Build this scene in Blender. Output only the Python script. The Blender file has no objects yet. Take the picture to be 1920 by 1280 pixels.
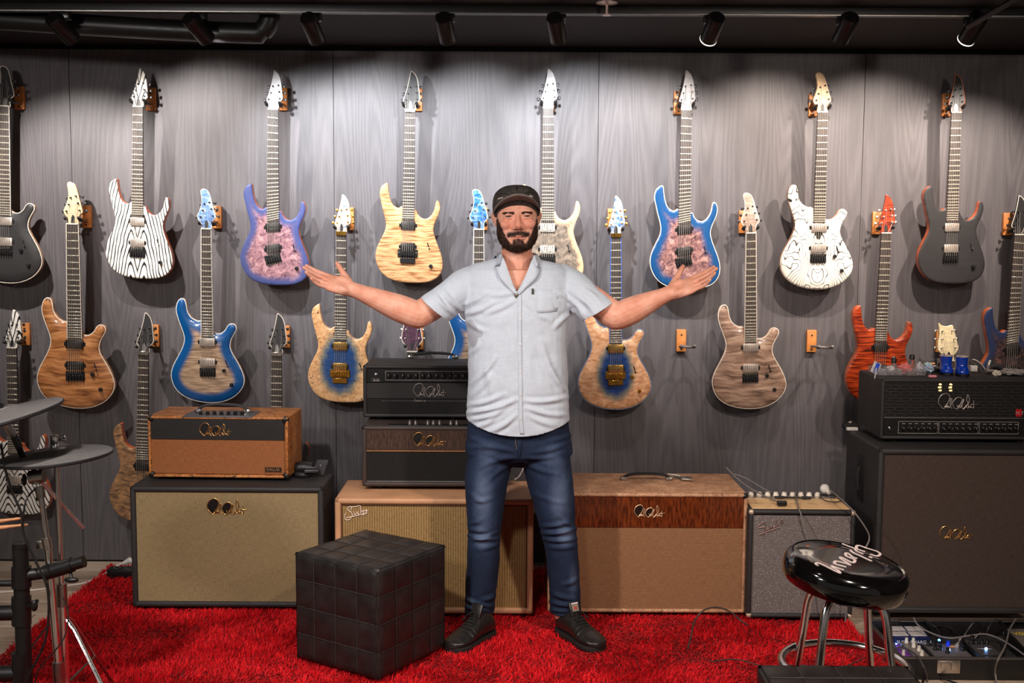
import bpy, bmesh, math, random
import numpy as np
from mathutils import Vector, Matrix, noise as mnoise
from mathutils.geometry import delaunay_2d_cdt
random.seed(7); np.random.seed(7)
SC = bpy.context.scene
COL = SC.collection
PI = math.pi
R = math.radians

# ------------------------------------------------------------------ camera
FPX, TILT, ROLL = 2100.0, R(5.3), R(0.35)
CAM = Vector((0.0, -5.4, 1.6))
CROT = Matrix.Rotation(PI / 2 - TILT, 3, 'X') @ Matrix.Rotation(ROLL, 3, 'Z')
_cd = bpy.data.cameras.new('camera')
_cd.sensor_width = 36.0
_cd.lens = FPX / 1920 * 36
_cd.clip_start = 0.05
cam = bpy.data.objects.new('camera', _cd)
COL.objects.link(cam)
cam.matrix_world = Matrix.Translation(CAM) @ CROT.to_4x4()
SC.camera = cam

def ray(px, py):
    return CROT @ Vector((px - 960, 640 - py, -FPX))
def W(px, py, y):                      # point of the place seen at a pixel, at depth y
    d = ray(px, py); return CAM + d * ((y - CAM.y) / d.y)
def F(px, py, z=0.0):                  # point on a horizontal plane
    d = ray(px, py); return CAM + d * ((z - CAM.z) / d.z)
def px_of(p):
    q = CROT.transposed() @ (Vector(p) - CAM)
    return (960 - FPX * q.x / q.z, 640 + FPX * q.y / q.z)

# ------------------------------------------------------------------ world, lamps, exposure
SC.view_settings.view_transform = 'Standard'
SC.view_settings.look = 'None'
SC.view_settings.exposure = 0.0
SC.view_settings.gamma = 1.0
SC.view_settings.use_curve_mapping = False
wd = bpy.data.worlds.new('shop_ambient'); SC.world = wd
wd.use_nodes = True
wd.node_tree.nodes['Background'].inputs[0].default_value = (1.0, 0.93, 0.88, 1)
wd.node_tree.nodes['Background'].inputs[1].default_value = 0.13

def lamp(kind, name, loc, target, power, color=(1, 1, 1), size=0.05, angle=60, blend=0.6):
    l = bpy.data.lights.new(name, kind)
    l.energy = power; l.color = color
    if kind == 'SPOT':
        l.spot_size = R(angle); l.spot_blend = blend; l.shadow_soft_size = size
    else:
        l.shape = 'DISK'; l.size = size
    o = bpy.data.objects.new(name, l); COL.objects.link(o)
    o.location = loc
    d = Vector(target) - Vector(loc)
    o.rotation_euler = d.to_track_quat('-Z', 'Y').to_euler()
    return o

# unseen fill lamps added above the frame, lighting the display from the front
WARM = (1.0, 0.86, 0.76); COOL = (0.92, 0.95, 1.0); NEUT = (1.0, 0.94, 0.9)
lamp('SPOT', 'front_fill_lamp', (-1.35, -3.1, 2.45), (-0.5, -1.3, 0.35), 165, NEUT, 0.06, 84, 0.9)
lamp('SPOT', 'front_fill_lamp', (1.25, -3.2, 2.45), (0.8, -1.3, 0.35), 150, WARM, 0.06, 88, 0.9)
lamp('SPOT', 'front_fill_lamp', (-0.2, -2.6, 2.45), (-0.1, -1.2, 0.5), 52, NEUT, 0.06, 80, 0.9)
lamp('AREA', 'front_fill_lamp', (-2.3, -4.3, 2.46), (-1.7, -1.7, 0.4), 46, NEUT, 0.3)  # added to brighten the drum kit and reflect in its chrome
lamp('AREA', 'front_fill_lamp', (2.2, -4.4, 2.46), (1.8, -1.7, 0.4), 28, WARM, 0.3)
# track spots: (x pixel, aim dx, aim z, power, colour)
TRACK_Y = -0.93
SPOTS = [(115, 0.35, 1.76, 72, NEUT), (370, 0.42, 1.75, 62, COOL), (585, 0.15, 1.8, 66, COOL),
         (835, 0.10, 1.8, 66, COOL), (1043, 0.18, 1.8, 78, COOL), (1337, -0.15, 1.76, 60, NEUT),
         (1587, -0.1, 1.75, 62, WARM), (1825, -0.1, 1.74, 68, WARM)]
SPOT_POS = []
for i, (px, dx, az, pw, colr) in enumerate(SPOTS):
    p = W(px, 52, TRACK_Y)
    d = (Vector((p.x + dx, 0, az + 0.05)) - p).normalized()
    SPOT_POS.append((p, d))
    lamp('SPOT', 'track_spot_light', p + d * 0.075, p + d, pw * 1.25, colr, 0.014, 72, 0.7)

for px, dx, pw, colr in ((-120, 0.25, 92, NEUT), (2060, -0.2, 74, WARM)):      # the track runs on past the frame
    p = W(px, 52, TRACK_Y); d = (Vector((p.x + dx, 0, 1.6)) - p).normalized()
    lamp('SPOT', 'track_spot_light', p + d * 0.075, p + d, pw * 1.1, colr, 0.014, 74, 0.7)

# ------------------------------------------------------------------ mesh builder
def rotm(rx=0, ry=0, rz=0):
    return (Matrix.Rotation(rz, 4, 'Z') @ Matrix.Rotation(ry, 4, 'Y') @ Matrix.Rotation(rx, 4, 'X'))
def TR(x, y=None, z=None):
    return Matrix.Translation((x, y, z) if y is not None else x)

def cat(pts, n=6, closed=True):
    """Catmull-Rom through 2D/3D points"""
    P = [np.array(p, float) for p in pts]; N = len(P); out = []
    rng = range(N) if closed else range(N - 1)
    for i in rng:
        if closed: p0, p1, p2, p3 = P[i - 1], P[i], P[(i + 1) % N], P[(i + 2) % N]
        else: p0, p1, p2, p3 = P[max(i - 1, 0)], P[i], P[i + 1], P[min(i + 2, N - 1)]
        for k in range(n):
            t = k / n
            out.append(0.5 * ((2 * p1) + (-p0 + p2) * t + (2 * p0 - 5 * p1 + 4 * p2 - p3) * t * t + (-p0 + 3 * p1 - 3 * p2 + p3) * t ** 3))
    if not closed: out.append(P[-1])
    return out

class MB:
    def __init__(s): s.v = []; s.f = []; s.m = []
    def add(s, vs, fs, mi=0, M=None):
        o = len(s.v)
        if M is not None: vs = [M @ Vector(v) for v in vs]
        s.v += [tuple(v) for v in vs]; s.f += [tuple(i + o for i in f) for f in fs]; s.m += [mi] * len(fs)
        return s
    def box(s, c, size, bev=0.0, M=None, seg=2, mi=0):
        bm = bmesh.new(); bmesh.ops.create_cube(bm, size=1)
        bmesh.ops.scale(bm, vec=size, verts=bm.verts)
        if bev > 0: bmesh.ops.bevel(bm, geom=bm.edges[:], offset=bev, segments=seg, profile=0.5, affect='EDGES')
        bmesh.ops.translate(bm, vec=c, verts=bm.verts)
        bm.verts.index_update()
        s.add([v.co.copy() for v in bm.verts], [[v.index for v in f.verts] for f in bm.faces], mi, M); bm.free()
        return s
    def cyl(s, p0, p1, r0, r1=None, n=16, caps=True, mi=0, M=None):
        return s.tube([p0, p1], [r0, r0 if r1 is None else r1], n, caps, mi=mi, M=M)
    def tube(s, pts, r, n=8, caps=True, closed=False, mi=0, M=None, flat=1.0, up=None):
        P = [Vector(p) for p in pts]; N = len(P)
        rr = r if isinstance(r, (list, tuple, np.ndarray)) else [r] * N
        vs, fs = [], []; nrm = None
        for i, p in enumerate(P):
            a = P[(i - 1) % N] if closed else P[max(i - 1, 0)]; b = P[(i + 1) % N] if closed else P[min(i + 1, N - 1)]
            t = (b - a)
            if t.length < 1e-9: t = Vector((0, 0, 1))
            t.normalize()
            if nrm is None:
                u = Vector(up) if up is not None else (Vector((0, 0, 1)) if abs(t.z) < 0.9 else Vector((0, 1, 0)))
                nrm = (u - t * u.dot(t)).normalized()
            else:
                nrm = (nrm - t * nrm.dot(t))
                if nrm.length < 1e-6: nrm = t.orthogonal()
                nrm.normalize()
            bi = t.cross(nrm)
            for k in range(n):
                a_ = 2 * PI * k / n
                vs.append(p + (nrm * math.cos(a_) * flat + bi * math.sin(a_)) * rr[i])
        for i in range(N if closed else N - 1):
            j = (i + 1) % N
            for k in range(n):
                k2 = (k + 1) % n
                fs.append((i * n + k, i * n + k2, j * n + k2, j * n + k))
        if caps and not closed:
            fs.append(tuple(range(n))[::-1]); fs.append(tuple((N - 1) * n + k for k in range(n)))
        return s.add(vs, fs, mi, M)
    def lathe(s, prof, n=24, M=None, mi=0, caps=True):
        vs, fs = [], []
        for r, z in prof:
            for k in range(n):
                a = 2 * PI * k / n; vs.append((r * math.cos(a), r * math.sin(a), z))
        for i in range(len(prof) - 1):
            for k in range(n):
                k2 = (k + 1) % n; fs.append((i * n + k, i * n + k2, (i + 1) * n + k2, (i + 1) * n + k))
        if caps:
            fs.append(tuple(range(n))[::-1]); fs.append(tuple((len(prof) - 1) * n + k for k in range(n)))
        return s.add(vs, fs, mi, M)
    def loft(s, rings, caps=True, mi=0, M=None, closed=True):
        n = len(rings[0]); vs = [v for r in rings for v in r]; fs = []
        for i in range(len(rings) - 1):
            for k in range(n if closed else n - 1):
                k2 = (k + 1) % n; fs.append((i * n + k, i * n + k2, (i + 1) * n + k2, (i + 1) * n + k))
        if caps and closed:
            fs.append(tuple(range(n))[::-1]); fs.append(tuple((len(rings) - 1) * n + k for k in range(n)))
        return s.add(vs, fs, mi, M)
    def prism(s, poly, y0, y1, mi=0, M=None):
        """polygon in xz extruded along y"""
        n = len(poly)
        vs = [(p[0], y0, p[1]) for p in poly] + [(p[0], y1, p[1]) for p in poly]
        fs = [tuple(range(n)), tuple(range(2 * n - 1, n - 1, -1))]
        for k in range(n):
            k2 = (k + 1) % n; fs.append((k2, k, n + k, n + k2))
        return s.add(vs, fs, mi, M)
    def sphere(s, c, r, sc=(1, 1, 1), n=14, mi=0, M=None):
        prof = [(max(1e-5, math.sin(PI * i / (n // 2 + 2))) * r, -math.cos(PI * i / (n // 2 + 2)) * r) for i in range(n // 2 + 3)]
        T = TR(Vector(c)) @ Matrix.Diagonal((*sc, 1))
        return s.lathe(prof, n, (M @ T) if M is not None else T, mi)
    def mesh(s, name, mats, angle=40):
        me = bpy.data.meshes.new(name); me.from_pydata(s.v, [], s.f); me.validate()
        for m in (mats if isinstance(mats, (list, tuple)) else [mats]): me.materials.append(m)
        if any(s.m) and len(me.polygons) == len(s.m): me.polygons.foreach_set('material_index', s.m)
        bm = bmesh.new(); bm.from_mesh(me); bmesh.ops.recalc_face_normals(bm, faces=bm.faces); bm.to_mesh(me); bm.free()
        me.polygons.foreach_set('use_smooth', [True] * len(me.polygons))
        me.set_sharp_from_angle(angle=R(angle)); me.update()
        return me
    def build(s, name, mats, parent=None, M=None, angle=40):
        if parent is None and M is None:
            a = np.array(s.v); lo, hi = a.min(0), a.max(0)
            o = Vector(((lo[0] + hi[0]) / 2, (lo[1] + hi[1]) / 2, lo[2]))
            s.v = [tuple(Vector(v) - o) for v in s.v]; M = TR(o)
        return obj(name, s.mesh(name, mats, angle), parent, M)

MADE = []
def obj(name, me, parent=None, M=None):
    o = bpy.data.objects.new(name, me); COL.objects.link(o); MADE.append(o)
    if parent is not None: o.parent = parent
    if M is not None: o.matrix_local = M
    return o
def thing(name, label, category, M=None, group=None):
    o = bpy.data.objects.new(name, None); COL.objects.link(o); o.empty_display_size = 0.05
    if M is not None: o.matrix_world = M if isinstance(M, Matrix) else TR(Vector(M))
    return tag(o, label, category, group)
def tag(o, label, category, group=None):
    o['label'] = label; o['category'] = category
    if group: o['group'] = group
    return o
def struct(o): o['kind'] = 'structure'; return o
def stuff(o): o['kind'] = 'stuff'; return o

# ------------------------------------------------------------------ materials
def C(r, g, b):
    f = lambda u: (u / 255 / 12.92) if u <= 10.3 else ((u / 255 + 0.055) / 1.055) ** 2.4
    return (f(r), f(g), f(b), 1)
class NT:
    def __init__(s, name):
        s.mat = bpy.data.materials.new(name); s.mat.use_nodes = True
        s.t = s.mat.node_tree; s.b = s.t.nodes['Principled BSDF']
    def n(s, typ, **kw):
        nd = s.t.nodes.new(typ)
        for k, v in kw.items():
            if k.startswith('i_'):
                key = k[2:]; key = int(key) if key.isdigit() else key.replace('_', ' ')
                s.set(nd.inputs[key], v)
            else: setattr(nd, k, v)
        return nd
    def set(s, inp, v):
        if isinstance(v, bpy.types.NodeSocket): s.t.links.new(v, inp)
        else: inp.default_value = v
    def math(s, op, a, b=0.0, clamp=False):
        nd = s.n('ShaderNodeMath', operation=op, use_clamp=clamp); s.set(nd.inputs[0], a); s.set(nd.inputs[1], b); return nd.outputs[0]
    def mix(s, f, a, b, blend='MIX'):
        nd = s.n('ShaderNodeMix', data_type='RGBA', blend_type=blend)
        s.set(nd.inputs[0], f); s.set(nd.inputs[6], a); s.set(nd.inputs[7], b); return nd.outputs[2]
    def obj(s): return s.n('ShaderNodeTexCoord').outputs['Object']
    def vmul(s, v, sc):
        nd = s.n('ShaderNodeVectorMath', operation='MULTIPLY'); s.set(nd.inputs[0], v); nd.inputs[1].default_value = sc; return nd.outputs[0]
    def sep(s, v):
        nd = s.n('ShaderNodeSeparateXYZ'); s.set(nd.inputs[0], v); return nd.outputs
    def comb(s, x, y, z):
        nd = s.n('ShaderNodeCombineXYZ'); s.set(nd.inputs[0], x); s.set(nd.inputs[1], y); s.set(nd.inputs[2], z); return nd.outputs[0]
    def noise(s, v, scale, detail=3, rough=0.5, dist=0.0):
        nd = s.n('ShaderNodeTexNoise'); s.set(nd.inputs['Vector'], v); nd.inputs['Scale'].default_value = scale
        nd.inputs['Detail'].default_value = detail; nd.inputs['Roughness'].default_value = rough; nd.inputs['Distortion'].default_value = dist
        return nd.outputs['Fac']
    def ramp(s, f, stops, interp='LINEAR'):
        nd = s.n('ShaderNodeValToRGB'); s.set(nd.inputs[0], f); r = nd.color_ramp; r.interpolation = interp
        while len(r.elements) < len(stops): r.elements.new(0.5)
        for e, (p, c) in zip(r.elements, stops):
            e.position = p; e.color = c if not isinstance(c, (int, float)) else (c, c, c, 1)
        return nd.outputs['Color']
    def smooth(s, f, a, b):
        nd = s.n('ShaderNodeMapRange', interpolation_type='SMOOTHSTEP'); s.set(nd.inputs[0], f)
        nd.inputs[1].default_value = a; nd.inputs[2].default_value = b; return nd.outputs[0]
    def bump(s, h, strength=0.3, dist=0.002):
        nd = s.n('ShaderNodeBump'); nd.inputs['Strength'].default_value = strength; nd.inputs['Distance'].default_value = dist
        s.set(nd.inputs['Height'], h); s.t.links.new(nd.outputs[0], s.b.inputs['Normal'])
    def out(s, col=None, rough=None, metal=0.0, coat=0.0, spec=0.5):
        if col is not None: s.set(s.b.inputs['Base Color'], col)
        if rough is not None: s.set(s.b.inputs['Roughness'], rough)
        s.b.inputs['Metallic'].default_value = metal
        s.b.inputs['Coat Weight'].default_value = coat; s.b.inputs['Coat Roughness'].default_value = 0.08
        s.b.inputs['Specular IOR Level'].default_value = spec
        return s.mat
_mc = {}
def mat(name, col, rough=0.5, metal=0.0, coat=0.0, var=0.12, nscale=40, bump=0.0, bscale=200, spec=0.5):
    """simple procedural material: base colour with slight mottling, optional fine relief"""
    if name in _mc: return _mc[name]
    t = NT(name); v = t.obj()
    n = t.noise(v, nscale, 3)
    dark = tuple(c * (1 - var) for c in col[:3]) + (1,); lite = tuple(min(1, c * (1 + var)) for c in col[:3]) + (1,)
    cc = t.ramp(n, [(0.3, dark), (0.7, lite)])
    if bump: t.bump(t.noise(v, bscale, 2), bump, 0.001)
    rr = t.math('ADD', t.math('MULTIPLY', n, 0.12), rough - 0.06)
    _mc[name] = t.out(cc, rr, metal, coat, spec); return _mc[name]
def emis(name, col, strength):
    t = NT(name); t.out(col, 0.4); t.b.inputs['Emission Color'].default_value = col; t.b.inputs['Emission Strength'].default_value = strength; return t.mat

BLACK = mat('black_plastic', C(22, 20, 20), 0.4)
RUBBER = mat('black_rubber', C(26, 25, 25), 0.75)
CHROME = mat('chrome', C(235, 232, 230), 0.2, 1.0, var=0.03)
STEEL = mat('brushed_steel', C(170, 165, 160), 0.32, 1.0)
GOLD = mat('gold_plate', C(235, 180, 80), 0.22, 1.0)
NICKEL = mat('nickel', C(205, 195, 185), 0.3, 1.0)
WHITE = mat('white_plastic', C(225, 220, 212), 0.45)
CREAM = mat('cream_binding', C(235, 222, 205), 0.35)
# ------------------------------------------------------------------ room
ZC = 2.5
def wood_wall():
    t = NT('dark_grey_wood_panel'); v = t.obj()
    x, y, z = t.sep(v)
    oi = t.n('ShaderNodeObjectInfo').outputs['Random']
    off = t.math('MULTIPLY', oi, 37.0)
    v2 = t.comb(t.math('ADD', x, off), off, t.math('MULTIPLY', z, 0.085))
    n1 = t.noise(v2, 3.2, 2, 0.45)
    ph = t.math('MULTIPLY', n1, 230.0)
    ring = t.math('MULTIPLY_ADD', t.math('SINE', ph), 0.5)
    ring = t.math('ADD', ring, 0.5)
    v3 = t.comb(t.math('ADD', x, off), off, t.math('MULTIPLY', z, 0.02))
    fine = t.noise(v3, 330, 3, 0.75)
    broad = t.noise(t.comb(t.math('ADD', x, off), 0.0, t.math('MULTIPLY', z, 0.3)), 3.0, 3)
    s = t.math('ADD', t.math('MULTIPLY', ring, 0.15), t.math('MULTIPLY', fine, 0.75))
    s = t.math('ADD', s, t.math('MULTIPLY', broad, 0.35))
    col = t.ramp(s, [(0.3, C(70, 66, 68)), (0.65, C(88, 84, 86)), (1.0, C(108, 103, 104))])
    t.bump(s, 0.25, 0.001)
    return t.out(col, 0.5, spec=0.35)
WALLM = wood_wall()
wall = MB().box((0, 0.06, 1.25), (7.2, 0.06, 2.5)).build('wall_back', mat('wall_backing', C(20, 19, 19), 0.9), M=Matrix.Identity(4)); struct(wall)
seams = [-3.59] + [W(q, 300, 0).x for q in (-358, 134, 626, 1121, 1617, 2112)] + [3.59]
for a, b in zip(seams[:-1], seams[1:]):
    m = MB().box((0, 0.015, 0), (b - a - 0.0015, 0.03, 2.47), 0.0012, seg=1)
    o = m.build('panel', WALLM, wall, TR((a + b) / 2, 0, 1.24))
blackpaint = mat('black_ceiling_paint', C(36, 33, 33), 0.85, bump=0.3, bscale=30)
ceil = struct(MB().box((0, -3.4, ZC + 0.03), (7.2, 7.0, 0.06)).build('ceiling', blackpaint))
sidep = mat('side_wall_paint', C(60, 57, 56), 0.8)
struct(MB().box((-3.63, -2.2, 1.25), (0.06, 4.6, 2.5)).build('wall_left', sidep))
struct(MB().box((3.63, -2.2, 1.25), (0.06, 4.6, 2.5)).build('wall_right', sidep))
# floor of planks
def plank_mat():
    t = NT('grey_oak_plank'); v = t.obj(); x, y, z = t.sep(v)
    oi = t.n('ShaderNodeObjectInfo').outputs['Random']; off = t.math('MULTIPLY', oi, 53.0)
    n = t.noise(t.comb(t.math('MULTIPLY', x, 0.12), t.math('ADD', y, off), 0.0), 60, 4, 0.65)
    n2 = t.noise(t.comb(t.math('MULTIPLY', x, 0.5), t.math('ADD', y, off), off), 7, 3)
    s = t.math('ADD', t.math('MULTIPLY', n, 0.6), t.math('MULTIPLY', n2, 0.5))
    s = t.math('ADD', s, t.math('MULTIPLY', oi, 0.14))
    col = t.ramp(s, [(0.35, C(142, 119, 100)), (0.6, C(190, 166, 144)), (0.85, C(214, 194, 172))])
    t.bump(n, 0.15, 0.001); return t.out(col, 0.45)
PLK = plank_mat()
floor = struct(MB().box((0, -3.4, -0.04), (7.2, 7.0, 0.04)).build('floor', mat('subfloor', C(50, 42, 36), 0.9), M=Matrix.Identity(4)))
pw, pl = 0.155, 1.22
pm = MB().box((0, 0, 0.01), (pl - 0.003, pw - 0.003, 0.02), 0.002, seg=1).mesh('plank', PLK)
fi = Matrix.Identity(4)
r = 0; y = -0.005 - pw / 2
while y > -2.6:
    x = -3.55 + (r * 0.43) % pl - pl
    while x < 3.55 + pl / 2:
        if x < -0.85 or x > 0.55:
            o = obj('plank', pm, floor); o.matrix_local = fi @ TR(x, y, -0.02)
        x += pl
    y -= pw; r += 1
# rest of the floor (under the rug and behind the camera) in the same boards, too far out of view to split
mm = MB()
for k in range(34):
    yy = -0.005 - pw / 2 - k * pw
    if k < r: mm.box((-0.15, yy, -0.0125), (1.5, pw - 0.004, 0.02))
    else: mm.box((0, yy, -0.012), (7.1, pw - 0.004, 0.02))
o = stuff(mm.build('far_planks', PLK, floor)); o.matrix_local = fi

# ------------------------------------------------------------------ ceiling fittings
trk = thing('lighting_track', 'long black lighting track fixed under the black ceiling, carrying the spotlights', 'track', TR(0, TRACK_Y, ZC))
MB().box((0, 0, -0.018), (4.9, 0.036, 0.034), 0.003).build('rail', mat('track_black', C(22, 20, 20), 0.4), trk)
MB().box((0, -0.019, -0.033), (4.9, 0.004, 0.004)).build('lip', STEEL, trk)
SPB = mat('spotlight_black', C(24, 22, 22), 0.3)
lit_rim = emis('lit_lamp_rim', (1, 0.95, 0.88, 1), 1.6)
refl = mat('lamp_reflector', C(235, 225, 210), 0.25, 0.6)
lens_e = emis('lamp_lens', (1, 0.95, 0.88, 1), 6.0)
pos_words = ['leftmost spotlight on the ceiling track, tilted down to the right', 'second spotlight from the left on the ceiling track, above the striped white guitar side',
             'black spotlight just right of the dark ceiling pipe elbow', 'black spotlight above the natural flame maple guitar',
             'black spotlight left of the sprinkler, tilted to the right', 'black spotlight with bright lit rim right of the sprinkler',
             'dim black spotlight above the white swirl guitar', 'black spotlight with bright lit rim at the right end of the track']
for i, ((p, d), w) in enumerate(zip(SPOT_POS, pos_words)):
    t = thing('track_spotlight', w, 'spotlight', TR(p.x, TRACK_Y, ZC - 0.036), 'spotlights on the ceiling track')
    MB().box((0, 0, -0.014), (0.075, 0.036, 0.028), 0.004).build('adapter', SPB, t)
    loc = p - Vector((p.x, TRACK_Y, ZC - 0.036))
    MB().cyl((0, 0, -0.028), loc + Vector((0, 0, 0.01)), 0.008, n=10).build('stem', SPB, t)
    q = (-d).to_track_quat('Z', 'Y').to_matrix().to_4x4()
    Mx = TR(loc) @ q
    MB().lathe([(0.012, 0.06), (0.03, 0.058), (0.033, 0.05), (0.033, -0.048), (0.034, -0.062), (0.030, -0.062), (0.027, -0.045), (0.012, -0.03)], 24, Mx).build('lamp_head', SPB, t)
    MB().lathe([(0.0295, -0.0615), (0.0345, -0.064), (0.0345, -0.067), (0.0295, -0.0645)], 24, Mx, caps=False).build('rim', lit_rim if i in (5, 7) else SPB, t)
    MB().lathe([(0.001, -0.0445), (0.026, -0.046)], 20, Mx, caps=False).build('lens', lens_e, t)
# sprinkler
sp = W(1138, 12, -1.0); zc = ZC
t = thing('fire_sprinkler', 'small pale ceiling sprinkler with round plate between two spotlights', 'sprinkler', TR(sp.x, sp.y, ZC))
brass = mat('pale_sprinkler_metal', C(215, 190, 180), 0.3, 0.4)
MB().lathe([(0.042, 0), (0.042, -0.004), (0.02, -0.008), (0.012, -0.009)], 24).build('escutcheon', brass, t)
MB().cyl((0, 0, -0.008), (0, 0, -0.045), 0.006, n=10).build('stem', brass, t)
MB().lathe([(0.004, -0.044), (0.018, -0.046), (0.018, -0.049), (0.003, -0.05)], 18).build('deflector', brass, t)
# black pipe with elbow at the left, and cable conduit at the right
pb = mat('black_pipe', C(26, 24, 24), 0.4)
e = W(505, 62, -0.8)
tag(MB().tube(cat([(e.x, -0.8, 2.52), (e.x, -0.8, e.z + 0.05), (e.x - 0.03, -0.8, e.z + 0.008), (e.x - 0.09, -0.8, e.z), (e.x - 0.6, -0.8, e.z + 0.02), (-3.0, -0.8, e.z + 0.1)], 5, False), 0.042, 16).build('ceiling_pipe', pb),
    'thick black pipe with a bent elbow under the ceiling at upper left', 'pipe')
a = W(1815, 50, -0.98); b = W(1930, 6, -1.3)
tag(MB().tube([(a.x, a.y, a.z), (b.x, b.y, 2.49)], 0.012, 10).build('ceiling_conduit', pb), 'thin black conduit slanting away above the rightmost spotlight', 'conduit')
# ------------------------------------------------------------------ guitars (units of the drawings: 395 per metre)
U = 1 / 395.0
OUT_A = [(-11.2,144),(-16.5,141.5),(-22.5,141),(-31,147.5),(-36,160),(-38.6,174),(-39.8,184),(-42,186.5),(-48.7,182.5),(-53.2,175.5),(-54.6,165),(-52,153),(-48,135.5),
 (-43.7,120.5),(-42,107),(-44.5,95.5),(-51,82),(-58,66),(-61,51),(-58.5,35),(-50.5,20),(-37.5,8.5),(-20,2.3),(0,0.2),(20,.3),(38,2.2),(54,9),(63.5,20.5),(66.5,35.5),(63.7,53),(56,73),(49.5,90.5),
 (47.5,103),(50.5,115.5),(56,128),(59.3,140.5),(58.2,151),(54.5,156),(51.5,154),(48.5,139),(42.5,128),(33,121.5),(22.5,124),(16,132),(13,137.5)]
OUT_B = [(-12,154),(-20.5,155),(-32,161.5),(-39,174),(-41.5,189),(-45.5,196),(-52,195.5),(-57,188),(-59,175),(-56,161),(-51,146.5),(-45.8,131.5),(-44,119),(-48,104),(-56,88),(-65.5,70),(-70,54),(-68,38),(-60.5,23.5),
 (-48,12.5),(-29,4.3),(-7,.3),(16,.6),(36,6),(53,16.5),(64.5,31.5),(67.5,47),(62,65),(53,82),(44.5,97),(41,109),(43,121.5),(48,131.5),(53,141.5),(51.5,148.5),(44.5,151.5),(38,147.5),(33,139),(25,132.7),(16,132),(12,134)]
HEAD_A = [(-9,-1),(-9,9),(-13,15),(-12.5,20),(-8.5,32.5),(-4.5,49),(-2,62.5),(-.8,71),(1.8,71),(8,65),(12.5,54),(15,37.5),(17,21),(13.5,15),(9.5,10),(9,-1)]
HEAD_B = [(-9,-1),(-9,9),(-15,17),(-17,24),(-13,34),(-9.5,47),(-10,59),(-12,69),(-9.5,73.5),(-3,73),(3,68),(7,57),(11,42),(15.5,27),(16,20.5),(11,15.5),(9,8),(9,-1)]
HEAD_P = [(-9,-1),(-9,8),(-19,20),(-18.5,35),(-15.5,52),(-16.5,70),(-12,66),(-6,64),(1,64),(9,65.5),(11,58),(13.5,48),(17.5,28),(18,20),(9,8),(9,-1)]
def smooth_outline(pts, n, sharp=()):
    return np.array(cat(pts, n))
def edge_dist(P, poly):
    A = poly; B = np.roll(poly, -1, 0); d = np.full(len(P), 1e9)
    for a, b in zip(A, B):
        ab = b - a; t = np.clip(((P - a) @ ab) / max(ab @ ab, 1e-12), 0, 1)
        d = np.minimum(d, np.hypot(*(P - (a + t[:, None] * ab)).T))
    return d
def inside(P, poly):
    x, y = P[:, 0], P[:, 1]; c = np.zeros(len(P), bool); j = len(poly) - 1
    for i in range(len(poly)):
        xi, yi = poly[i]; xj, yj = poly[j]
        c ^= ((yi > y) != (yj > y)) & (x < (xj - xi) * (y - yi) / (yj - yi + 1e-15) + xi); j = i
    return c
def body_mesh(pts, thick, carve, name):
    """front face (slot 0) triangulated with arm-bevel relief and an 'edge' attribute, sides and back (slot 1)"""
    poly = smooth_outline(pts, 3) * U
    lo, hi = poly.min(0), poly.max(0); st = 0.0105
    g = np.array([(x, z) for x in np.arange(lo[0], hi[0], st) for z in np.arange(lo[1], hi[1], st)])
    g = g[inside(g, poly)]; g = g[edge_dist(g, poly) > st * 0.6]
    # extra rows near the edge for a round shoulder
    nv = len(poly); tang = np.roll(poly, -1, 0) - np.roll(poly, 1, 0); nrm = np.stack([tang[:, 1], -tang[:, 0]], 1); nrm /= np.linalg.norm(nrm, axis=1)[:, None]
    if not inside((poly + nrm * 0.003), poly)[nv // 2]: nrm = -nrm
    near = [poly + nrm * w for w in (0.0025, 0.0055)]
    near = [p[inside(p, poly) & (edge_dist(p, poly) > w * 0.9)] for p, w in zip(near, (0.0025, 0.0055))]
    pts2 = np.vstack([poly] + near + [g])
    r = delaunay_2d_cdt([Vector(p) for p in pts2], [(i, (i + 1) % nv) for i in range(nv)], [], 1, 1e-6)
    V = np.array([tuple(v) for v in r[0]]); d = edge_dist(V, poly)
    T = [tuple(f) for f in r[2]]
    rel = 0.0035 * (1 - np.clip(d / 0.005, 0, 1)) ** 2
    if carve: rel = rel + 0.009 * (1 - np.clip(d / 0.045, 0, 1)) ** 1.6
    m = MB(); m.add([(v[0], e, v[1]) for v, e in zip(V, rel)], T, 0)
    yb = rel[0] if len(rel) else 0; yb = 0.0035 + (0.009 if carve else 0)
    rings = [[(p[0], y, p[1]) for p in q] for y, q in ((yb, poly), (yb + (thick - yb) * 0.5, poly), (thick - 0.004, poly), (thick, poly + nrm * 0.003))]
    k0 = len(m.v); m.loft(rings, caps=False, mi=1)
    m.add([(v[0], thick, v[1]) for v in (poly + nrm * 0.003)], [tuple(range(nv))], 1)
    me = m.mesh(name, [BLACK, BLACK], 50)
    at = me.attributes.new('edge', 'FLOAT', 'POINT')
    co = np.zeros(len(me.vertices) * 3); me.vertices.foreach_get('co', co); co = co.reshape(-1, 3)
    at.data.foreach_set('value', edge_dist(co[:, [0, 2]], poly).astype(np.float32))
    bd = MB(); off = nrm * -0.0006
    bd.tube([(p[0], yb + 0.0008, p[1]) for p in poly + off], 0.0026, 6, closed=True)
    return me, bd.mesh(name + '_binding', CREAM)
BODY = {'A': body_mesh(OUT_A, 0.044, False, 'superstrat_body'), 'B': body_mesh(OUT_B, 0.046, True, 'carved_body')}
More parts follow.
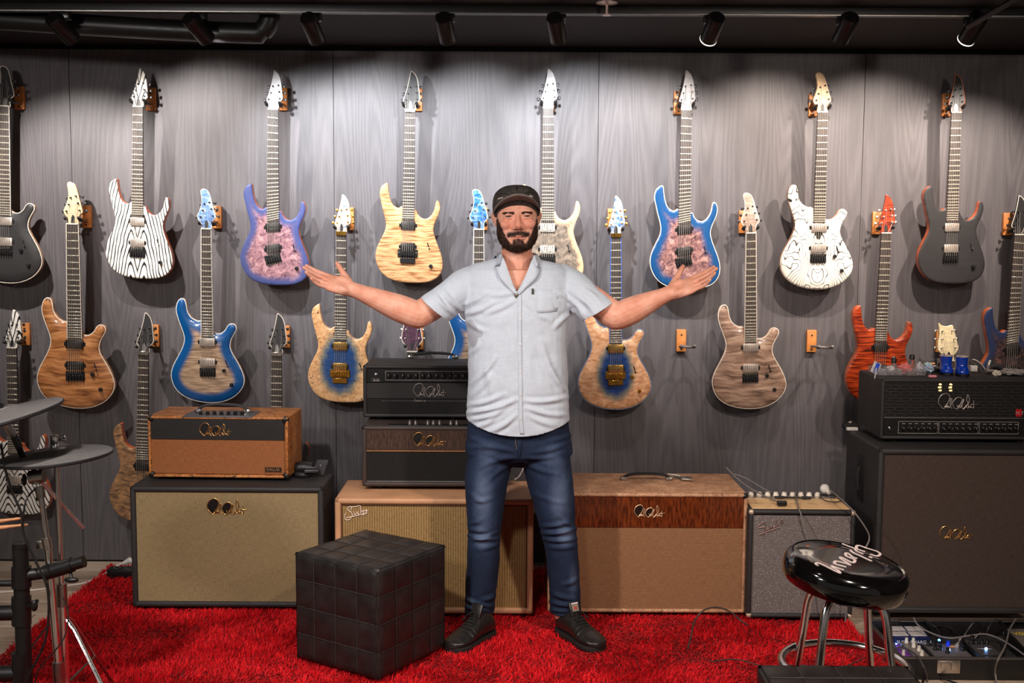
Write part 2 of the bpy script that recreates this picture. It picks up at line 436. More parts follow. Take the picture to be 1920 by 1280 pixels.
def head_mesh(pts, name):
    poly = smooth_outline(pts, 3) * U; n = len(poly)
    cz = poly.mean(0); inn = poly + (cz - poly) * 0.05
    m = MB()
    m.add([(p[0], 0.0, p[1]) for p in inn] , [tuple(range(n))], 0)
    m.loft([[(p[0], y, p[1]) for p in q] for y, q in ((0, inn), (0.0015, poly), (0.0145, poly))], caps=False, mi=1)
    m.add([(p[0], 0.0145, p[1]) for p in poly], [tuple(range(n))], 1)
    me = m.mesh(name, [BLACK, BLACK], 30)
    bd = MB().tube([(p[0], 0.0012, p[1]) for p in poly[2:-2]], 0.0019, 6)
    return me, bd.mesh(name + '_binding', CREAM)
HEAD = {'A': head_mesh(HEAD_A, 'pointed_headstock'), 'B': head_mesh(HEAD_B, 'round_headstock'), 'P': head_mesh(HEAD_P, 'flared_headstock')}
TUNE = {'A': [(-8.6, 18, -1), (-5, 30, -1), (-1.5, 42, -1), (11.5, 20, 1), (10.5, 32, 1), (8.5, 44, 1)],
        'B': [(-11.5, 22, -1), (-7.5, 34, -1), (-4.5, 46, -1), (11.5, 24, 1), (8.5, 37, 1), (4.5, 49, 1)],
        'P': [(-13, 24, -1), (-11.5, 40, -1), (-10.5, 55, -1), (12.5, 24, 1), (10.5, 40, 1), (7.5, 55, 1)]}
def tuner_mesh(side, metal, name):
    m = MB()
    m.lathe([(0.0042, 0.001), (0.0042, -0.002), (0.0026, -0.003), (0.0026, -0.011), (0.0031, -0.012), (0.0015, -0.0125)], 10, rotm(-PI / 2) @ rotm(PI) if False else Matrix(((1, 0, 0, 0), (0, 0, 1, 0), (0, 1, 0, 0), (0, 0, 0, 1))))
    m.cyl((0, 0.02, 0), (side * 0.017, 0.02, 0), 0.0018, n=8)
    m.box((side * 0.0225, 0.02, 0), (0.011, 0.006, 0.014), 0.0025)
    m.box((side * 0.004, 0.0175, 0), (0.016, 0.006, 0.014), 0.002, seg=1)
    return m.mesh(name, metal)
HARD = {'black': BLACK, 'gold': GOLD, 'chrome': NICKEL}
TUN = {(k, s): tuner_mesh(s, m, 'tuner') for k, m in HARD.items() for s in (-1, 1)}
EBONY = mat('ebony_fretboard', C(52, 42, 38), 0.45, var=0.25, nscale=60)
MAPLE = mat('maple_neck', C(205, 165, 115), 0.4)
DARKNECK = mat('dark_neck_wood', C(92, 58, 38), 0.4)
FRET = mat('nickel_silver_fret', C(235, 225, 205), 0.28, 0.6)
STRING = mat('steel_string', C(220, 212, 200), 0.35, 0.7)
NUTM = mat('bone_nut', C(225, 215, 200), 0.5)
PCOVER = {'nickel': mat('nickel_cover', C(205, 192, 180), 0.38, 0.75), 'black': mat('black_pickup', C(28, 25, 24), 0.35), 'gold': mat('gold_cover', C(196, 150, 70), 0.25, 0.9)}
def marble():
    t = NT('mottled_cover'); n = t.noise(t.obj(), 220, 3, 0.6); t.out(t.ramp(n, [(0.42, C(70, 62, 50)), (0.55, C(225, 215, 200))]), 0.35); return t.mat
PCOVER['marble'] = marble()
def pickup_mesh(kind, w):
    m = MB(); w *= U; h = 15.5 * U
    m.box((0, -0.0045, 0), (w, 0.009, h), 0.002, mi=0)
    m.box((0, -0.001, 0), (w + 0.018, 0.003, h * 0.45), 0.001, seg=1, mi=1)
    for k in range(6):
        m.cyl(((k - 2.5) * w / 7.2, -0.0095, h * 0.22), ((k - 2.5) * w / 7.2, -0.008, h * 0.22), 0.0017, n=8, mi=2)
    if kind == 'black':
        for k in range(6): m.cyl(((k - 2.5) * w / 7.2, -0.0095, -h * 0.22), ((k - 2.5) * w / 7.2, -0.008, -h * 0.22), 0.0017, n=8, mi=2)
    return m.mesh('pickup', [PCOVER[kind], BLACK, STEEL if kind != 'gold' else GOLD])
PUM = {(k, w): pickup_mesh(k, w) for k in PCOVER for w in (27, 29, 31)}
def bridge_mesh(kind, metal):
    m = MB()
    if kind == 'fixed':
        m.box((0, -0.002, 0.0), (30 * U, 0.004, 17 * U), 0.001, seg=1)
        for k in range(6):
            x = (k - 2.5) * 4.6 * U
            m.box((x, -0.008, -0.004), (3.6 * U, 0.009, 8 * U), 0.001, seg=1, mi=1); m.cyl((x, -0.012, 6.5 * U), (x, 0.0, 6.5 * U), 0.002, n=8, mi=1)
            m.cyl((x, -0.006, -7 * U), (x, -0.006, -11.0 * U), 0.0022, n=8, mi=2)
    else:
        m.box((0, -0.003, 0.012), (38 * U, 0.006, 15 * U), 0.002, seg=1)
        for s in (-1, 1): m.cyl((s * 16.5 * U, -0.011, 0.016), (s * 16.5 * U, 0, 0.016), 0.0042, n=12, mi=2)
        for k in range(6):
            x = (k - 2.5) * 4.5 * U
            m.box((x, -0.010, 0.012), (3.9 * U, 0.012, 9 * U), 0.001, seg=1, mi=1)
            m.cyl((x, -0.011, 0.002), (x, -0.011, -0.014), 0.0024, n=8, mi=1)
            m.cyl((x, -0.016, -0.011), (x, -0.011, -0.011), 0.0028, n=8, mi=2)
        m.box((0, -0.006, -0.022), (28 * U, 0.012, 10 * U), 0.002, seg=1)
    return m.mesh('bridge', [metal, metal, STEEL if metal is BLACK else GOLD])
DKSTEEL = mat('dark_saddle', C(48, 46, 45), 0.3, 0.8)
BRM = {(k, c): bridge_mesh(k, m) for k in ('fixed', 'floyd') for c, m in (('black', BLACK), ('gold', GOLD))}
def knob_mesh(kind, metal):
    m = MB(); T = Matrix(((1, 0, 0, 0), (0, 0, 1, 0), (0, 1, 0, 0), (0, 0, 0, 1)))
    if kind == 'ring': m.lathe([(0.015, 0.0), (0.015, -0.0015), (0.0115, -0.002)], 20, T, mi=1)
    m.lathe([(0.0092, 0), (0.0088, -0.012), (0.0075, -0.0145), (0.002, -0.015)], 18, T, mi=0)
    return m.mesh('control_knob', [metal, mat('knob_ring', C(60, 50, 42), 0.3)])
KN = {(k, c): knob_mesh(k, m) for k in ('ring', 'plain') for c, m in HARD.items()}
sw = MB().box((0, -0.0015, 0), (0.005, 0.003, 0.036), 0.001, seg=1).cyl((0, 0, -0.004), (0.003, -0.016, -0.010), 0.0022, n=8, mi=1)
SWM = sw.mesh('selector_switch', [BLACK, NICKEL])

# ---- finishes
def figure(t, v, kind):
    """wood figure as a 0..1 value"""
    x, y, z = t.sep(v)
    if kind == 'flame':
        w = t.comb(t.math('MULTIPLY', x, 0.10), 0.0, t.math('ADD', z, t.math('MULTIPLY', t.noise(v, 7, 2), 0.03)))
        return t.noise(w, 120, 2, 0.55)
    if kind == 'quilt':
        w = t.comb(t.math('MULTIPLY', x, 0.45), 0.0, t.math('ADD', z, t.math('MULTIPLY', t.noise(v, 14, 2), 0.06)))
        return t.noise(w, 62, 2, 0.5, 0.6)
    if kind == 'burl':
        return t.noise(v, 42, 6, 0.62, 1.2)
    if kind == 'walnut':
        w = t.comb(t.math('MULTIPLY', x, 0.12), 0.0, t.math('ADD', z, t.math('MULTIPLY', t.noise(v, 5, 3), 0.09)))
        return t.noise(w, 60, 4, 0.6)
    return t.noise(v, 25, 3)
def finish(name, kind, stops, edge=None, e0=0.008, e1=0.05, gloss=0.15, specks=None, wob=0.018):
    """stops: wood colours low..high of the figure; edge: colour burst towards the rim (list of colours)"""
    t = NT(name); v = t.obj(); f = figure(t, v, kind)
    n = len(stops); col = t.ramp(f, [(0.34 + 0.34 * i / (n - 1), c) for i, c in enumerate(stops)])
    if edge is not None:
        at = t.n('ShaderNodeAttribute', attribute_name='edge').outputs['Fac']
        d = t.math('ADD', at, t.math('MULTIPLY', t.math('SUBTRACT', t.noise(v, 18, 3), 0.5), wob * 2))
        ecol = t.mix(t.math('MULTIPLY', f, 0.55), edge, tuple(min(1, c * 1.5 + 0.004) for c in edge[:3]) + (1,))
        col = t.mix(t.smooth(d, e0, e1), ecol, col)
    if specks is not None:
        sp = t.smooth(t.noise(t.vmul(v, (1, 1, 1)), 75, 2, 0.4), 0.635, 0.68)
        big = t.smooth(t.noise(v, 13, 2), 0.44, 0.56)
        col = t.mix(t.math('MULTIPLY', sp, t.math('MULTIPLY', big, 0.9)), col, specks)
    return t.out(col, 0.42 if gloss > 0.3 else 0.3, coat=(0.0 if gloss > 0.3 else 0.9))
def center_finish(name, kind, stops, core, e0=0.065, e1=0.114, specks=None, wob=0.02, col_mid=C(122, 124, 112)):
    """natural rim, coloured core (distance from the middle of the bridge area)"""
    t = NT(name); v = t.obj(); x, y, z = t.sep(v); f = figure(t, v, kind)
    n = len(stops); col = t.ramp(f, [(0.34 + 0.34 * i / (n - 1), c) for i, c in enumerate(stops)])
    dz = t.math('SUBTRACT', z, 0.165); up = t.math('MAXIMUM', dz, 0.0)
    dz2 = t.math('SUBTRACT', dz, t.math('MULTIPLY', up, 0.25))
    r = t.math('SQRT', t.math('ADD', t.math('POWER', x, 2.0), t.math('MULTIPLY', t.math('MULTIPLY', dz2, dz2), 0.55)))
    r = t.math('ADD', r, t.math('MULTIPLY', t.math('SUBTRACT', t.noise(v, 30, 4, 0.6), 0.5), wob * 2))
    r = t.math('ADD', r, t.math('MULTIPLY', t.math('SUBTRACT', f, 0.5), wob))
    ccol = t.mix(t.math('MULTIPLY', f, 0.9), tuple(c * 0.35 for c in core[:3]) + (1,), tuple(min(1, c * 2.0 + 0.015) for c in core[:3]) + (1,))
    mid = (col_mid[0], col_mid[1], col_mid[2], 1)
    col = t.mix(t.smooth(r, (e0 + e1) / 2 - 0.008, e1), mid, col)
    col = t.mix(t.smooth(r, e0, (e0 + e1) / 2 + 0.004), ccol, col)
    if specks is not None:
        sp = t.smooth(t.noise(v, 80, 2, 0.4), 0.62, 0.67); big = t.smooth(t.noise(v, 11, 2), 0.4, 0.55)
        col = t.mix(t.math('MULTIPLY', sp, t.math('MULTIPLY', big, 0.9)), col, specks)
    return t.out(col, 0.3, coat=0.7)
def zebra(name, scale=1.0, flip=1.0, dens=105.0, slope=0.2):
    t = NT(name); v = t.obj(); x, y, z = t.sep(v)
    u = t.math('ABSOLUTE', x); du = t.math('SUBTRACT', u, 0.032)
    a = t.math('SQRT', t.math('ADD', t.math('MULTIPLY', du, du), 0.00006))
    nz = t.noise(t.comb(u, 0.0, t.math('MULTIPLY', z, 0.5)), 16, 2)
    f = t.math('ADD', t.math('ADD', a, t.math('MULTIPLY', z, slope * flip)), t.math('MULTIPLY', nz, 0.022))
    s = t.math('SINE', t.math('MULTIPLY', f, dens * 2 * PI * scale))
    thick = t.noise(t.comb(u, 0, z), 20, 2)
    s = t.math('ADD', s, t.math('MULTIPLY', t.math('SUBTRACT', thick, 0.5), 0.9))
    col = t.mix(t.smooth(s, 0.42, 0.74), C(232, 226, 216), C(30, 28, 24))
    return t.out(col, 0.4, coat=0.15)
def topo(name):
    t = NT(name); v = t.obj(); x, y, z = t.sep(v)
    u = t.math('ABSOLUTE', x)
    n = t.noise(t.comb(t.math('MULTIPLY', u, 1.5), 0.3, t.math('MULTIPLY', z, 0.8)), 6.2, 2, 0.42)
    f = t.math('ADD', t.math('MULTIPLY', n, 24.0), t.math('MULTIPLY', u, 58.0))
    fr = t.math('FRACT', f); dd = t.math('ABSOLUTE', t.math('SUBTRACT', fr, 0.5))
    w = t.math('MULTIPLY', t.noise(v, 14, 2), 0.13)
    col = t.mix(t.smooth(t.math('SUBTRACT', dd, w), -0.03, 0.06), C(34, 31, 26), C(234, 229, 216))
    return t.out(col, 0.35, coat=0.3)
def plain(name, c, rough=0.4, coat=0.0, kind='walnut', amt=0.25):
    t = NT(name); f = figure(t, t.obj(), kind)
    col = t.ramp(f, [(0.3, tuple(x * (1 - amt) for x in c[:3]) + (1,)), (0.7, tuple(min(1, x * (1 + amt)) for x in c[:3]) + (1,))])
    return t.out(col, rough, coat=coat)
SIDE = {'mahog': plain('mahogany_side', C(176, 92, 50), 0.35, 0.5), 'orange': plain('orange_mahogany_side', C(214, 104, 52), 0.35, 0.5),
        'natural': plain('natural_ash_side', C(226, 176, 138), 0.35, 0.5), 'amber': plain('amber_side', C(214, 150, 100), 0.3, 0.6), 'dark': plain('dark_side', C(44, 36, 34), 0.4, 0.3)}
FIN = {
 'black': plain('matte_black_top', C(44, 42, 42), 0.5, 0, 'walnut', 0.15), 'zebra': zebra('white_grain_filled_top', 0.62), 'zebra2': zebra('white_grain_filled_top_wide', 0.5, 1.0, 105.0, 0.5), 'topo': topo('white_contour_top'),
 'purple': finish('violet_burst_burl', 'burl', [C(84, 54, 66), C(152, 108, 114), C(190, 150, 148)], C(58, 66, 112), 0.014, 0.05, 0.5),
 'flame': finish('natural_flame_maple', 'flame', [C(140, 90, 52), C(204, 152, 104), C(220, 176, 130)], gloss=0.2),
 'greyburl': finish('grey_natural_burl', 'burl', [C(78, 68, 60), C(122, 108, 94), C(154, 136, 118)], C(212, 170, 128), 0.005, 0.03, 0.5, C(60, 50, 44)),
 'bluepink': finish('blue_burst_burl', 'burl', [C(56, 42, 50), C(140, 98, 94), C(194, 154, 140)], C(10, 68, 116), 0.018, 0.06),
 'amber': finish('amber_figured_walnut', 'walnut', [C(104, 58, 28), C(176, 114, 66), C(214, 152, 98)], gloss=0.15),
 'blue': finish('bright_blue_burst', 'flame', [C(124, 100, 78), C(164, 136, 110), C(196, 166, 138)], C(0, 70, 126), 0.03, 0.06, wob=0.006),
 'bluecore': center_finish('burl_with_blue_core', 'burl', [C(196, 138, 88), C(226, 174, 122), C(238, 194, 146)], C(26, 66, 118), specks=C(74, 40, 20)),
 'quiltcore': center_finish('quilt_with_blue_core', 'quilt', [C(196, 134, 92), C(224, 166, 122), C(240, 192, 150)], C(10, 50, 106), 0.058, 0.104, wob=0.014),
 'greybrown': finish('grey_brown_figured', 'walnut', [C(92, 70, 58), C(160, 128, 108), C(204, 174, 150)], gloss=0.15),
 'red': finish('orange_red_flame', 'flame', [C(70, 20, 8), C(156, 50, 18), C(206, 82, 34)], gloss=0.15),
 'darkblue': finish('dark_blue_burl', 'burl', [C(34, 30, 32), C(62, 48, 48), C(120, 82, 72)], C(36, 48, 80), 0.01, 0.05, 0.5),
 'brown': finish('brown_quilt', 'quilt', [C(96, 70, 50), C(150, 112, 78), C(190, 140, 94)], gloss=0.4),
 'purplehead': finish('purple_headstock', 'flame', [C(50, 22, 40), C(96, 50, 78)], gloss=0.15),
 'silver': plain('silver_grey_headstock', C(140, 133, 132), 0.35, 0.3), 'maplehead': plain('maple_headstock', C(232, 196, 152), 0.4, 0.3),
 'bluehead': finish('blue_white_headstock', 'quilt', [C(16, 84, 160), C(70, 128, 184), C(176, 180, 180)], gloss=0.15),
 'creamblue': finish('cream_headstock_with_blue_stain', 'burl', [C(60, 110, 170), C(235, 205, 160), C(240, 215, 175)], gloss=0.15),
 'whiteblue': finish('white_blue_headstock', 'quilt', [C(50, 110, 180), C(170, 182, 196), C(206, 204, 200)], gloss=0.15),
 'blackhead': plain('gloss_black_headstock', C(36, 34, 34), 0.42, 0.12), 'creamhead': plain('cream_headstock', C(236, 214, 170), 0.4, 0.4),
}
OAKB = mat('oiled_oak_block', C(206, 130, 66), 0.45, var=0.2, nscale=30)
HOOKM = mat('padded_hook', C(120, 112, 108), 0.5, 0.2)
HOOKB = mat('black_padded_hook', C(34, 31, 30), 0.6)
frm = {}
def fretmesh(w):
    k = round(w, 3)
    if k not in frm: frm[k] = MB().box((0, -0.0009, 0), (w * U, 0.0018, 0.0046), 0.0006, seg=1).mesh('fret', FRET)
    return frm[k]
def hanger(px, py, gx, nut, label, free=0):
    c = W(px, py, -0.011)
    t = thing('guitar_hanger', label, 'hanger', TR(c.x, 0, c.z), 'wooden guitar hangers on the wall')
    MB().box((0, -0.011, 0), (0.046, 0.022, 0.107), 0.003).build('mount_block', OAKB, t)
    m = MB()
    for zz in (0.028, -0.04): m.cyl((0, -0.0235, zz), (0, -0.021, zz), 0.0042, n=10)
    m.build('screw', BLACK, t)
    dx = (gx - c.x) if gx is not None else free
    zn = (nut - c.z) if nut is not None else -0.018
    st = MB().tube(cat([(0, -0.02, -0.024), (dx * 0.3, -0.05, -0.024 + (zn + 0.024) * 0.3), (dx * 0.8, -0.085, zn - 0.006), (dx, -0.1, zn - 0.004)], 5, False), 0.0055, 8)
    st.build('stem', HOOKM, t)
    for s in (-1, 1):
        y0 = -0.1; w = 0.0315
        MB().tube(cat([(dx, y0, zn - 0.004), (dx + s * w * 0.55, y0 - 0.004, zn - 0.005), (dx + s * w, y0 - 0.018, zn - 0.003), (dx + s * w, y0 - 0.052, zn + 0.001), (dx + s * w, y0 - 0.062, zn + 0.008)], 5, False), 0.0068, 8).build('prong', HOOKB if gx is not None else HOOKM, t)
    return t
TFL = Matrix(((1, 0, 0, 0), (0, 0, 1, 0), (0, 1, 0, 0), (0, 0, 0, 1)))
def guitar(label, style, head, nut, bot, fin, hfin, side, hw='black', pk='black', br='fixed', binding=None, hbind=None, fan=0.0, strings=6, fbind=None, dots=False, knobs=None, dark_neck=False, neckw=1.0, seed=0):
    Lz = {'A': 322.0, 'B': 329.0}[style]
    Pb = W(bot[0], bot[1], -0.118); Pn = W(nut[0], nut[1], -0.15)
    zax = (Pn - Pb); s = zax.length / (Lz * U); zax.normalize()
    xax = Vector((1, 0, 0)); yax = zax.cross(xax).normalized(); xax = yax.cross(zax).normalized()
    Mt = Matrix.Identity(4)
    for i, a in enumerate((xax, yax, zax)):
        for k in range(3): Mt[k][i] = a[k]
    t = thing('electric_guitar', label, 'guitar', TR(Pb) @ Mt @ Matrix.Scale(s, 4), 'electric guitars on the display wall')
    bm_, bd_ = BODY[style]
    me = bm_.copy(); me.materials[0] = FIN[fin]; me.materials[1] = SIDE[side]
    obj('body', me, t)
    if binding:
        b = bd_.copy(); b.materials[0] = binding; obj('binding', b, t)
    hm, hb = HEAD[head]; zn = Lz * U
    hy = 0.004
    Mh = TR(0, hy, zn) @ rotm(R(-6) if head != 'P' else R(-8))
    me = hm.copy(); me.materials[0] = FIN[hfin]; me.materials[1] = FIN[hfin]
    h = obj('headstock', me, t, Mh)
    if hbind:
        b = hb.copy(); b.materials[0] = hbind; obj('headstock_binding', b, t, Mh)
    # truss rod cover
    MB().prism([(-3.2*U, 2*U), (3.2*U, 2*U), (3.0*U, 12*U), (0, 17*U), (-3.0*U, 12*U)], -0.0015, 0.0005).build('truss_cover', BLACK if hfin not in ('blackhead', 'silver') else STEEL, t, Mh)
    z0 = {'A': 117, 'B': 126}[style] * U; wn, wb = 9.3 * U * neckw, 11.4 * U * neckw
    # neck back
    def sec(z, w, d):
        return [(w * math.cos(a), 0.006 + d * math.sin(a), z) for a in np.linspace(0, PI, 9)]
    zj = 150 * U
    MB().loft([sec(zj, wn + (wb - wn) * (zn - zj) / (zn - z0), 0.017), sec(zn - 0.02, wn * 1.01, 0.015), sec(zn + 0.012, wn, 0.013)]).build('neck', DARKNECK if dark_neck else MAPLE, t)
    fy = -0.004
    MB().loft([[(-w, fy + 0.001, z), (-w * 0.5, fy, z), (w * 0.5, fy, z), (w, fy + 0.001, z), (w, 0.0075, z), (-w, 0.0075, z)] for z, w in ((z0, wb), (zn, wn))]).build('fretboard', EBONY, t)
    if fbind is not None:
        for sg in (-1, 1): MB().tube([(sg * wb, fy + 0.0012, z0), (sg * wn, fy + 0.0012, zn)], 0.0017, 6).build('fretboard_binding', fbind, t)
    # frets: equal temperament from the nut; slanted when fanned
    SLEN = (Lz - 56) * U if style == 'A' else (Lz - 62) * U
    for k in range(1, 25):
        z = zn - SLEN * (1 - 2 ** (-k / 12))
        if z < z0 + 0.002: break
        w = 2 * (wn + (wb - wn) * (zn - z) / (zn - z0)) / U
        fk = fan * (k - 7) / 17.0
        o = obj('fret', fretmesh(19.0), t, TR(0, fy, z) @ Matrix.Rotation(-fk, 4, 'Y') @ Matrix.Diagonal((w / 19.0 / max(0.9, math.cos(fk)), 1, 1, 1)))
    if br == 'floyd': MB().box((0, fy - 0.004, zn - 0.003), (19.5 * U * neckw, 0.012, 7 * U), 0.001, seg=1).box((0, fy - 0.011, zn - 0.003), (6 * U, 0.004, 6 * U), 0.001, seg=1).build('locking_nut', {'gold': GOLD, 'chrome': NICKEL}.get(hw, NICKEL if hfin == 'blackhead' else BLACK), t)
    else: MB().box((0, fy - 0.0005, zn + 0.001), (18.6 * U * neckw, 0.006, 2.2 * U), 0.0005, seg=1).build('nut', NUTM, t)
    # pickups, bridge
    pn, pb_, zb = {'A': (108, 68, 52), 'B': (116.5, 78, 62)}[style]
    rel = 0.0 if style == 'A' else 0.0
    pw_ = (27 if style == 'A' else 29) if neckw < 1.05 else 31
    for z, f in ((pn, 0.35), (pb_, 0.75)):
        obj('pickup', PUM[(pk, pw_)], t, TR(0, 0.0012 + rel, z * U) @ Matrix.Rotation(-fan * f, 4, 'Y'))
    obj('bridge', BRM[(br, 'gold' if hw == 'gold' else 'black')], t, TR(0, 0.0012, (zb - (3 if br == 'fixed' else 1)) * U) @ Matrix.Rotation(-fan * 1.05, 4, 'Y') @ Matrix.Diagonal((neckw, 1, 1, 1)))
    # strings
    m = MB(); ns = strings
    for k in range(ns):
        u = (k - (ns - 1) / 2) / ((ns - 1) / 2)
        r_ = 0.00095 - 0.0004 * k / ns
        xt = (-6 + k * 2.2) * U if head == 'A' else u * 5.0 * U
        m.tube([(u * 9.6 * U * neckw, -0.0105, (zb + 2) * U), (u * wn * 0.82, fy - 0.0035, zn)], r_, 4)
        px, pz, sd = TUNE[head][min(k, 5)]
        m.tube([(u * wn * 0.82, fy - 0.0035, zn), (px * U, hy - 0.006 - math.sin(R(6)) * pz * U * 0, zn + pz * U)], r_ * 0.8, 4)
    stuff(m.build('strings', STRING, t))
    for px, pz, sd in TUNE[head]:
        obj('tuner', TUN[(hw, sd)], t, Mh @ TR(px * U, 0.0, pz * U))
    kn = knobs if knobs is not None else ([(44, 33)] if style == 'A' else [(31, 63), (45, 36)])
    for kx, kz in kn:
        d = 0.0 if style == 'A' else 0.003
        obj('control_knob', KN[('ring' if style == 'B' and hw != 'gold' else 'plain', hw if hw != 'chrome' else 'black')], t, TR(kx * U, 0.001 + d, kz * U))
    obj('selector_switch', SWM, t, TR((39 if style == 'A' else 36) * U, 0.001, (70 if style == 'A' else 76) * U) @ Matrix.Rotation(R(-18), 4, 'Y'))
    MB().lathe([(0.0035, 0), (0.0035, -0.006), (0.0065, -0.008), (0.0065, -0.011)], 12, TR(0, 0.022, 0.0)).build('strap_button', BLACK, t)
    return t, Pn
g_def = [
 # label, style, head, nut, bottom, top, headstock finish, side, options, hanger px, hanger label
 ('black carved guitar with cream edge, cut off by the left picture edge', 'B', 'B', (8, 199), (9.5, 530), 'black', 'blackhead', 'natural', dict(pk='nickel', binding=CREAM, hbind=CREAM, fbind=CREAM), (37, 184), 'hanger of the black cream-edged guitar at the far left'),
 ('white guitar with wavy black grain stripes and orange sides, top row left', 'A', 'A', (258.5, 200), (257.5, 522), 'zebra', 'zebra', 'orange', dict(pk='nickel', dark_neck=True), (283, 186), 'hanger right of the striped headstock on the top row'),
 ('violet blue burst guitar with pink burl middle and slanted frets, top row', 'A', 'A', (512, 205), (512, 534.5), 'purple', 'silver', 'orange', dict(fan=0.25, strings=7), (530, 186), 'hanger behind the silver headstock of the violet burst guitar'),
 ('natural flame maple guitar with black headstock and black tremolo, top row', 'A', 'A', (769, 206), (763.5, 530), 'flame', 'blackhead', 'natural', dict(br='floyd', hbind=CREAM), (783, 187), 'hanger behind the black headstock of the flame maple guitar'),
 ('grey burl guitar with mottled pickup covers partly behind the man', 'A', 'A', (1028, 203), (1026, 537), 'greyburl', 'silver', 'natural', dict(pk='marble', fbind=None), (1031, 188), 'hanger hidden behind the silver headstock above the man'),
 ('blue burst guitar with pink figured middle and slanted frets, behind the raised right hand', 'A', 'A', (1287, 206), (1281, 540.5), 'bluepink', 'silver', 'natural', dict(fan=0.22, binding=CREAM), (1272, 193), 'hanger left of the silver headstock of the blue burst guitar'),
 ('white guitar covered in thin black contour lines, top row right', 'B', 'B', (1542.5, 210.5), (1532, 543), 'topo', 'maplehead', 'natural', dict(pk='nickel'), (1525, 197), 'hanger left of the white headstock of the contour line guitar'),
 ('matte black guitar with orange sides, rightmost whole one on the top row', 'A', 'A', (1793, 211), (1780, 532.5), 'black', 'blackhead', 'orange', dict(pk='nickel', hbind=mat('orange_edge', C(200, 120, 80), 0.4)), (1775, 197), 'hanger left of the matte black guitar headstock'),
 ('amber brown seven string guitar with pale headstock, second row left', 'B', 'B', (136, 420), (142.5, 765.5), 'amber', 'maplehead', 'amber', dict(strings=7, neckw=1.14, fbind=CREAM, binding=CREAM), (163, 406), 'hanger right of the pale maple headstock, second row'),
 ('glossy bright blue burst guitar with tan middle and white edge', 'B', 'B', (386.7, 429), (390, 755), 'blue', 'bluehead', 'natural', dict(pk='nickel', binding=WHITE, hbind=WHITE, fbind=WHITE), (407, 407), 'hanger right of the pale blue headstock, second row'),
 ('natural burl guitar with blue middle and gold hardware behind the left hand', 'A', 'A', (640, 436), (637, 754), 'bluecore', 'creamblue', 'natural', dict(hw='gold', pk='gold', br='floyd', knobs=[]), (655, 410), 'hanger behind the gold tuners above the left hand'),
 ('blue burst guitar mostly hidden behind the man, white edged headstock beside his cap', 'B', 'B', (897.8, 430), (897, 758), 'blue', 'bluehead', 'natural', dict(pk='nickel', binding=WHITE, hbind=WHITE, fbind=WHITE), (905, 410), 'hanger hidden behind the white edged blue headstock beside the cap'),
 ('quilted peach guitar with dark blue middle and gold hardware right of the man', 'B', 'A', (1155, 439.5), (1154, 768), 'quiltcore', 'whiteblue', 'natural', dict(hw='gold', pk='gold', br='floyd', fbind=mat('blue_edge', C(60, 110, 200), 0.4), binding=mat('blue_grey_edge', C(110, 130, 160), 0.4)), (1148, 412), 'hanger behind the white and blue headstock right of the man'),
 ('grey brown figured guitar with white edge, between the two empty hangers', 'B', 'B', (1408, 437), (1406.7, 766.5), 'greybrown', 'greybrown', 'natural', dict(pk='nickel', binding=CREAM, hbind=CREAM, fbind=CREAM), (1394, 416), 'hanger left of the grey brown headstock, second row'),
 ('orange red flame guitar with dark stripes, left of the tall amplifier', 'A', 'A', (1661.5, 437), (1645, 757), 'red', 'red', 'orange', dict(hw='chrome'), (1644, 418), 'hanger left of the orange red headstock'),
 ('dark blue burl guitar with orange edge at the right picture edge', 'A', 'A', (1911, 440), (1890, 762), 'darkblue', 'blackhead', 'orange', dict(fan=0.22, hbind=CREAM, dark_neck=True), (1889, 420), 'hanger left of the black headstock at the right picture edge'),
 ('striped black and white guitar with orange sides behind the drum cymbals', 'A', 'A', (22, 652), (28.5, 964), 'zebra2', 'zebra', 'orange', dict(pk='nickel', dark_neck=True), (48, 626), 'hanger right of the striped headstock on the bottom row'),
 ('brown quilted guitar with black headstock, left of the orange amplifier', 'A', 'A', (269, 660), (266, 980), 'brown', 'blackhead', 'orange', dict(br='floyd', hbind=CREAM), (290, 629), 'hanger right of the black headstock above the orange amplifier'),
 ('dark guitar with orange sides, its body hidden by the orange amplifier', 'A', 'A', (518.7, 662), (518, 984), 'black', 'blackhead', 'orange', dict(br='floyd', hbind=CREAM), (535, 631), 'hanger behind the black headstock with silver tuners, bottom row'),
 ('guitar with flared purple headstock behind the two stacked black amplifiers', 'B', 'P', (772.4, 659), (770, 984), 'darkblue', 'purplehead', 'dark', dict(hw='chrome', hbind=CREAM), (785, 634), 'hanger behind the purple headstock'),
 ('guitar with flared cream headstock standing behind the two blue boot cups', 'B', 'P', (1780, 676), (1774, 1000), 'amber', 'creamhead', 'amber', dict(hw='chrome'), (1763, 639), 'hanger behind the cream headstock and the blue cups'),
]
for d in g_def:
    lab, st, hd, nut, bot, fin, hf, sd, kw, hp, hl = d
    t, Pn = guitar(lab, st, hd, nut, bot, fin, hf, sd, **kw)
    ng = Pn + Vector((0, 0, 0.028))
    hanger(hp[0], hp[1], Pn.x, Pn.z + 0.024, hl)
hanger(1277, 638, None, None, 'empty wooden hanger with bare curved hook, right of the peach quilted guitar', 0.012)
hanger(1521, 639, None, None, 'empty wooden hanger with bare curved hook, left of the orange red guitar', 0.03)
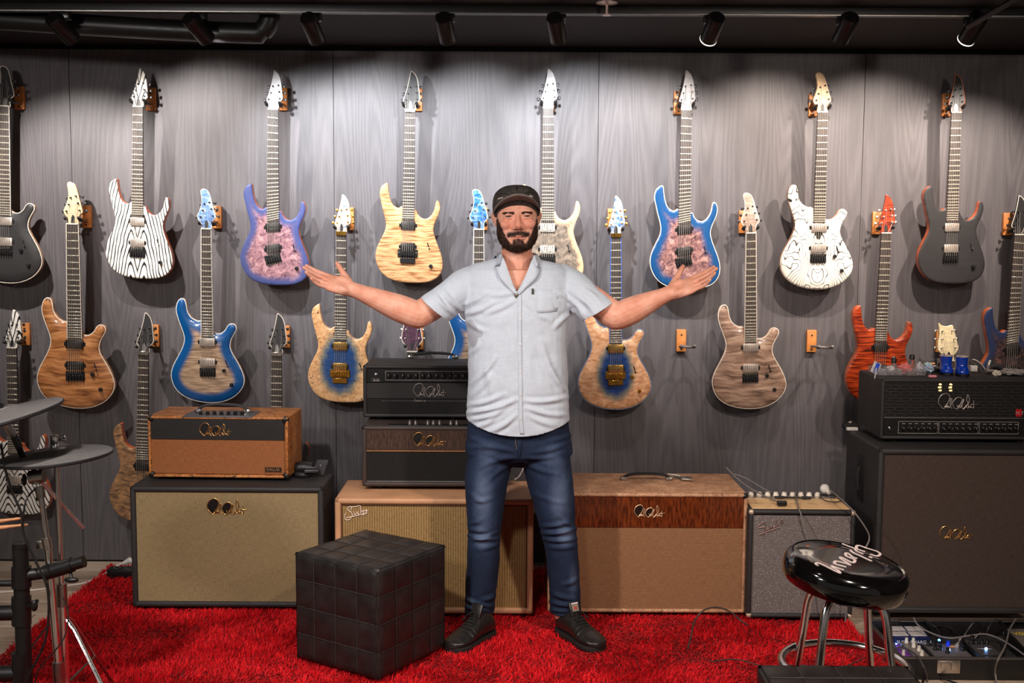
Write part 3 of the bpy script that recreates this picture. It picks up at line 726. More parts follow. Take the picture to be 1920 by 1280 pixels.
# ------------------------------------------------------------------ amplifiers and cabinets
def tolex(name, c, bump=0.5, rough=0.6):
    t = NT(name); v = t.obj(); n = t.noise(v, 420, 2, 0.6); n2 = t.noise(v, 9, 3)
    col = t.ramp(t.math('ADD', t.math('MULTIPLY', n, 0.5), t.math('MULTIPLY', n2, 0.5)), [(0.3, tuple(x * 0.75 for x in c[:3]) + (1,)), (0.7, tuple(min(1, x * 1.25) for x in c[:3]) + (1,))])
    t.bump(n, bump, 0.0012); return t.out(col, rough)
def veined(name, base, lite, dark, sc=26, thr=(0.47, 0.53)):
    t = NT(name); v = t.obj()
    n = t.noise(v, sc, 4, 0.6, 2.2); a = t.math('ABSOLUTE', t.math('SUBTRACT', n, 0.5))
    sp = t.noise(v, sc * 2.2, 2, 0.5, 1.0)
    c1 = t.ramp(t.noise(v, sc * 0.6, 3), [(0.35, base), (0.65, lite)])
    c2 = t.mix(t.math('MULTIPLY', t.smooth(a, 0.035, 0.0), 0.8), c1, dark)
    c3 = t.mix(t.math('MULTIPLY', t.smooth(sp, 0.63, 0.68), 0.9), c2, dark)
    t.bump(n, 0.3, 0.001); return t.out(c3, 0.5)
def weave(name, a, b, sx, sz, spark=None, hmul=1.0):
    """woven cloth: crossing threads sx / sz per metre"""
    t = NT(name); v = t.obj(); x, y, z = t.sep(v)
    jx = t.noise(t.comb(t.math('MULTIPLY', x, 40.0), 0, t.math('MULTIPLY', z, 400.0)), 1.0, 2)
    jz = t.noise(t.comb(t.math('MULTIPLY', x, 400.0), 0, t.math('MULTIPLY', z, 40.0)), 1.0, 2)
    s1 = t.math('SINE', t.math('MULTIPLY', x, sx * 2 * PI)); s2 = t.math('SINE', t.math('MULTIPLY', z, sz * 2 * PI))
    w = t.math('ADD', t.math('MULTIPLY', t.math('MULTIPLY', s1, s2), 0.12), t.math('MULTIPLY', s2, 0.13 * hmul))
    w = t.math('ADD', w, t.math('MULTIPLY', s1, 0.13 / max(hmul, 0.3) * (0.4 if hmul > 1 else 1)))
    w = t.math('ADD', w, t.math('ADD', t.math('MULTIPLY', jx, 0.5), t.math('MULTIPLY', jz, 0.5)))
    big = t.noise(v, 5, 2)
    col = t.ramp(w, [(0.2, a), (0.8, b)])
    col = t.mix(t.math('MULTIPLY', big, 0.25), col, tuple(c * 0.6 for c in b[:3]) + (1,))
    if spark is not None:
        sp = t.noise(t.comb(t.math('MULTIPLY', x, 170.0), 0, t.math('MULTIPLY', z, 340.0)), 1.0, 1)
        col = t.mix(t.smooth(sp, 0.64, 0.72), col, spark)
    t.bump(w, 0.4, 0.001); return t.out(col, 0.7, spec=0.25)
TBLK = tolex('black_tolex', C(46, 43, 43)); TTAN = tolex('tan_tolex', C(206, 152, 112), 0.25, 0.5)
TBRN = tolex('dark_brown_tolex', C(62, 50, 46))
PAIS = veined('orange_tooled_tolex', C(176, 104, 48), C(214, 140, 76), C(52, 28, 14), 30)
PAIS2 = veined('pale_tooled_tolex', C(178, 128, 92), C(214, 164, 126), C(112, 66, 42), 34)
G_OLIVE = weave('olive_cream_grille', C(104, 88, 58), C(188, 162, 120), 210, 210)
G_WICK = weave('wicker_grille', C(96, 70, 34), C(196, 158, 104), 98, 210, hmul=0.8)
G_BRN = weave('brown_lined_grille', C(104, 70, 44), C(176, 130, 92), 300, 190, hmul=2.0)
G_ORG = weave('rust_basket_grille', C(112, 62, 32), C(186, 118, 72), 260, 260)
G_SIL = weave('silver_sparkle_grille', C(58, 52, 50), C(150, 140, 136), 420, 215, C(240, 228, 220), hmul=2.4)
G_DRK = weave('dark_brown_grille', C(48, 38, 34), C(92, 76, 68), 300, 260)
G_BLK = weave('black_grille', C(14, 13, 13), C(40, 37, 36), 300, 300)
def flamewood(name, a, b, sc=70):
    t = NT(name); v = t.obj(); x, y, z = t.sep(v)
    n = t.noise(t.comb(t.math('ADD', x, t.math('MULTIPLY', t.noise(v, 14, 2), 0.02)), 0, t.math('MULTIPLY', z, 0.16)), sc, 2, 0.6)
    return t.out(t.ramp(n, [(0.35, a), (0.66, b)]), 0.25, coat=0.5)
KOA = flamewood('red_koa_panel', C(66, 26, 11), C(126, 58, 24), 120); WAL = flamewood('dark_walnut_panel', C(52, 39, 34), C(88, 66, 55), 170)
SIG = [[(470,742),(420,735),(330,650),(270,545),(275,440),(330,340),(410,280),(510,262),(590,310),(615,390),(590,490),(550,580),(500,650),(455,690),(500,700),(515,640)],
 [(510,590),(505,700),(550,650),(570,660),(545,710),(590,660),(600,710),(640,660),(675,540),(685,440),(662,415),(640,470),(630,560),(650,660),(700,745)],
 [(870,735),(800,740),(740,670),(712,580),(740,490),(810,410),(900,375),(970,395),(998,470),(970,560),(920,640),(870,700),(850,610),(885,745)],
 [(885,745),(905,680),(935,650),(945,710),(975,660),(1010,590),(1045,510),(1060,450),(1038,450),(1010,560),(1010,690),(1032,752),(1100,695),(1180,600),(1222,500),(1218,400),(1175,290),(1145,380),(1150,480),(1185,580),(1212,660),(1190,712),(1130,670),(1092,610)],
 [(1200,690),(1240,660),(1260,705),(1290,660),(1310,705),(1365,700),(1368,600),(1355,480)], [(1268,615),(1320,590),(1390,600)], [(1430,590),(1458,590)]]
def script_logo(strokes, width, metal, parent, M, rad=0.0016, name='script_logo', inside=None):
    a = np.array([p for s in strokes for p in s], float); lo, hi = a.min(0), a.max(0); k = width / (hi[0] - lo[0]); c = (lo + hi) / 2
    m = MB()
    for s in strokes:
        pts = [((p[0] - c[0]) * k, 0.0, -(p[1] - c[1]) * k) for p in s]
        m.tube(cat(pts, 4, False) if len(pts) > 2 else pts, rad, 6, up=(0, 1, 0))
    if inside is not None:
        for s, n in ((strokes[0], 13), (strokes[2], 11)):
            pts = [((p[0] - c[0]) * k, 0.001, -(p[1] - c[1]) * k) for p in cat(s[:n], 3, False)]
            m.add(pts, [tuple(range(len(pts)))], 1)
    return m.build(name, [metal, inside or metal], parent, M)
def text_mesh(body, size, material, parent, M, name='lettering', ext=0.0004):
    cu = bpy.data.curves.new(name, 'FONT'); cu.body = body; cu.size = size; cu.extrude = ext; cu.align_x = 'CENTER'; cu.align_y = 'CENTER'; cu.resolution_u = 3
    o = bpy.data.objects.new(name, cu); COL.objects.link(o)
    me = bpy.data.meshes.new_from_object(o.evaluated_get(bpy.context.evaluated_depsgraph_get())); bpy.data.objects.remove(o); bpy.data.curves.remove(cu)
    me.materials.clear(); me.materials.append(material)
    return obj(name, me, parent, M @ Matrix.Rotation(PI / 2, 4, 'X'))
SILV = mat('silver_script', C(190, 178, 172), 0.35, 0.5); GOLDS = mat('gold_script', C(214, 158, 92), 0.3, 0.8)
LEGEND = mat('panel_legend_print', C(176, 168, 162), 0.5)
def frame_of(pl, pr, z0, pyt, dep):
    a, b = F(pl[0], pl[1], z0), F(pr[0], pr[1], z0)
    w = (b - a).length; yaw = math.atan2(b.y - a.y, b.x - a.x)
    mid = (a + b) / 2; h = W((pl[0] + pr[0]) / 2, pyt, mid.y).z - z0
    return TR(mid) @ Matrix.Rotation(yaw, 4, 'Z'), w, h, dep
def shell(t, w, h, d, m, lip=0.022, bev=0.010, rec=0.014, foot=0.012, name='cabinet'):
    """box with a raised lip round the recessed front; bottom left on short feet"""
    b = MB()
    b.box((0, rec + (d - rec) / 2, foot + (h - foot) / 2), (w, d - rec, h - foot), bev, seg=3)
    for s in (-1, 1): b.box((s * (w / 2 - lip / 2), rec, foot + (h - foot) / 2), (lip, rec * 2, h - foot), min(bev, lip / 2.2), seg=3)
    b.box((0, rec, h - lip / 2), (w, rec * 2, lip), min(bev, lip / 2.2), seg=3); b.box((0, rec, foot + lip / 2), (w, rec * 2, lip), min(bev, lip / 2.2), seg=3)
    b.build(name, m, t)
    if foot > 0:
        for sx in (-1, 1):
            for yy in (0.05, d - 0.05):
                MB().lathe([(0.019, 0), (0.021, 0.003), (0.018, foot + 0.004)], 14, TR(sx * (w / 2 - 0.07), yy, 0)).build('foot', RUBBER, t)
def panel(t, name, m, x0, x1, z0, z1, y=0.011, th=0.004, bev=0.001):
    return MB().box(((x0 + x1) / 2, y + th / 2, (z0 + z1) / 2), (x1 - x0, th, z1 - z0), bev, seg=1).build(name, m, t)
def handle(t, x, y, z, L, arch=0.028, strapm=None, cap=STEEL):
    strapm = strapm or RUBBER
    pts = cat([(x - L / 2, y, z + 0.012), (x - L / 2 + 0.03, y, z + arch * 0.85), (x, y, z + arch), (x + L / 2 - 0.03, y, z + arch * 0.85), (x + L / 2, y, z + 0.012)], 5, False)
    hb = MB().tube(pts, 0.0125, 10, flat=0.5, up=(0, 0, 1)).build('handle', strapm, t)
    for s in (-1, 1): MB().box((x + s * L / 2, y, z + 0.008), (0.03, 0.028, 0.016), 0.006).cyl((x + s * (L / 2 - 0.004), y - 0.006, z + 0.012), (x + s * (L / 2 - 0.004), y - 0.017, z + 0.012), 0.006, n=12).build('handle_cap', cap, t)
def corner(t, w, h, d, m, which, r=0.034, y0=0.0):
    for sx, sz, sy in which:
        x = sx * (w / 2); z = h if sz > 0 else 0.012; y = y0 if sy < 0 else d
        MB().box((x - sx * (r / 2 - 0.0018), y - sy * (r / 2 - 0.0018), z - sz * (r / 2 - 0.0018)), (r, r, r), 0.011, seg=3).build('corner_cap', m, t)
KNOBB = mat('black_skirt_knob', C(20, 18, 18), 0.3)
def knob(t, x, y, z, r=0.0095, ang=0.0, axis='front', top=None, m=None, h=0.014):
    T = TR(x, y, z) @ (TFL if axis == 'front' else Matrix.Diagonal((1, 1, -1, 1)))
    k = MB().lathe([(r, 0), (r, -h * 0.35), (r * 0.8, -h * 0.45), (r * 0.72, -h), (r * 0.3, -h * 1.02)], 16, T)
    c, s = math.cos(ang), math.sin(ang)
    if axis == 'front': k.box((x + s * r * 0.45, y - h * 1.04, z + c * r * 0.45), (0.0016, 0.0012, r * 0.75), mi=1, M=TR(x, y, z) @ Matrix.Rotation(ang, 4, 'Y') @ TR(-x, -y, -z) if False else None)
    return k.build('knob', [m or KNOBB, LEGEND], t)
def toggle(t, x, y, z):
    MB().lathe([(0.006, 0), (0.006, -0.003), (0.004, -0.004)], 10, TR(x, y, z) @ TFL).cyl((x, y, z), (x + 0.002, y - 0.014, z - 0.006), 0.0022, 0.003, n=8).build('toggle_switch', CHROME, t)
def outline_box(t, x0, x1, z0, z1, y, gaps=True):
    m = MB(); w = 0.0014
    for a, b in (((x0, z0), (x1, z0)), ((x1, z0), (x1, z1)), ((x1, z1), (x0, z1)), ((x0, z1), (x0, z0))): m.box(((a[0] + b[0]) / 2, y, (a[1] + b[1]) / 2), (abs(a[0] - b[0]) + w, 0.0006, abs(a[1] - b[1]) + w))
    m.build('legend_outline', LEGEND, t)

# --- left cabinet with olive grille
ZR = 0.022
Mx, w, h, d = frame_of((248, 1143), (608, 1145), ZR, 913, 0.285); C1 = (Mx, w, h, d); ztop1 = ZR + h
t = thing('speaker_cabinet', 'black speaker cabinet with olive cream grille under the orange amplifier', 'speaker cabinet', Mx, 'speaker cabinets on the red rug')
shell(t, w, h, d, TBLK, 0.024)
panel(t, 'grille_cloth', G_OLIVE, -w / 2 + 0.022, w / 2 - 0.022, 0.034, h - 0.022)
script_logo(SIG, 0.165, GOLDS, t, TR(0.0, 0.008, h - 0.085), 0.0017, inside=BLACK)
# --- tan cabinet
Mx, w, h, d = frame_of((629, 1155), (999, 1157), ZR, 935, 0.36); ztop2 = ZR + h; C2 = (Mx, w, h, d)
t = thing('speaker_cabinet', 'tan speaker cabinet with wicker grille behind the leather cube and the left leg', 'speaker cabinet', Mx, 'speaker cabinets on the red rug')
shell(t, w, h, d, TTAN, 0.026)
panel(t, 'grille_cloth', G_WICK, -w / 2 + 0.024, w / 2 - 0.024, 0.036, h - 0.024)
fr_ = MB()
for s in (-1, 1): fr_.box((s * (w / 2 - 0.029), 0.009, h / 2), (0.005, 0.006, h - 0.07), 0.001, seg=1)
fr_.box((0, 0.009, h - 0.029), (w - 0.055, 0.006, 0.005), 0.001, seg=1).build('grille_trim', mat('brown_piping', C(92, 58, 28), 0.6), t)
SUHR = [[(455,520),(410,600),(420,680),(460,725),(540,720),(610,650),(642,580),(600,500),(520,440),(500,380),(550,330),(610,345),(612,400),(572,412)], [(600,345),(730,325),(870,292)],
        [(668,470),(700,545),(735,562),(790,480),(800,545),(835,545)], [(870,292),(882,400),(880,520)], [(880,520),(915,458),(950,465),(950,535)], [(955,530),(985,450),(1080,435)], [(1085,438),(1040,480),(1060,520),(1010,530)], [(468,662),(700,612),(1000,532),(930,590)]]
script_logo(SUHR, 0.096, mat('cream_script', C(232, 206, 186), 0.4), t, TR(-w / 2 + 0.088, 0.008, h - 0.062), 0.0021)
# --- pale combo with red wood band
Mx, w, h, d = frame_of((1027, 1153), (1397, 1155), ZR, 925, 0.41); ztop3 = ZR + h; C3 = (Mx, w, h, d)
t = thing('guitar_amplifier', 'combo amplifier with red koa band, brown grille and pale tooled top right of the man', 'amplifier', Mx)
shell(t, w, h, d, PAIS2, 0.016, 0.008)
panel(t, 'wood_band', KOA, -w / 2 + 0.014, w / 2 - 0.014, h - 0.146, h - 0.014, 0.006, 0.008)
panel(t, 'grille_cloth', G_BRN, -w / 2 + 0.014, w / 2 - 0.014, 0.026, h - 0.147, 0.009)
script_logo(SIG, 0.125, SILV if False else mat('pale_gold_script', C(220, 180, 140), 0.35, 0.5), t, TR(0.005, 0.003, h - 0.075), 0.0015, inside=mat('logo_backing', C(30, 14, 8), 0.4))
hp = Mx.inverted() @ F(1212, 900, ztop3)
handle(t, hp.x, hp.y, h, 0.2, 0.03)
corner(t, w, h, d, BLACK, [(1, 1, -1)], 0.026)
# --- small silver grille combo
Mx, w, h, d = frame_of((1400, 1163), (1598, 1165), ZR, 957, 0.31); C4 = (Mx, w, h, d); ztop4 = ZR + h
t = thing('guitar_amplifier', 'small black combo amplifier with sparkling silver grille and tan control panel on top', 'amplifier', Mx)
shell(t, w, h, d, TBLK, 0.018, 0.008)
panel(t, 'grille_cloth', G_SIL, -w / 2 + 0.016, w / 2 - 0.016, 0.028, h - 0.024)
corner(t, w, h, d, mat('pale_corner_cap', C(214, 190, 164), 0.35, 0.4), [(-1, 1, -1), (1, 1, -1), (-1, -1, -1), (1, -1, -1)], 0.024)
FEN = [[(220,512),(240,450),(320,380),(385,350),(412,420),(402,500),(390,600),(372,680),(355,742)], [(225,512),(330,500),(425,478)], [(440,585),(470,510),(500,520),(470,570),(530,540),(555,470),(575,525),(610,450),(630,505),(690,470),(720,300),(700,470),(745,430),(775,375),(785,440),(830,405),(855,290),(895,282),(885,400)], [(230,725),(420,640),(640,560),(800,500)]]
script_logo(FEN, 0.1, mat('dull_script', C(150, 118, 112), 0.4, 0.4), t, TR(-w / 2 + 0.088, 0.007, h - 0.075), 0.0018)
MB().box((0, d * 0.42, h + 0.001), (w - 0.035, d * 0.66, 0.004), 0.001, seg=1).build('control_panel', mat('tan_control_panel', C(240, 196, 140), 0.4), t)
MB().box((0, d * 0.73, h + 0.0035), (w - 0.05, 0.05, 0.004), 0.001, seg=1).build('silver_strip', NICKEL, t)
for k in range(9): knob(t, -w / 2 + 0.055 + k * (w - 0.15) / 8, d * 0.8, h + 0.006, 0.0125, axis='top', m=mat('cream_knob', C(238, 226, 210), 0.4), h=0.014)
lp = MB()
for k in range(5): lp.box((-w / 2 + 0.06 + k * 0.075, d * 0.35, h + 0.0032), (0.045, 0.004, 0.0006))
lp.build('panel_legend', mat('brown_print', C(150, 108, 66), 0.6), t)
# --- tall 4x12 cabinet at the right
Mx, w, h, d = frame_of((1637, 1158), (1937, 1160), 0.02, 842, 0.46); C5 = (Mx, w, h, d); ztop5 = 0.02 + h
t = thing('speaker_cabinet', 'tall black speaker cabinet with dark brown grille at the right, under a black amplifier', 'speaker cabinet', Mx)
shell(t, w, h, d, TBLK, 0.026, 0.011, foot=0.02)
panel(t, 'grille_cloth', G_DRK, -w / 2 + 0.024, w / 2 - 0.024, 0.044, h - 0.024)
script_logo(SIG, 0.136, GOLDS, t, TR(0.0, 0.007, h / 2 + 0.005), 0.0016)
hx = -w / 2 - 0.001
MB().box((hx, d * 0.5, h * 0.76), (0.006, 0.09, 0.2), 0.002).build('handle_plate', BLACK, t)
MB().box((hx - 0.0025, d * 0.5, h * 0.76), (0.004, 0.062, 0.17), 0.001).build('handle_recess', mat('recess_black', C(8, 8, 8), 0.8), t)
MB().tube([(hx - 0.006, d * 0.5, h * 0.69), (hx - 0.012, d * 0.5, h * 0.72), (hx - 0.012, d * 0.5, h * 0.8), (hx - 0.006, d * 0.5, h * 0.83)], 0.009, 8).build('grip', RUBBER, t)
# --- amplifier on the left cabinet (orange tooled covering)
Mx, w, h, d = frame_of((279, 900), (541, 903), ztop1, 781, 0.28)
t = thing('guitar_amplifier', 'amplifier head in orange tooled leather with black band and rust grille', 'amplifier', Mx)
shell(t, w, h, d, PAIS, 0.012, 0.008, foot=0.014)
panel(t, 'front_band', mat('black_front_band', C(34, 31, 30), 0.5), -w / 2 + 0.011, w / 2 - 0.018, h * 0.64, h - 0.010, 0.004, 0.01)
panel(t, 'grille_cloth', G_ORG, -w / 2 + 0.011, w / 2 - 0.018, 0.03, h * 0.64, 0.008)
script_logo(SIG, 0.135, GOLDS, t, TR(-0.01, 0.0025, h * 0.8), 0.0015, inside=BLACK)
pl_ = MB().box((w / 2 - 0.066, 0.005, 0.052), (0.075, 0.004, 0.024), 0.001, seg=1).build('name_plate', mat('brass_edge', C(200, 140, 90), 0.3, 0.7), t)
MB().box((w / 2 - 0.066, 0.0025, 0.052), (0.069, 0.002, 0.019), 0.0005, seg=1).build('plate_field', BLACK, t)
text_mesh('DALLAS', 0.016, mat('brass_letter', C(220, 160, 110), 0.3, 0.5), t, TR(w / 2 - 0.066, 0.001, 0.052))
corner(t, w, h, d, BLACK, [(-1, 1, -1), (1, 1, -1), (-1, -1, -1), (1, -1, -1)], 0.028)
MB().box((0.0, d * 0.27, h - 0.002), (w * 0.5, d * 0.54, 0.008), 0.002).build('control_well', mat('grey_control_panel', C(84, 80, 82), 0.35), t)
for k in range(7): knob(t, -0.085 + k * 0.03, d * 0.16, h + 0.002, 0.009, axis='top', h=0.014)
handle(t, -0.005, d * 0.36, h + 0.002, 0.215, 0.036, mat('grey_handle_strap', C(62, 58, 58), 0.45), CHROME)
# --- black heads on the tan cabinet
Mx, w, h, d = frame_of((679, 919), (931, 920), ztop2, 799, 0.33); zb = ztop2 + h
t = thing('guitar_amplifier', 'black amplifier head with dark walnut band and thin gold line, lower of two stacked', 'amplifier', Mx)
shell(t, w, h, d, TBRN, 0.02, 0.01, foot=0.016)
panel(t, 'wood_band', WAL, -w / 2 + 0.019, w / 2 - 0.019, h * 0.62, h - 0.012, 0.004, 0.01)
panel(t, 'gold_line', mat('gold_line', C(226, 160, 104), 0.3, 0.5), -w / 2 + 0.019, w / 2 - 0.019, h * 0.605, h * 0.62, 0.002, 0.01)
panel(t, 'grille_cloth', G_BLK, -w / 2 + 0.019, w / 2 - 0.019, 0.04, h * 0.605, 0.008)
panel(t, 'bottom_piping', mat('grey_piping', C(120, 116, 114), 0.5), -w / 2 + 0.019, w / 2 - 0.019, 0.036, 0.04, 0.006)
script_logo(SIG, 0.138, GOLDS, t, TR(0.0, 0.002, h * 0.8), 0.0014, inside=BLACK)
MB().box((0.03, 0.03, h - 0.002), (w * 0.72, 0.05, 0.008), 0.001).build('control_panel', BLACK, t)
for k, x in enumerate((-0.085, -0.06, -0.008, 0.016, 0.042, 0.09, 0.115)): knob(t, x, 0.03, h + 0.002, 0.0075, axis='top', h=0.02, m=mat('grey_knob', C(120, 112, 108), 0.3, 0.5))
for x in (-0.063, 0.1): MB().cyl((x, 0.045, h), (x, 0.045, h + 0.03), 0.002, n=6).build('toggle_switch', CHROME, t)
corner(t, w, h, d, BLACK, [(-1, 1, -1)], 0.022)
Mx2, w, h, d = frame_of((681, 788), (931, 789), zb, 685, 0.3)
t = thing('guitar_amplifier', 'black amplifier head with row of white outlined knobs, upper of two stacked', 'amplifier', Mx2)
shell(t, w, h, d, TBLK, 0.016, 0.009, foot=0.014)
panel(t, 'control_panel', mat('black_panel', C(20, 19, 19), 0.35), -w / 2 + 0.015, w / 2 - 0.015, h * 0.69, h - 0.014, 0.008)
panel(t, 'logo_band', mat('satin_black_band', C(34, 31, 30), 0.6), -w / 2 + 0.015, w / 2 - 0.015, h * 0.40, h * 0.68, 0.006, 0.008)
panel(t, 'grille_cloth', G_BLK, -w / 2 + 0.015, w / 2 - 0.015, 0.03, h * 0.40, 0.009)
panel(t, 'bottom_piping', mat('grey_piping', C(120, 116, 114), 0.5), -w / 2 + 0.015, w / 2 - 0.015, 0.026, 0.0295, 0.006)
script_logo(SIG, 0.142, SILV, t, TR(0.0, 0.003, h * 0.555), 0.0015)
x0 = -w / 2 + 0.098; bw = 0.148
for b in range(3):
    outline_box(t, x0 + b * bw, x0 + (b + 1) * bw, h * 0.73, h * 0.89, 0.0075)
    for k in range(5):
        a = random.uniform(-1.2, 1.2); x = x0 + b * bw + 0.014 + k * bw / 5
        knob(t, x, 0.008, h * 0.81, 0.0105, a)
toggle(t, -w / 2 + 0.055, 0.008, h * 0.83)
script_logo(SIG, 0.036, LEGEND, t, TR(-w / 2 + 0.056, 0.0076, h * 0.735), 0.0005, 'small_script')
gl = MB()
for k in range(70): gl.box((-w / 2 + 0.08 + k * 0.0054, 0.008, h * 0.355), (0.002, 0.001, 0.0015))
stuff(gl.build('vent_dots', LEGEND, t))
SON = [[(0,12),(4,14),(7,10),(2,5),(4,0),(8,2)], [(14,8),(11,12),(15,14),(18,10),(14,8)], [(21,14),(21,8),(25,8),(26,14)], [(30,11),(34,9),(32,8),(30,11),(34,14)], [(38,14),(38,8),(42,8)], [(50,8),(46,11),(49,14),(51,9),(52,14)]]
script_logo(SON, 0.05, LEGEND, t, TR(-0.045, 0.0075, h * 0.37), 0.0007, 'small_script')
hp = Mx2.inverted() @ F(812, 672, zb + h)
handle(t, hp.x, hp.y, h, 0.205, 0.026)
# --- amplifier on the tall cabinet
Mx, w, h, d = frame_of((1650, 830), (1950, 832), ztop5, 711, 0.33); zt6 = ztop5 + h; A6 = (Mx, w, h, d)
t = thing('guitar_amplifier', 'large black amplifier head with slotted metal front and three outlined rows of knobs', 'amplifier', Mx)
shell(t, w, h, d, TBLK, 0.014, 0.009, foot=0.016)
panel(t, 'inner_back', mat('chassis_black', C(8, 7, 7), 0.6), -w / 2 + 0.014, w / 2 - 0.014, 0.02, h - 0.014, 0.0135, 0.002)
zg0, zg1 = h * 0.405, h - 0.016; rows = 11; rh = (zg1 - zg0) / rows; per = 0.0445
g = MB(); gx0, gx1 = -w / 2 + 0.015, w / 2 - 0.015
for r_ in range(rows + 1): g.box((0, 0.009, zg0 + r_ * rh), (gx1 - gx0, 0.002, rh * 0.46))
for r_ in range(rows):
    x = gx0 + (per * 0.5 if r_ % 2 else per * 0.02)
    while x < gx1:
        g.box((x, 0.009, zg0 + (r_ + 0.5) * rh), (0.010, 0.002, rh)); x += per
g.box((0.02, 0.0085, zg0 + rh * 5.4), (0.2, 0.002, rh * 4.6)) if False else None
g.build('slotted_grille', mat('charcoal_metal_grille', C(40, 36, 35), 0.45), t)
tub = emis('tube_glow', (1.0, 0.55, 0.2, 1), 2.5)
for x in (-0.09, -0.045): MB().lathe([(0.008, 0), (0.009, 0.02), (0.007, 0.03), (0.002, 0.034)], 12, TR(x, 0.0165, h - 0.052)).build('vacuum_tube', tub, t)
panel(t, 'control_panel', mat('black_panel', C(20, 19, 19), 0.35), -w / 2 + 0.015, w / 2 - 0.015, h * 0.09, h * 0.385, 0.007)
for z in (h * 0.085, h * 0.392): panel(t, 'trim_line', mat('grey_piping', C(120, 116, 114), 0.5), -w / 2 + 0.015, w / 2 - 0.015, z - 0.0014, z + 0.0014, 0.006)
script_logo(SIG, 0.162, SILV, t, TR(-0.016, 0.004, h * 0.655), 0.0016)
x0 = -w / 2 + 0.078; bw = 0.166
for b in range(3):
    outline_box(t, x0 + b * (bw + 0.006), x0 + b * (bw + 0.006) + bw, h * 0.15, h * 0.335, 0.0067)
    lg = MB()
    for k in range(6):
        x = x0 + b * (bw + 0.006) + 0.022 + k * (bw - 0.03) / 5
        knob(t, x, 0.007, h * 0.225, 0.0105, random.uniform(-1.3, 1.3)); lg.box((x, 0.0066, h * 0.30), (0.014, 0.0006, 0.0022))
    lg.build('knob_legend', LEGEND, t)
toggle(t, -w / 2 + 0.04, 0.007, h * 0.23)
bd = MB().box((w / 2 - 0.094, 0.006, h * 0.48), (0.026, 0.002, 0.032), 0.0005, seg=1).build('red_badge', mat('red_badge', C(190, 16, 28), 0.4), t)
text_mesh('M T  1 5', 0.02, LEGEND, t, TR(w / 2 - 0.072, 0.0035, h * 0.475))
# ------------------------------------------------------------------ shaggy red rug
RX0, RX1, RY0, RY1 = -1.93, 1.41, -0.14, -2.5
rug = thing('shag_rug', 'deep red shaggy rug covering the floor under the amplifiers and the man', 'rug', TR((RX0 + RX1) / 2, -1.3, 0))
rc = Vector(((RX0 + RX1) / 2, -1.3, 0))
MB().box((0, (RY0 + RY1) / 2 + 1.3, 0.006), (RX1 - RX0 - 0.03, RY0 - RY1 - 0.03, 0.012), 0.004).build('backing', mat('rug_backing', C(110, 8, 12), 0.9), rug)
def pile():
    rs = np.random.RandomState(3); N = 190000
    x = rs.uniform(RX0, RX1, N); y = rs.uniform(RY1, RY0, N)
    keep = np.ones(N, bool)
    for Mx_, w_, h_, d_ in (C1, C2, C3, C4):
        o_ = Mx_.translation; keep &= ~((np.abs(x - o_.x) < w_ / 2 - 0.03) & (y > o_.y + 0.03) & (y < o_.y + d_ - 0.03))
    x = x[keep]; y = y[keep]; N = len(x)
    # wandering lay of the pile, trodden patches
    def fld(x, y, s, ph): return np.sin(x * s + ph + 1.7 * np.sin(y * s * 0.8 + ph * 2)) * np.cos(y * s * 1.1 - ph + 1.3 * np.sin(x * s * 0.7 + ph))
    a = 2.2 * fld(x, y, 5.0, 0.4) + 1.6 * fld(x, y, 11.0, 2.1) + 0.9 * fld(x, y, 23.0, 4.0) + rs.normal(0, 0.8, N)
    lean = 0.75 + 0.5 * fld(x, y, 7.0, 1.1) + 0.2 * fld(x, y, 17.0, 3.3) + rs.normal(0, 0.25, N); lean = np.clip(lean, 0.1, 1.35)
    L = rs.uniform(0.020, 0.034, N); wd = rs.uniform(0.0016, 0.0028, N)
    dx, dy = np.cos(a), np.sin(a); px_, py_ = -dy, dx
    tw = rs.uniform(0, 2 * PI, N); wx, wy = np.cos(tw), np.sin(tw)
    z0 = np.full(N, 0.008)
    V = np.zeros((N, 5, 3))
    def pt(t_, bend): 
        ang = lean * bend; return L * t_ * np.sin(ang), L * t_ * np.cos(ang)
    h1, v1 = pt(0.55, 0.6); h2, v2 = pt(1.0, 1.0)
    for i, (h_, v_, wf) in enumerate(((0 * L, 0 * L, 1), (0 * L, 0 * L, -1), (h1, v1, 0.9), (h1, v1, -0.9), (h2, v2, 0))):
        V[:, i, 0] = x + dx * h_ + wx * wd * wf; V[:, i, 1] = y + dy * h_ + wy * wd * wf; V[:, i, 2] = z0 + v_
    V[:, :, 0] -= rc.x; V[:, :, 1] -= rc.y
    b = np.arange(N)[:, None] * 5
    tri = np.concatenate([b + np.array([[0, 1, 3]]), b + np.array([[0, 3, 2]]), b + np.array([[2, 3, 4]])], 1).reshape(-1, 3)
    me = bpy.data.meshes.new('pile'); me.vertices.add(N * 5); me.vertices.foreach_set('co', V.reshape(-1))
    me.loops.add(len(tri) * 3); me.loops.foreach_set('vertex_index', tri.reshape(-1).astype(np.int32))
    me.polygons.add(len(tri)); me.polygons.foreach_set('loop_start', np.arange(0, len(tri) * 3, 3, dtype=np.int32))
    me.update(); me.validate()
    cv = rs.uniform(0, 1, N).repeat(5).astype(np.float32); at = me.attributes.new('strand', 'FLOAT', 'POINT'); at.data.foreach_set('value', cv)
    return me
t = NT('red_shag_yarn'); st = t.n('ShaderNodeAttribute', attribute_name='strand').outputs['Fac']
c_ = t.ramp(st, [(0.0, C(168, 2, 12)), (0.6, C(222, 8, 22)), (1.0, C(245, 34, 44))])
REDY = t.out(c_, 0.62, spec=0.18); t.b.inputs['Sheen Weight'].default_value = 0.25; t.b.inputs['Sheen Tint'].default_value = (1, 0.25, 0.25, 1)
me = pile(); me.materials.append(REDY); stuff(obj('pile', me, rug))

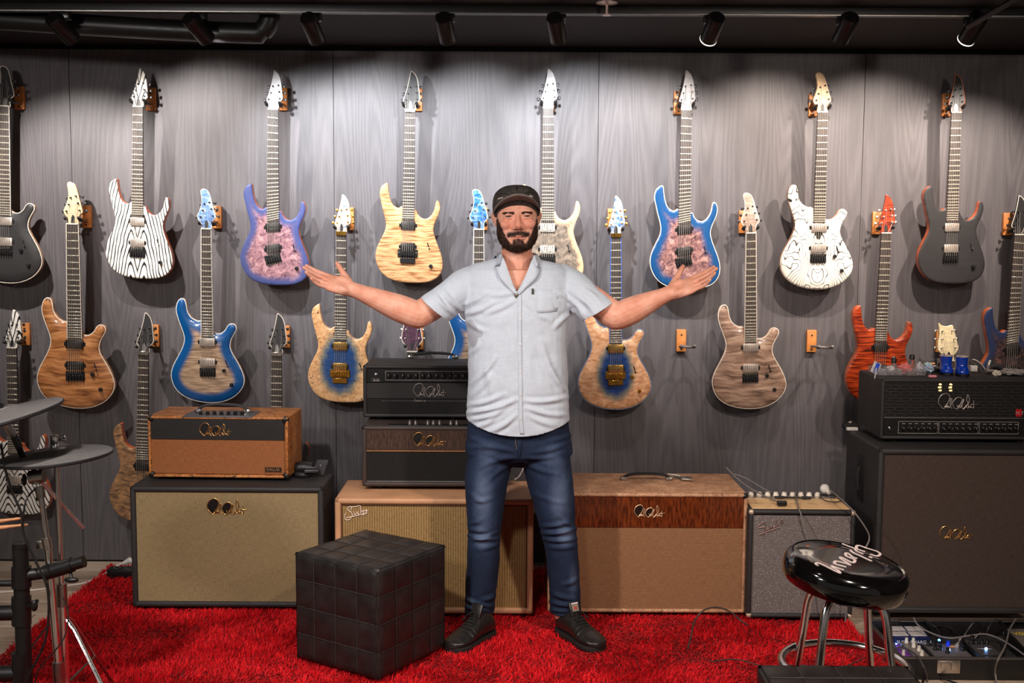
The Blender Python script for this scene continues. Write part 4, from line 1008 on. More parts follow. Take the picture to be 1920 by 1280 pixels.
# ------------------------------------------------------------------ tiled leather cubes
def leather():
    t = NT('black_patch_leather'); v = t.obj(); n = t.noise(v, 160, 3, 0.6); n2 = t.noise(v, 12, 4, 0.6)
    col = t.ramp(n2, [(0.3, C(28, 25, 24)), (0.7, C(46, 41, 39))])
    t.bump(t.math('ADD', t.math('MULTIPLY', n, 0.25), n2), 0.35, 0.003)
    return t.out(col, t.math('ADD', t.math('MULTIPLY', n2, 0.25), 0.28), spec=0.5)
LEA = leather(); SEAM = mat('leather_seam', C(66, 58, 54), 0.5)
def cube(label, M, sx, sy, sz, n=(4, 4, 4), seed=1):
    rs = random.Random(seed)
    t = thing('leather_cube_stool', label, 'stool', M, 'tiled black leather cubes')
    MB().box((0, 0, sz / 2), (sx - 0.012, sy - 0.012, sz - 0.010), 0.02, seg=3).build('core', LEA, t)
    def tile(w, hh):
        # pillowed square
        k = 6; vs, fs = [], []
        for i in range(k + 1):
            for j in range(k + 1):
                u, v = i / k * 2 - 1, j / k * 2 - 1
                b = (1 - abs(u) ** 3.2) * (1 - abs(v) ** 3.2)
                vs.append((u * w / 2 * 0.996, v * hh / 2 * 0.996, 0.0005 + 0.0048 * b ** 0.45 * (0.9 + 0.2 * rs.random() if 0 < i < k and 0 < j < k else 1)))
        for i in range(k):
            for j in range(k): a = i * (k + 1) + j; fs.append((a, a + k + 1, a + k + 2, a + 1))
        return vs, fs
    faces = [(Matrix.Identity(4), sx, sy, TR(0, 0, sz - 0.006), 0, 1)]
    faces += [(rotm(PI / 2), sx, sz, TR(0, -sy / 2 + 0.006, sz / 2), 0, 2), (rotm(PI / 2, 0, PI / 2), sy, sz, TR(sx / 2 - 0.006, 0, sz / 2), 1, 2),
              (rotm(PI / 2, 0, -PI / 2), sy, sz, TR(-sx / 2 + 0.006, 0, sz / 2), 1, 2), (rotm(PI / 2, 0, PI), sx, sz, TR(0, sy / 2 - 0.006, sz / 2), 0, 2)]
    rr = 0.02
    for Rm, w, hh, T, a, b in faces:
        na, nb = n[a], n[b]
        for i in range(na):
            for j in range(nb):
                cx = -w / 2 + (i + 0.5) * w / na; cy = -hh / 2 + (j + 0.5) * hh / nb
                vs, fs = tile(w / na, hh / nb)
                out = []
                for x, y, z in vs:
                    X, Y = x + cx, y + cy
                    ex = max(0, abs(X) - (w / 2 - rr)); ey = max(0, abs(Y) - (hh / 2 - rr))
                    e = min(1, math.hypot(ex, ey) / rr)
                    z2 = z - 0.008 * (e ** 2.2)
                    out.append((X - math.copysign(min(ex, rr) * 0.2, X), Y - math.copysign(min(ey, rr) * 0.2, Y), z2))
                MB().add(out, fs).build('leather_tile', LEA, t, T @ Rm)
        sm = MB()
        for i in range(1, na): sm.tube([(-w / 2 + i * w / na + 0.001, -hh / 2 + 0.02, 0.0024), (-w / 2 + i * w / na + 0.001, hh / 2 - 0.02, 0.0024)], 0.0012, 5)
        for j in range(1, nb): sm.tube([(-w / 2 + 0.02, -hh / 2 + j * hh / nb, 0.0024), (w / 2 - 0.02, -hh / 2 + j * hh / nb, 0.0024)], 0.0012, 5)
        sm.build('stitched_seam', SEAM, t, T @ Rm)
    return t
L_, F_, R_ = F(556, 1236, 0.03), F(713, 1281, 0.03), F(833, 1211, 0.03)
ctr = (L_ + R_) / 2; ux = (F_ - L_); sx = ux.length; sy = (R_ - F_).length
yaw = math.atan2(ux.y, ux.x)
htop = W(548, 1035, L_.y).z
cube('big black leather cube stool sewn from squares, standing left of the man', TR(ctr.x, ctr.y, 0.028) @ Matrix.Rotation(yaw, 4, 'Z'), (sx + sy) / 2, (sx + sy) / 2, htop - 0.028, seed=5)
zq = 0.43
a = F(1423, 1241, zq); b = F(1697, 1243, zq); sx2 = (b - a).length
cube('black leather cube stool in the near right corner, only its top edge showing', TR((a.x + b.x) / 2, a.y - sx2 / 2, 0.0), sx2 + 0.02, sx2, zq, n=(4, 4, 4), seed=9)

# ------------------------------------------------------------------ chrome bar stool with glossy seat
sc_ = W(1590, 1079, -2.13); Zs = 0.605
ct = W(1590, 1050, -2.13); Zs = ct.z
GLB = mat('glossy_black_vinyl', C(10, 9, 9), 0.1, coat=1.0, var=0.05)
tilt = Matrix.Rotation(R(8.0), 4, 'Y') @ Matrix.Rotation(R(5), 4, 'X')
t = thing('bar_stool', 'chrome bar stool with round glossy black seat carrying white script', 'stool', TR(ct.x, ct.y, 0))
RS = 0.183
prof = [(0.001, 0), (0.09, 0.0), (0.156, -0.001), (0.160, -0.0035), (0.165, -0.001), (0.175, -0.008), (0.183, -0.024), (0.185, -0.045), (0.182, -0.066), (0.174, -0.078), (0.155, -0.083), (0.001, -0.083)]
Mseat = TR(0, 0, Zs) @ tilt
MB().lathe(prof, 64, Mseat, caps=False).build('seat', GLB, t)
SPL = (TR(ct.x, ct.y, 0) @ Mseat); pn = SPL.to_3x3() @ Vector((0, 0, 1)); po = SPL.translation; SPLi = SPL.inverted()
def seatpt(zx, zy):
    d = ray(1500 + zx / 9.6, 1000 + zy / 9.6); k = (po - CAM).dot(pn) / d.dot(pn); q = SPLi @ (CAM + d * k); return (q.x, q.y, 0.0006)
GIB = [[(1262,372),(1340,398),(1400,405),(1442,372),(1390,325),(1220,270),(1060,217),(1012,243),(1040,285),(1170,328)],
       [(762,184),(860,225),(975,268),(1010,310),(1060,335),(1130,370)],
       [(905,300),(960,345),(1080,400),(1290,497)], [(1235,418),(1300,434)],
       [(1030,448),(950,425),(850,350),(818,380),(850,415),(970,462),(985,500),(930,520),(750,432),(735,455),(880,545),(890,570)],
       [(890,570),(830,540),(660,498),(618,528),(650,555),(835,602)],
       [(560,578),(640,610),(790,655)], [(325,578),(283,548),(325,530),(430,572),(600,660),(720,715)], [(720,715),(690,672),(560,600)]]
m = MB()
for s in GIB:
    pts = [seatpt(*p) for p in s]
    m.tube(cat(pts, 4, False) if len(pts) > 2 else pts, 0.0050, 6, flat=0.2, up=(0, 0, 1))
m.build('seat_script', mat('white_seat_print', C(226, 206, 200), 0.5), t, Mseat)
MB().lathe([(0.05, 0.0), (0.06, 0.012), (0.06, 0.035)], 24, TR(0, 0, Zs - 0.125)).build('swivel_plate', BLACK, t)
for s in ((-1, -1), (1, -1), (-1, 1), (1, 1)):
    k = 0.7071
    def q(r_, z): return (s[0] * r_ * k * 1.02, s[1] * r_ * k, z)
    MB().tube(cat([q(0.03, Zs - 0.098), q(0.07, Zs - 0.099), q(0.105, Zs - 0.112), q(0.125, Zs - 0.15), q(0.14, Zs - 0.25), q(0.17, 0.2), q(0.19, 0.012)], 6, False), 0.0125, 12).build('leg', CHROME, t)
    MB().lathe([(0.015, 0), (0.017, 0.004), (0.014, 0.02)], 12, TR(q(0.19, 0))).build('foot_cap', RUBBER, t)
MB().tube([(0.185 * math.cos(a), 0.185 * math.sin(a), 0.325) for a in np.linspace(0, 2 * PI, 48, False)], 0.0125, 12, closed=True).build('foot_ring', CHROME, t)
# ------------------------------------------------------------------ the man
from mathutils.bvhtree import BVHTree
def remesh(mb, voxel, smooth=2, fac=0.5, name='m'):
    me = bpy.data.meshes.new(name); me.from_pydata(mb.v, [], mb.f)
    bm = bmesh.new(); bm.from_mesh(me); bmesh.ops.recalc_face_normals(bm, faces=bm.faces); bm.to_mesh(me); bm.free()
    o = bpy.data.objects.new(name, me); COL.objects.link(o)
    r = o.modifiers.new('r', 'REMESH'); r.mode = 'VOXEL'; r.voxel_size = voxel
    s = o.modifiers.new('s', 'SMOOTH'); s.factor = fac; s.iterations = smooth
    dg = bpy.context.evaluated_depsgraph_get(); dg.update()
    res = bpy.data.meshes.new_from_object(o.evaluated_get(dg)); bpy.data.objects.remove(o)
    return res
def get_co(me):
    a = np.empty(len(me.vertices) * 3, np.float32); me.vertices.foreach_get('co', a); return a.reshape(-1, 3).astype(float)
def set_co(me, a): me.vertices.foreach_set('co', a.astype(np.float32).reshape(-1)); me.update()
def get_no(me):
    a = np.empty(len(me.vertices) * 3, np.float32); me.vertices.foreach_get('normal', a); return a.reshape(-1, 3).astype(float)
def smooth_all(me): me.polygons.foreach_set('use_smooth', [True] * len(me.polygons)); me.update()
CRT = np.array(CROT.transposed()); CAMN = np.array(CAM)
def pxs(a):
    q = (a - CAMN) @ CRT.T; return 960 - FPX * q[:, 0] / q[:, 2], 640 + FPX * q[:, 1] / q[:, 2]
def ring(c, ax, ay, hw, hd, n=28, e=2.3):
    c, ax, ay = Vector(c), Vector(ax), Vector(ay); out = []
    for k in range(n):
        a = 2 * PI * k / n; ca, sa = math.cos(a), math.sin(a)
        out.append(c + ax * (hw * math.copysign(abs(ca) ** (2 / e), ca)) + ay * (hd * math.copysign(abs(sa) ** (2 / e), sa)))
    return out
XA, YA, ZA = Vector((1, 0, 0)), Vector((0, 1, 0)), Vector((0, 0, 1))
def limb(mb, pts, rad, n=18):
    P = cat([tuple(p) for p in pts], 5, False); rr = [float(x[0]) for x in cat([(r_, 0) for r_ in rad], 5, False)]
    mb.tube([tuple(p) for p in P], rr, n)
    mb.sphere(P[0], rr[0] * 0.98); mb.sphere(P[-1], rr[-1] * 0.98)
MY = -1.03
HO = W(968.8, 406, -1.0)             # between the eyes, on the head's axis
HM = TR(HO) @ Matrix.Rotation(R(-1.5), 4, 'Y') @ Matrix.Rotation(R(2.5), 4, 'Z') @ Matrix.Diagonal((1.075, 1.03, 1.03, 1))
B = MB()
def hs(c, r, sc=(1, 1, 1)): B.sphere(c, r, sc, n=20, M=HM)
hs((0, 0.012, 0.026), 0.1, (0.80, 0.97, 0.84))
fc = [(0.060, .066, -.082, .06, 2.2), (0.03, .071, -.086, .055, 2.2), (0.0, .0725, -.0855, .05, 2.3), (-.03, .0725, -.087, .04, 2.3), (-.055, .0725, -.0885, .03, 2.3), (-.078, .0685, -.0885, .012, 2.3), (-.096, .0595, -.087, -.005, 2.3), (-.110, .047, -.084, -.02, 2.3), (-.119, .030, -.074, -.03, 2.2)]
B.loft([[HM @ v for v in ring((0, (f + b) / 2, z), XA, YA, hw, (b - f) / 2, 32, e)] for z, hw, f, b, e in fc])
B.tube([(0, -.080, .012), (0, -.090, -.005), (0, -.101, -.024), (0, -.109, -.038), (0, -.104, -.046)], [.007, .0085, .0105, .0135, .008], 14, M=HM)
for s in (-1, 1):
    hs((s * .0125, -.0945, -.043), 0.0088, (1.1, 1.1, 0.85))
    hs((s * .029, -.079, .0185), .011, (2.2, 1.0, .75))
    hs((s * .040, -.070, -.030), .027, (1, .78, .8))
    hs((s * .013, -.0885, -.0825), .0075, (1.7, .8, .55))
    B.tube([(s * .016, -.0815, .0040), (s * .033, -.0870, .0058), (s * .050, -.077, .0015)], [.004, .0058, .0038], 10, M=HM)
    B.tube([(s * .016, -.0815, -.0040), (s * .033, -.0860, -.0062), (s * .050, -.077, -.003)], [.004, .006, .0038], 10, M=HM)
    E_ = HM @ TR(s * .079, .010, -.010) @ Matrix.Rotation(R(s * -26), 4, 'Z') @ Matrix.Rotation(R(s * 8), 4, 'Y')
    B.sphere((0, 0, 0), .0275, (.24, .55, 1.0), n=16, M=E_); B.sphere((s * .003, .003, .012), .02, (.32, .8, .8), n=12, M=E_)
B.tube([(-.022, -.0855, -.0735), (0, -.0915, -.0745), (.022, -.0855, -.0735)], [.003, .0045, .003], 8, M=HM)
hs((0, -.080, -.106), .02, (1.1, .8, .8))
# neck, chest, hips (slimmer than the clothes)
nb = W(968, 500, -0.985)
limb(B, [HM @ Vector((0, .022, -.05)), HM @ Vector((0, .022, -.10)), nb + Vector((0, 0, .02)), nb - Vector((0, -.01, .04))], [.058, .0595, .064, .085])
for s in (-1, 1): limb(B, [nb + Vector((s * .03, .015, .02)), nb + Vector((s * .075, .01, -.03)), nb + Vector((s * .13, 0, -.07))], [.047, .036, .034])
def tr_ring(py, pcx, hw, hd, yc=0.0, e=2.5): return ring(W(pcx, py, MY + yc), XA, YA, hw * 0.00209, hd, 32, e)
B.loft([tr_ring(505, 969, 60, .075), tr_ring(530, 969, 84, .095), tr_ring(600, 969, 84, .105), tr_ring(700, 969, 80, .105), tr_ring(790, 970, 82, .11), tr_ring(825, 972, 78, .1), tr_ring(848, 973, 55, .075)])
# arms
SH = {-1: W(884, 520, -1.01), 1: W(1068, 520, -1.01)}
EL = {-1: W(784, 591, -1.11), 1: W(1156, 594, -1.11)}
WR = {-1: W(660, 542, -1.15), 1: W(1256, 549, -1.15)}
for s in (-1, 1):
    a, e, w = SH[s], EL[s], WR[s]
    limb(B, [a + Vector((-s * .03, .01, -.03)), a.lerp(e, .33) + Vector((0, 0, -.014)), a.lerp(e, .7) + Vector((0, 0, -.006)), e], [.044, .05, .0535, .0515])
    up = Vector((0, 0, 1))
    limb(B, [e, e.lerp(w, .13) + up * -.001, e.lerp(w, .33) + up * -.001, e.lerp(w, .62), e.lerp(w, .85), w], [.0515, .0535, .0515, .041, .0315, .029])
def hand(s):
    """palm up and open: local X to the fingertips, Y to the thumb, Z out of the palm"""
    w = WR[s]
    tipv = (W(581, 517, -1.19) if s < 0 else W(1342, 516, -1.19)) - w
    X = tipv.normalized()
    Yt = Vector((-s * 0.10, 0.80, 0.60)); Y = (Yt - X * Yt.dot(X)).normalized()
    Z = X.cross(Y) if s < 0 else Y.cross(X)
    Z = Z.normalized()
    if Z.y > 0: Z = -Z
    X, Y, Z = X * 1.07, Y * 1.07, Z * 1.07
    Mh = Matrix(((X.x, Y.x, Z.x, w.x), (X.y, Y.y, Z.y, w.y), (X.z, Y.z, Z.z, w.z), (0, 0, 0, 1)))
    T = lambda p: Mh @ Vector(p)
    # palm: rings across
    pr_ = [(-.012, .000, .0255, .021), (.008, .000, .030, .021), (.03, .001, .038, .0185), (.055, .001, .0415, .016), (.078, .000, .041, .0135), (.092, -.001, .037, .0105)]
    B.loft([ring(T((x, y, -.002)), Mh.to_3x3() @ Vector((0, 1, 0)), Mh.to_3x3() @ Vector((0, 0, 1)), hw, hd, 24, 2.5) for x, y, hw, hd in pr_])
    B.sphere((.034, .022, .008), .022, (1.35, .85, .7), n=14, M=Mh)      # ball of the thumb
    B.sphere((.036, -.022, .006), .02, (1.5, .75, .65), n=14, M=Mh)      # heel of the palm
    for (by, ang, L, r_, cz) in ((.0295, 3, (.045, .026, .022), .0092, .10), (.0105, 1, (.049, .030, .023), .0095, .16), (-.0105, -3, (.045, .028, .022), .0090, .24), (-.0295, -7, (.035, .021, .019), .0080, .30)):
        p = Vector((.083, by, -.001)); d = Vector((math.cos(R(ang)), math.sin(R(ang)), 0)); pts = [p - d * .02]; c = cz
        for k, l in enumerate(L):
            dd = Vector((d.x * math.cos(c * (k + .4)), d.y * math.cos(c * (k + .4)), math.sin(c * (k + .4)))); pts += [p.copy()] if k == 0 else []
            p = p + dd * l; pts.append(p.copy())
        rr = [r_ * 1.02, r_ * 1.05, r_ * 1.0, r_ * .93, r_ * .78]
        B.tube([T(q) for q in pts], rr, 14)
        for q, r2 in zip(pts, rr): B.sphere(T(q), r2 * 1.01, n=14)
    th = [(.012, .020, .004), (.034, .043, .010), (.052, .066, .013), (.064, .084, .012), (.071, .097, .010)]
    rr = [.017, .0145, .0112, .0108, .0085]
    B.tube([T(q) for q in th], rr, 14)
    for q, r2 in zip(th, rr): B.sphere(T(q), r2, n=14)
    return Mh
HMX = {s: hand(s) for s in (-1, 1)}
# legs
LEG = {-1: [(848, 921, 44), (900, 912, 42), (960, 909, 35), (1000, 908.5, 31.5), (1050, 906, 31.5), (1100, 902, 30), (1147, 899, 29.5)],
       1: [(848, 1022, 46), (900, 1031, 44.5), (960, 1041, 38), (1000, 1048, 33.5), (1050, 1055, 31), (1100, 1058.5, 30.5), (1147, 1060, 30)]}
for s in (-1, 1):
    limb(B, [W(cx, y, MY + .01) for y, cx, hw in LEG[s]], [hw * .00209 * .78 for y, cx, hw in LEG[s]])
me = remesh(B, 0.0032, 5, 0.5, 'body')
# face relief in head space
HI = np.array(HM.inverted())
co = get_co(me); q = co @ HI[:3, :3].T + HI[:3, 3]
no = get_no(me) @ np.array(HM.to_3x3())
def gauss(x0, y0, z0, sx, sz, front=True):
    g = np.exp(-((q[:, 0] - x0) / sx) ** 2 - ((q[:, 2] - z0) / sz) ** 2)
    return g * (q[:, 1] < -.03) * (np.abs(q[:, 2]) < .16) * (np.abs(q[:, 0]) < .12) if front else g
dy = np.zeros(len(q)); dz = np.zeros(len(q))
for s in (-1, 1):
    dy += 0.0085 * gauss(s * .033, 0, -.0002, .0145, .0028)        # eye slit
    dy += 0.0035 * gauss(s * .016, 0, .004, .007, .010)         # inner corner
    dy += 0.0025 * gauss(s * .030, 0, -.052, .006, .014)        # fold beside the nose
    dy -= 0.0025 * gauss(s * .043, 0, -.034, .014, .012)
    dy += 0.0018 * gauss(s * .030, 0, -.072, .006, .005)
mz = -.0795 + 4.5 * q[:, 0] ** 2
dy += 0.004 * np.exp(-(q[:, 0] / .027) ** 4 - ((q[:, 2] - mz) / .0022) ** 2) * (q[:, 1] < -.05) * (np.abs(q[:, 2]) < .12)   # smiling mouth line
dy += 0.0015 * gauss(0, 0, -.094, .016, .005)
q2 = q.copy(); q2[:, 1] += dy
HMn = np.array(HM); co2 = q2 @ HMn[:3, :3].T + HMn[:3, 3]
hz = (q[:, 2] > -.14) & (np.abs(q[:, 0]) < .1)
co[hz] = co2[hz]; set_co(me, co); smooth_all(me)
def lerpf(x, xs, ys): return np.interp(x, xs, ys)
ax = np.abs(q[:, 0]); z = q[:, 2]
zb = lerpf(ax, [0, .017, .022, .029, .036, .044, .052, .06, .067, .074, .08], [-.087, -.088, -.101, -.099, -.088, -.072, -.055, -.036, -.016, .008, .02])
jag = 0.003 * np.sin(q[:, 0] * 900) * np.sin(q[:, 2] * 700 + 1)
beard = 1 / (1 + np.exp((z - zb + jag) / .0022))
must = (1 / (1 + np.exp((ax - .040) / .002))) / (1 + np.exp((z - (-.0545 - ax * .10)) / .0018)) / (1 + np.exp((-.0705 - ax * .14 - z) / .0014))
soul = np.exp(-(ax / .008) ** 2) * ((z < -.083) & (z > -.1))
beard = np.clip(np.maximum(np.maximum(beard, must), soul), 0, 1) * (z > -.155) * (q[:, 1] < np.interp(z, [-.12, -.1, -.06, -.02, .02], [.0, .012, .012, -.004, -.012]))
beard *= ~((z < -.116) & (q[:, 1] > -.045))
lips = np.exp(-(ax / .024) ** 4) * (np.exp(-((z + .0785 - 3 * ax ** 2) / .0052) ** 4)) * (q[:, 1] < -.07)
blush = sum(np.exp(-((q[:, 0] - s * .042) / .02) ** 2 - ((z + .03) / .018) ** 2) for s in (-1, 1)) * (q[:, 1] < 0) + np.exp(-(q[:, 0] / .012) ** 2 - ((z + .04) / .012) ** 2) * (q[:, 1] < -.08)
inhead = (np.abs(q[:, 2]) < .16) & (ax < .1)
brw = (np.abs(z - (.0135 - 7.0 * (ax - .032) ** 2)) < .0036) * (ax > .012) * (ax < .050) * (q[:, 1] < -.05)
lid = sum(np.exp(-((q[:, 0] - s * .033) / .0165) ** 4 - ((z - .0008) / .0026) ** 2) for s in (-1, 1)) * (q[:, 1] < -.05)
beard = np.clip(beard + .55 * brw + .6 * lid, 0, 1)
for nm, arr in (('beard', beard * inhead), ('lips', lips * inhead), ('blush', np.clip(blush, 0, 1) * inhead)):
    at = me.attributes.new(nm, 'FLOAT', 'POINT'); at.data.foreach_set('value', arr.astype(np.float32))
t = NT('skin'); v = t.obj()
at = lambda n: t.n('ShaderNodeAttribute', attribute_name=n).outputs['Fac']
n1 = t.noise(v, 22, 4, 0.6); n2 = t.noise(v, 300, 2)
c = t.ramp(n1, [(0.3, C(214, 142, 116)), (0.5, C(226, 160, 134)), (0.7, C(232, 174, 150))])
c = t.mix(t.math('MULTIPLY', at('blush'), 0.5), c, C(206, 112, 92))
c = t.mix(t.math('MULTIPLY', at('lips'), 0.75), c, C(176, 88, 76))
c = t.mix(t.math('MULTIPLY', at('beard'), 0.92), c, C(44, 28, 20))
t.bump(t.math('ADD', n2, n1), 0.12, 0.001)
SKIN = t.out(c, 0.5, spec=0.4); t.b.inputs['Subsurface Weight'].default_value = 0.12; t.b.inputs['Subsurface Radius'].default_value = (0.012, 0.005, 0.003)
man = thing('person', 'bearded man in dark cap, pale blue shirt and jeans standing with both arms spread', 'person', TR(W(968, 1195, MY).x, MY, 0))
MI = man.matrix_basis.inverted() if hasattr(man, 'matrix_basis') else TR(-man.location)
def mchild(name, mesh, mats=None):
    if mats is not None:
        mesh.materials.clear()
        for m_ in (mats if isinstance(mats, list) else [mats]): mesh.materials.append(m_)
    return obj(name, mesh, man, MI)
mchild('body', me, SKIN)
BT = BVHTree.FromPolygons([tuple(x) for x in co], [tuple(p.vertices) for p in me.polygons])
# hair strands: beard, moustache, eyebrows, cropped hair under the cap
HAIR = mat('dark_brown_hair', C(56, 35, 25), 0.65, spec=0.25, var=0.3, nscale=200)
def strands(mask, N, Lf, wd, seed, down=0.55, out=0.6, name='beard', fall=.6):
    rs = np.random.RandomState(seed); idx = np.nonzero(mask > rs.uniform(0.35, 0.9, len(mask)))[0]
    if len(idx) == 0: return
    pick = rs.choice(idx, N); m = MB(); vs, fs = [], []
    nrm = get_no(me)
    for i in pick:
        p = Vector(co[i]) + Vector(rs.normal(0, .0012, 3)); n_ = Vector(nrm[i]); L = Lf(q[i]) * rs.uniform(.7, 1.2)
        side = math.copysign(1, q[i, 0])
        d1 = (n_ * out + Vector((side * (.1 * rs.rand() + (1.0 if fall == 0 else 0)), 0, -down)) + Vector(rs.normal(0, .22, 3))).normalized()
        d2 = (d1 + Vector((0, .1, -fall)) + Vector(rs.normal(0, .2, 3))).normalized()
        w_ = d1.cross(Vector(rs.normal(0, 1, 3))).normalized() * wd
        o = len(vs); p1 = p + d1 * L * .55; p2 = p1 + d2 * L * .45
        vs += [p - n_ * .001 - w_, p - n_ * .001 + w_, p1 + w_ * .8, p1 - w_ * .8, p2]; fs += [(o, o + 1, o + 2, o + 3), (o + 3, o + 2, o + 4)]
    m.add(vs, fs); o = m.build(name, HAIR, man, MI); return o
nrmh = get_no(me)
strands(beard * inhead * (1 - lips) * (z < -.01), 9000, lambda h: .0035 + .0065 * float(np.clip((-.02 - h[2]) / .06, 0, 1)) + .008 * float(np.clip((-.09 - h[2]) / .025, 0, 1)) * float(np.clip(1 - abs(h[0]) / .06, 0.2, 1)), .0006, 3, 1.0, 0.34, 'beard')
strands(must * inhead, 1400, lambda h: .0065, .00055, 4, 0.9, 0.32, 'moustache')
eb = (np.abs(z - (.0135 - 7.0 * (ax - .032) ** 2)) < .0034 * (1.15 - (ax - .012) / .05)) * (ax > .012) * (ax < .051) * 1.0 * (q[:, 1] < -.05) * inhead
for s, nm in ((-1, 'eyebrow'), (1, 'eyebrow')): strands(eb * (q[:, 0] * s > 0), 620, lambda h: .0055, .0005, 7 + s, 0.0, 0.3, nm, 0.0)
crop = ((z > .005) & (z < .055) & (q[:, 1] > -.005) & (ax < .0765)).astype(float) * inhead
strands(crop, 2200, lambda h: .0025, .0005, 11, .8, .3, 'cropped_hair')
# eyes
def eye_mat():
    t = NT('eye'); v = t.obj(); x, y, z_ = t.sep(v)
    r_ = t.math('SQRT', t.math('ADD', t.math('MULTIPLY', x, x), t.math('MULTIPLY', z_, z_)))
    col = t.mix(t.smooth(r_, 0.0052, 0.0060), t.mix(t.smooth(r_, .0024, .003), (0.005, 0.004, 0.004, 1), C(86, 74, 62)), C(104, 84, 74))
    return t.out(col, 0.15)
EYE = eye_mat()
for s in (-1, 1): obj('eye', MB().sphere((0, 0, 0), .0122, n=20).mesh('eye', EYE), man, MI @ HM @ TR(s * .033, -.0752, -.0003))
# nails
NAIL = mat('fingernail', C(226, 176, 156), 0.3)

# ---- shirt
Sb = MB()
Sb.loft([tr_ring(482, 968.5, 34, .06, .02), tr_ring(488, 968.5, 52, .075, .015), tr_ring(496, 969, 82, .09, .01), tr_ring(506, 969.5, 95, .105), tr_ring(525, 969.5, 101, .12), tr_ring(560, 969.5, 102, .132, -.004), tr_ring(600, 969, 96, .138, -.008),
         tr_ring(650, 970, 92.5, .138, -.012), tr_ring(714, 971, 94, .142, -.016), tr_ring(760, 971.5, 96.5, .145, -.016), tr_ring(790, 971.5, 98, .145, -.014), tr_ring(860, 972, 99, .146, -.01)])
HEM = {-1: (W(792, 558, -1.09), W(840, 601, -1.11)), 1: (W(1145, 567, -1.09), W(1092, 601, -1.11))}
hemc, hemd = {}, {}
for s in (-1, 1):
    c = (HEM[s][0] + HEM[s][1]) / 2; a = SH[s] + Vector((-s * .03, 0, -.012)); d = (EL[s] - SH[s]).normalized(); rh = (HEM[s][0] - HEM[s][1]).length / 2
    hemc[s], hemd[s] = c, ((HEM[s][1] - HEM[s][0]).cross(Vector((0, 1, 0)))).normalized()
    if hemd[s].x * s < 0: hemd[s] = -hemd[s]
    limb(Sb, [a, a.lerp(c, .35) + Vector((0, 0, .008)), a.lerp(c, .7) + Vector((0, 0, .004)), c + d * .035], [.066, .072, .069, rh * 1.02])
ms = remesh(Sb, 0.005, 6, 0.5, 'shirt')
def folds(me, segs, zx, zy, k, front_y, wide=5.0, amp=0.005, both=False):
    a = get_co(me); n_ = get_no(me); x, y = pxs(a); f = np.zeros(len(a))
    for sg in segs:
        x0, y0, x1, y1 = [v_ / k for v_ in sg[:4]]; x0 += zx; x1 += zx; y0 += zy; y1 += zy
        A = sg[4] if len(sg) > 4 else 1.0; wd_ = sg[5] if len(sg) > 5 else wide
        dx, dy_ = x1 - x0, y1 - y0; L2 = dx * dx + dy_ * dy_
        t_ = ((x - x0) * dx + (y - y0) * dy_) / L2; tc = np.clip(t_, 0, 1)
        bow = math.sqrt(L2) * .06 * np.sin(tc * PI)
        d_ = np.hypot(x - x0 - tc * dx + bow * dy_ / math.sqrt(L2), y - y0 - tc * dy_ - bow * dx / math.sqrt(L2))
        taper = np.sin(np.clip(tc, .04, .96) * PI) ** .6
        f += A * taper * (np.exp(-(d_ / wd_) ** 2) - .45 * np.exp(-((d_ - wd_ * 1.7) / wd_) ** 2))
    msk = (n_[:, 1] < .25) if not both else 1.0
    a += n_ * (f * amp * msk)[:, None]; set_co(me, a)
SF = [(190, 1060, 490, 978, 1.2), (205, 1105, 420, 1035, 1.1), (320, 1180, 485, 1075, .9), (195, 1015, 410, 945, .8), (250, 1150, 360, 1085, .8), (520, 985, 800, 965, .8), (545, 1030, 790, 1075, .7), (560, 1075, 720, 1140, .6),
      (210, 880, 360, 720, .8), (205, 960, 330, 830, .6), (640, 620, 790, 950, .7, 6), (700, 800, 795, 930, .6), (590, 440, 700, 490, .4), (165, 455, 340, 390, .9), (165, 400, 300, 320, .7), (185, 500, 300, 560, .5),
      (835, 445, 720, 540, .8), (840, 390, 730, 320, .7), (-20, 330, 100, 450, .8), (40, 320, 160, 440, .8), (905, 490, 845, 390, .8), (960, 440, 870, 350, .7), (1000, 380, 900, 300, .6), (290, 330, 490, 318, .5), (290, 450, 485, 360, .7), (520, 350, 620, 440, .4),
      (200, 700, 260, 640, .6), (330, 1000, 300, 780, .5, 7), (560, 700, 590, 900, .4, 7), (480, 560, 470, 760, .3, 8)]
folds(ms, SF, 820, 450, 3.28, MY, 4.4, 0.0095)
a = get_co(ms); n_ = get_no(ms)
wv = np.array([mnoise.noise(Vector((p[0] * 9, p[1] * 9, p[2] * 14))) + .5 * mnoise.noise(Vector((p[0] * 26, p[1] * 20, p[2] * 34))) for p in a]); a += n_ * (wv * .0032)[:, None]; set_co(ms, a)
bm = bmesh.new(); bm.from_mesh(ms)
for s in (-1, 1):
    far = [f for f in bm.faces if (f.calc_center_median() - hemc[s]).length < .115 and (f.calc_center_median().x - hemc[s].x) * s > -.05]
    g = list({v_ for f in far for v_ in f.verts}) + list({e_ for f in far for e_ in f.edges}) + far
    bmesh.ops.bisect_plane(bm, geom=g, plane_co=hemc[s], plane_no=hemd[s], clear_outer=True)
# curved hem: warp, cut level, warp back
hz0 = W(971, 818, MY - .15).z; hz1 = W(873, 781, MY).z
def hemf(v_): u = min(1.0, abs(v_.co.x - W(972, 800, MY).x) / .2); return hz0 + (hz1 - hz0) * (u ** 2.0)
sh_ = {v_: hemf(v_) for v_ in bm.verts}
for v_ in bm.verts: v_.co.z -= sh_[v_]
bmesh.ops.bisect_plane(bm, geom=bm.verts[:] + bm.edges[:] + bm.faces[:], plane_co=(0, 0, 0), plane_no=(0, 0, -1), clear_outer=True)
for v_ in bm.verts: v_.co.z += hemf(v_)
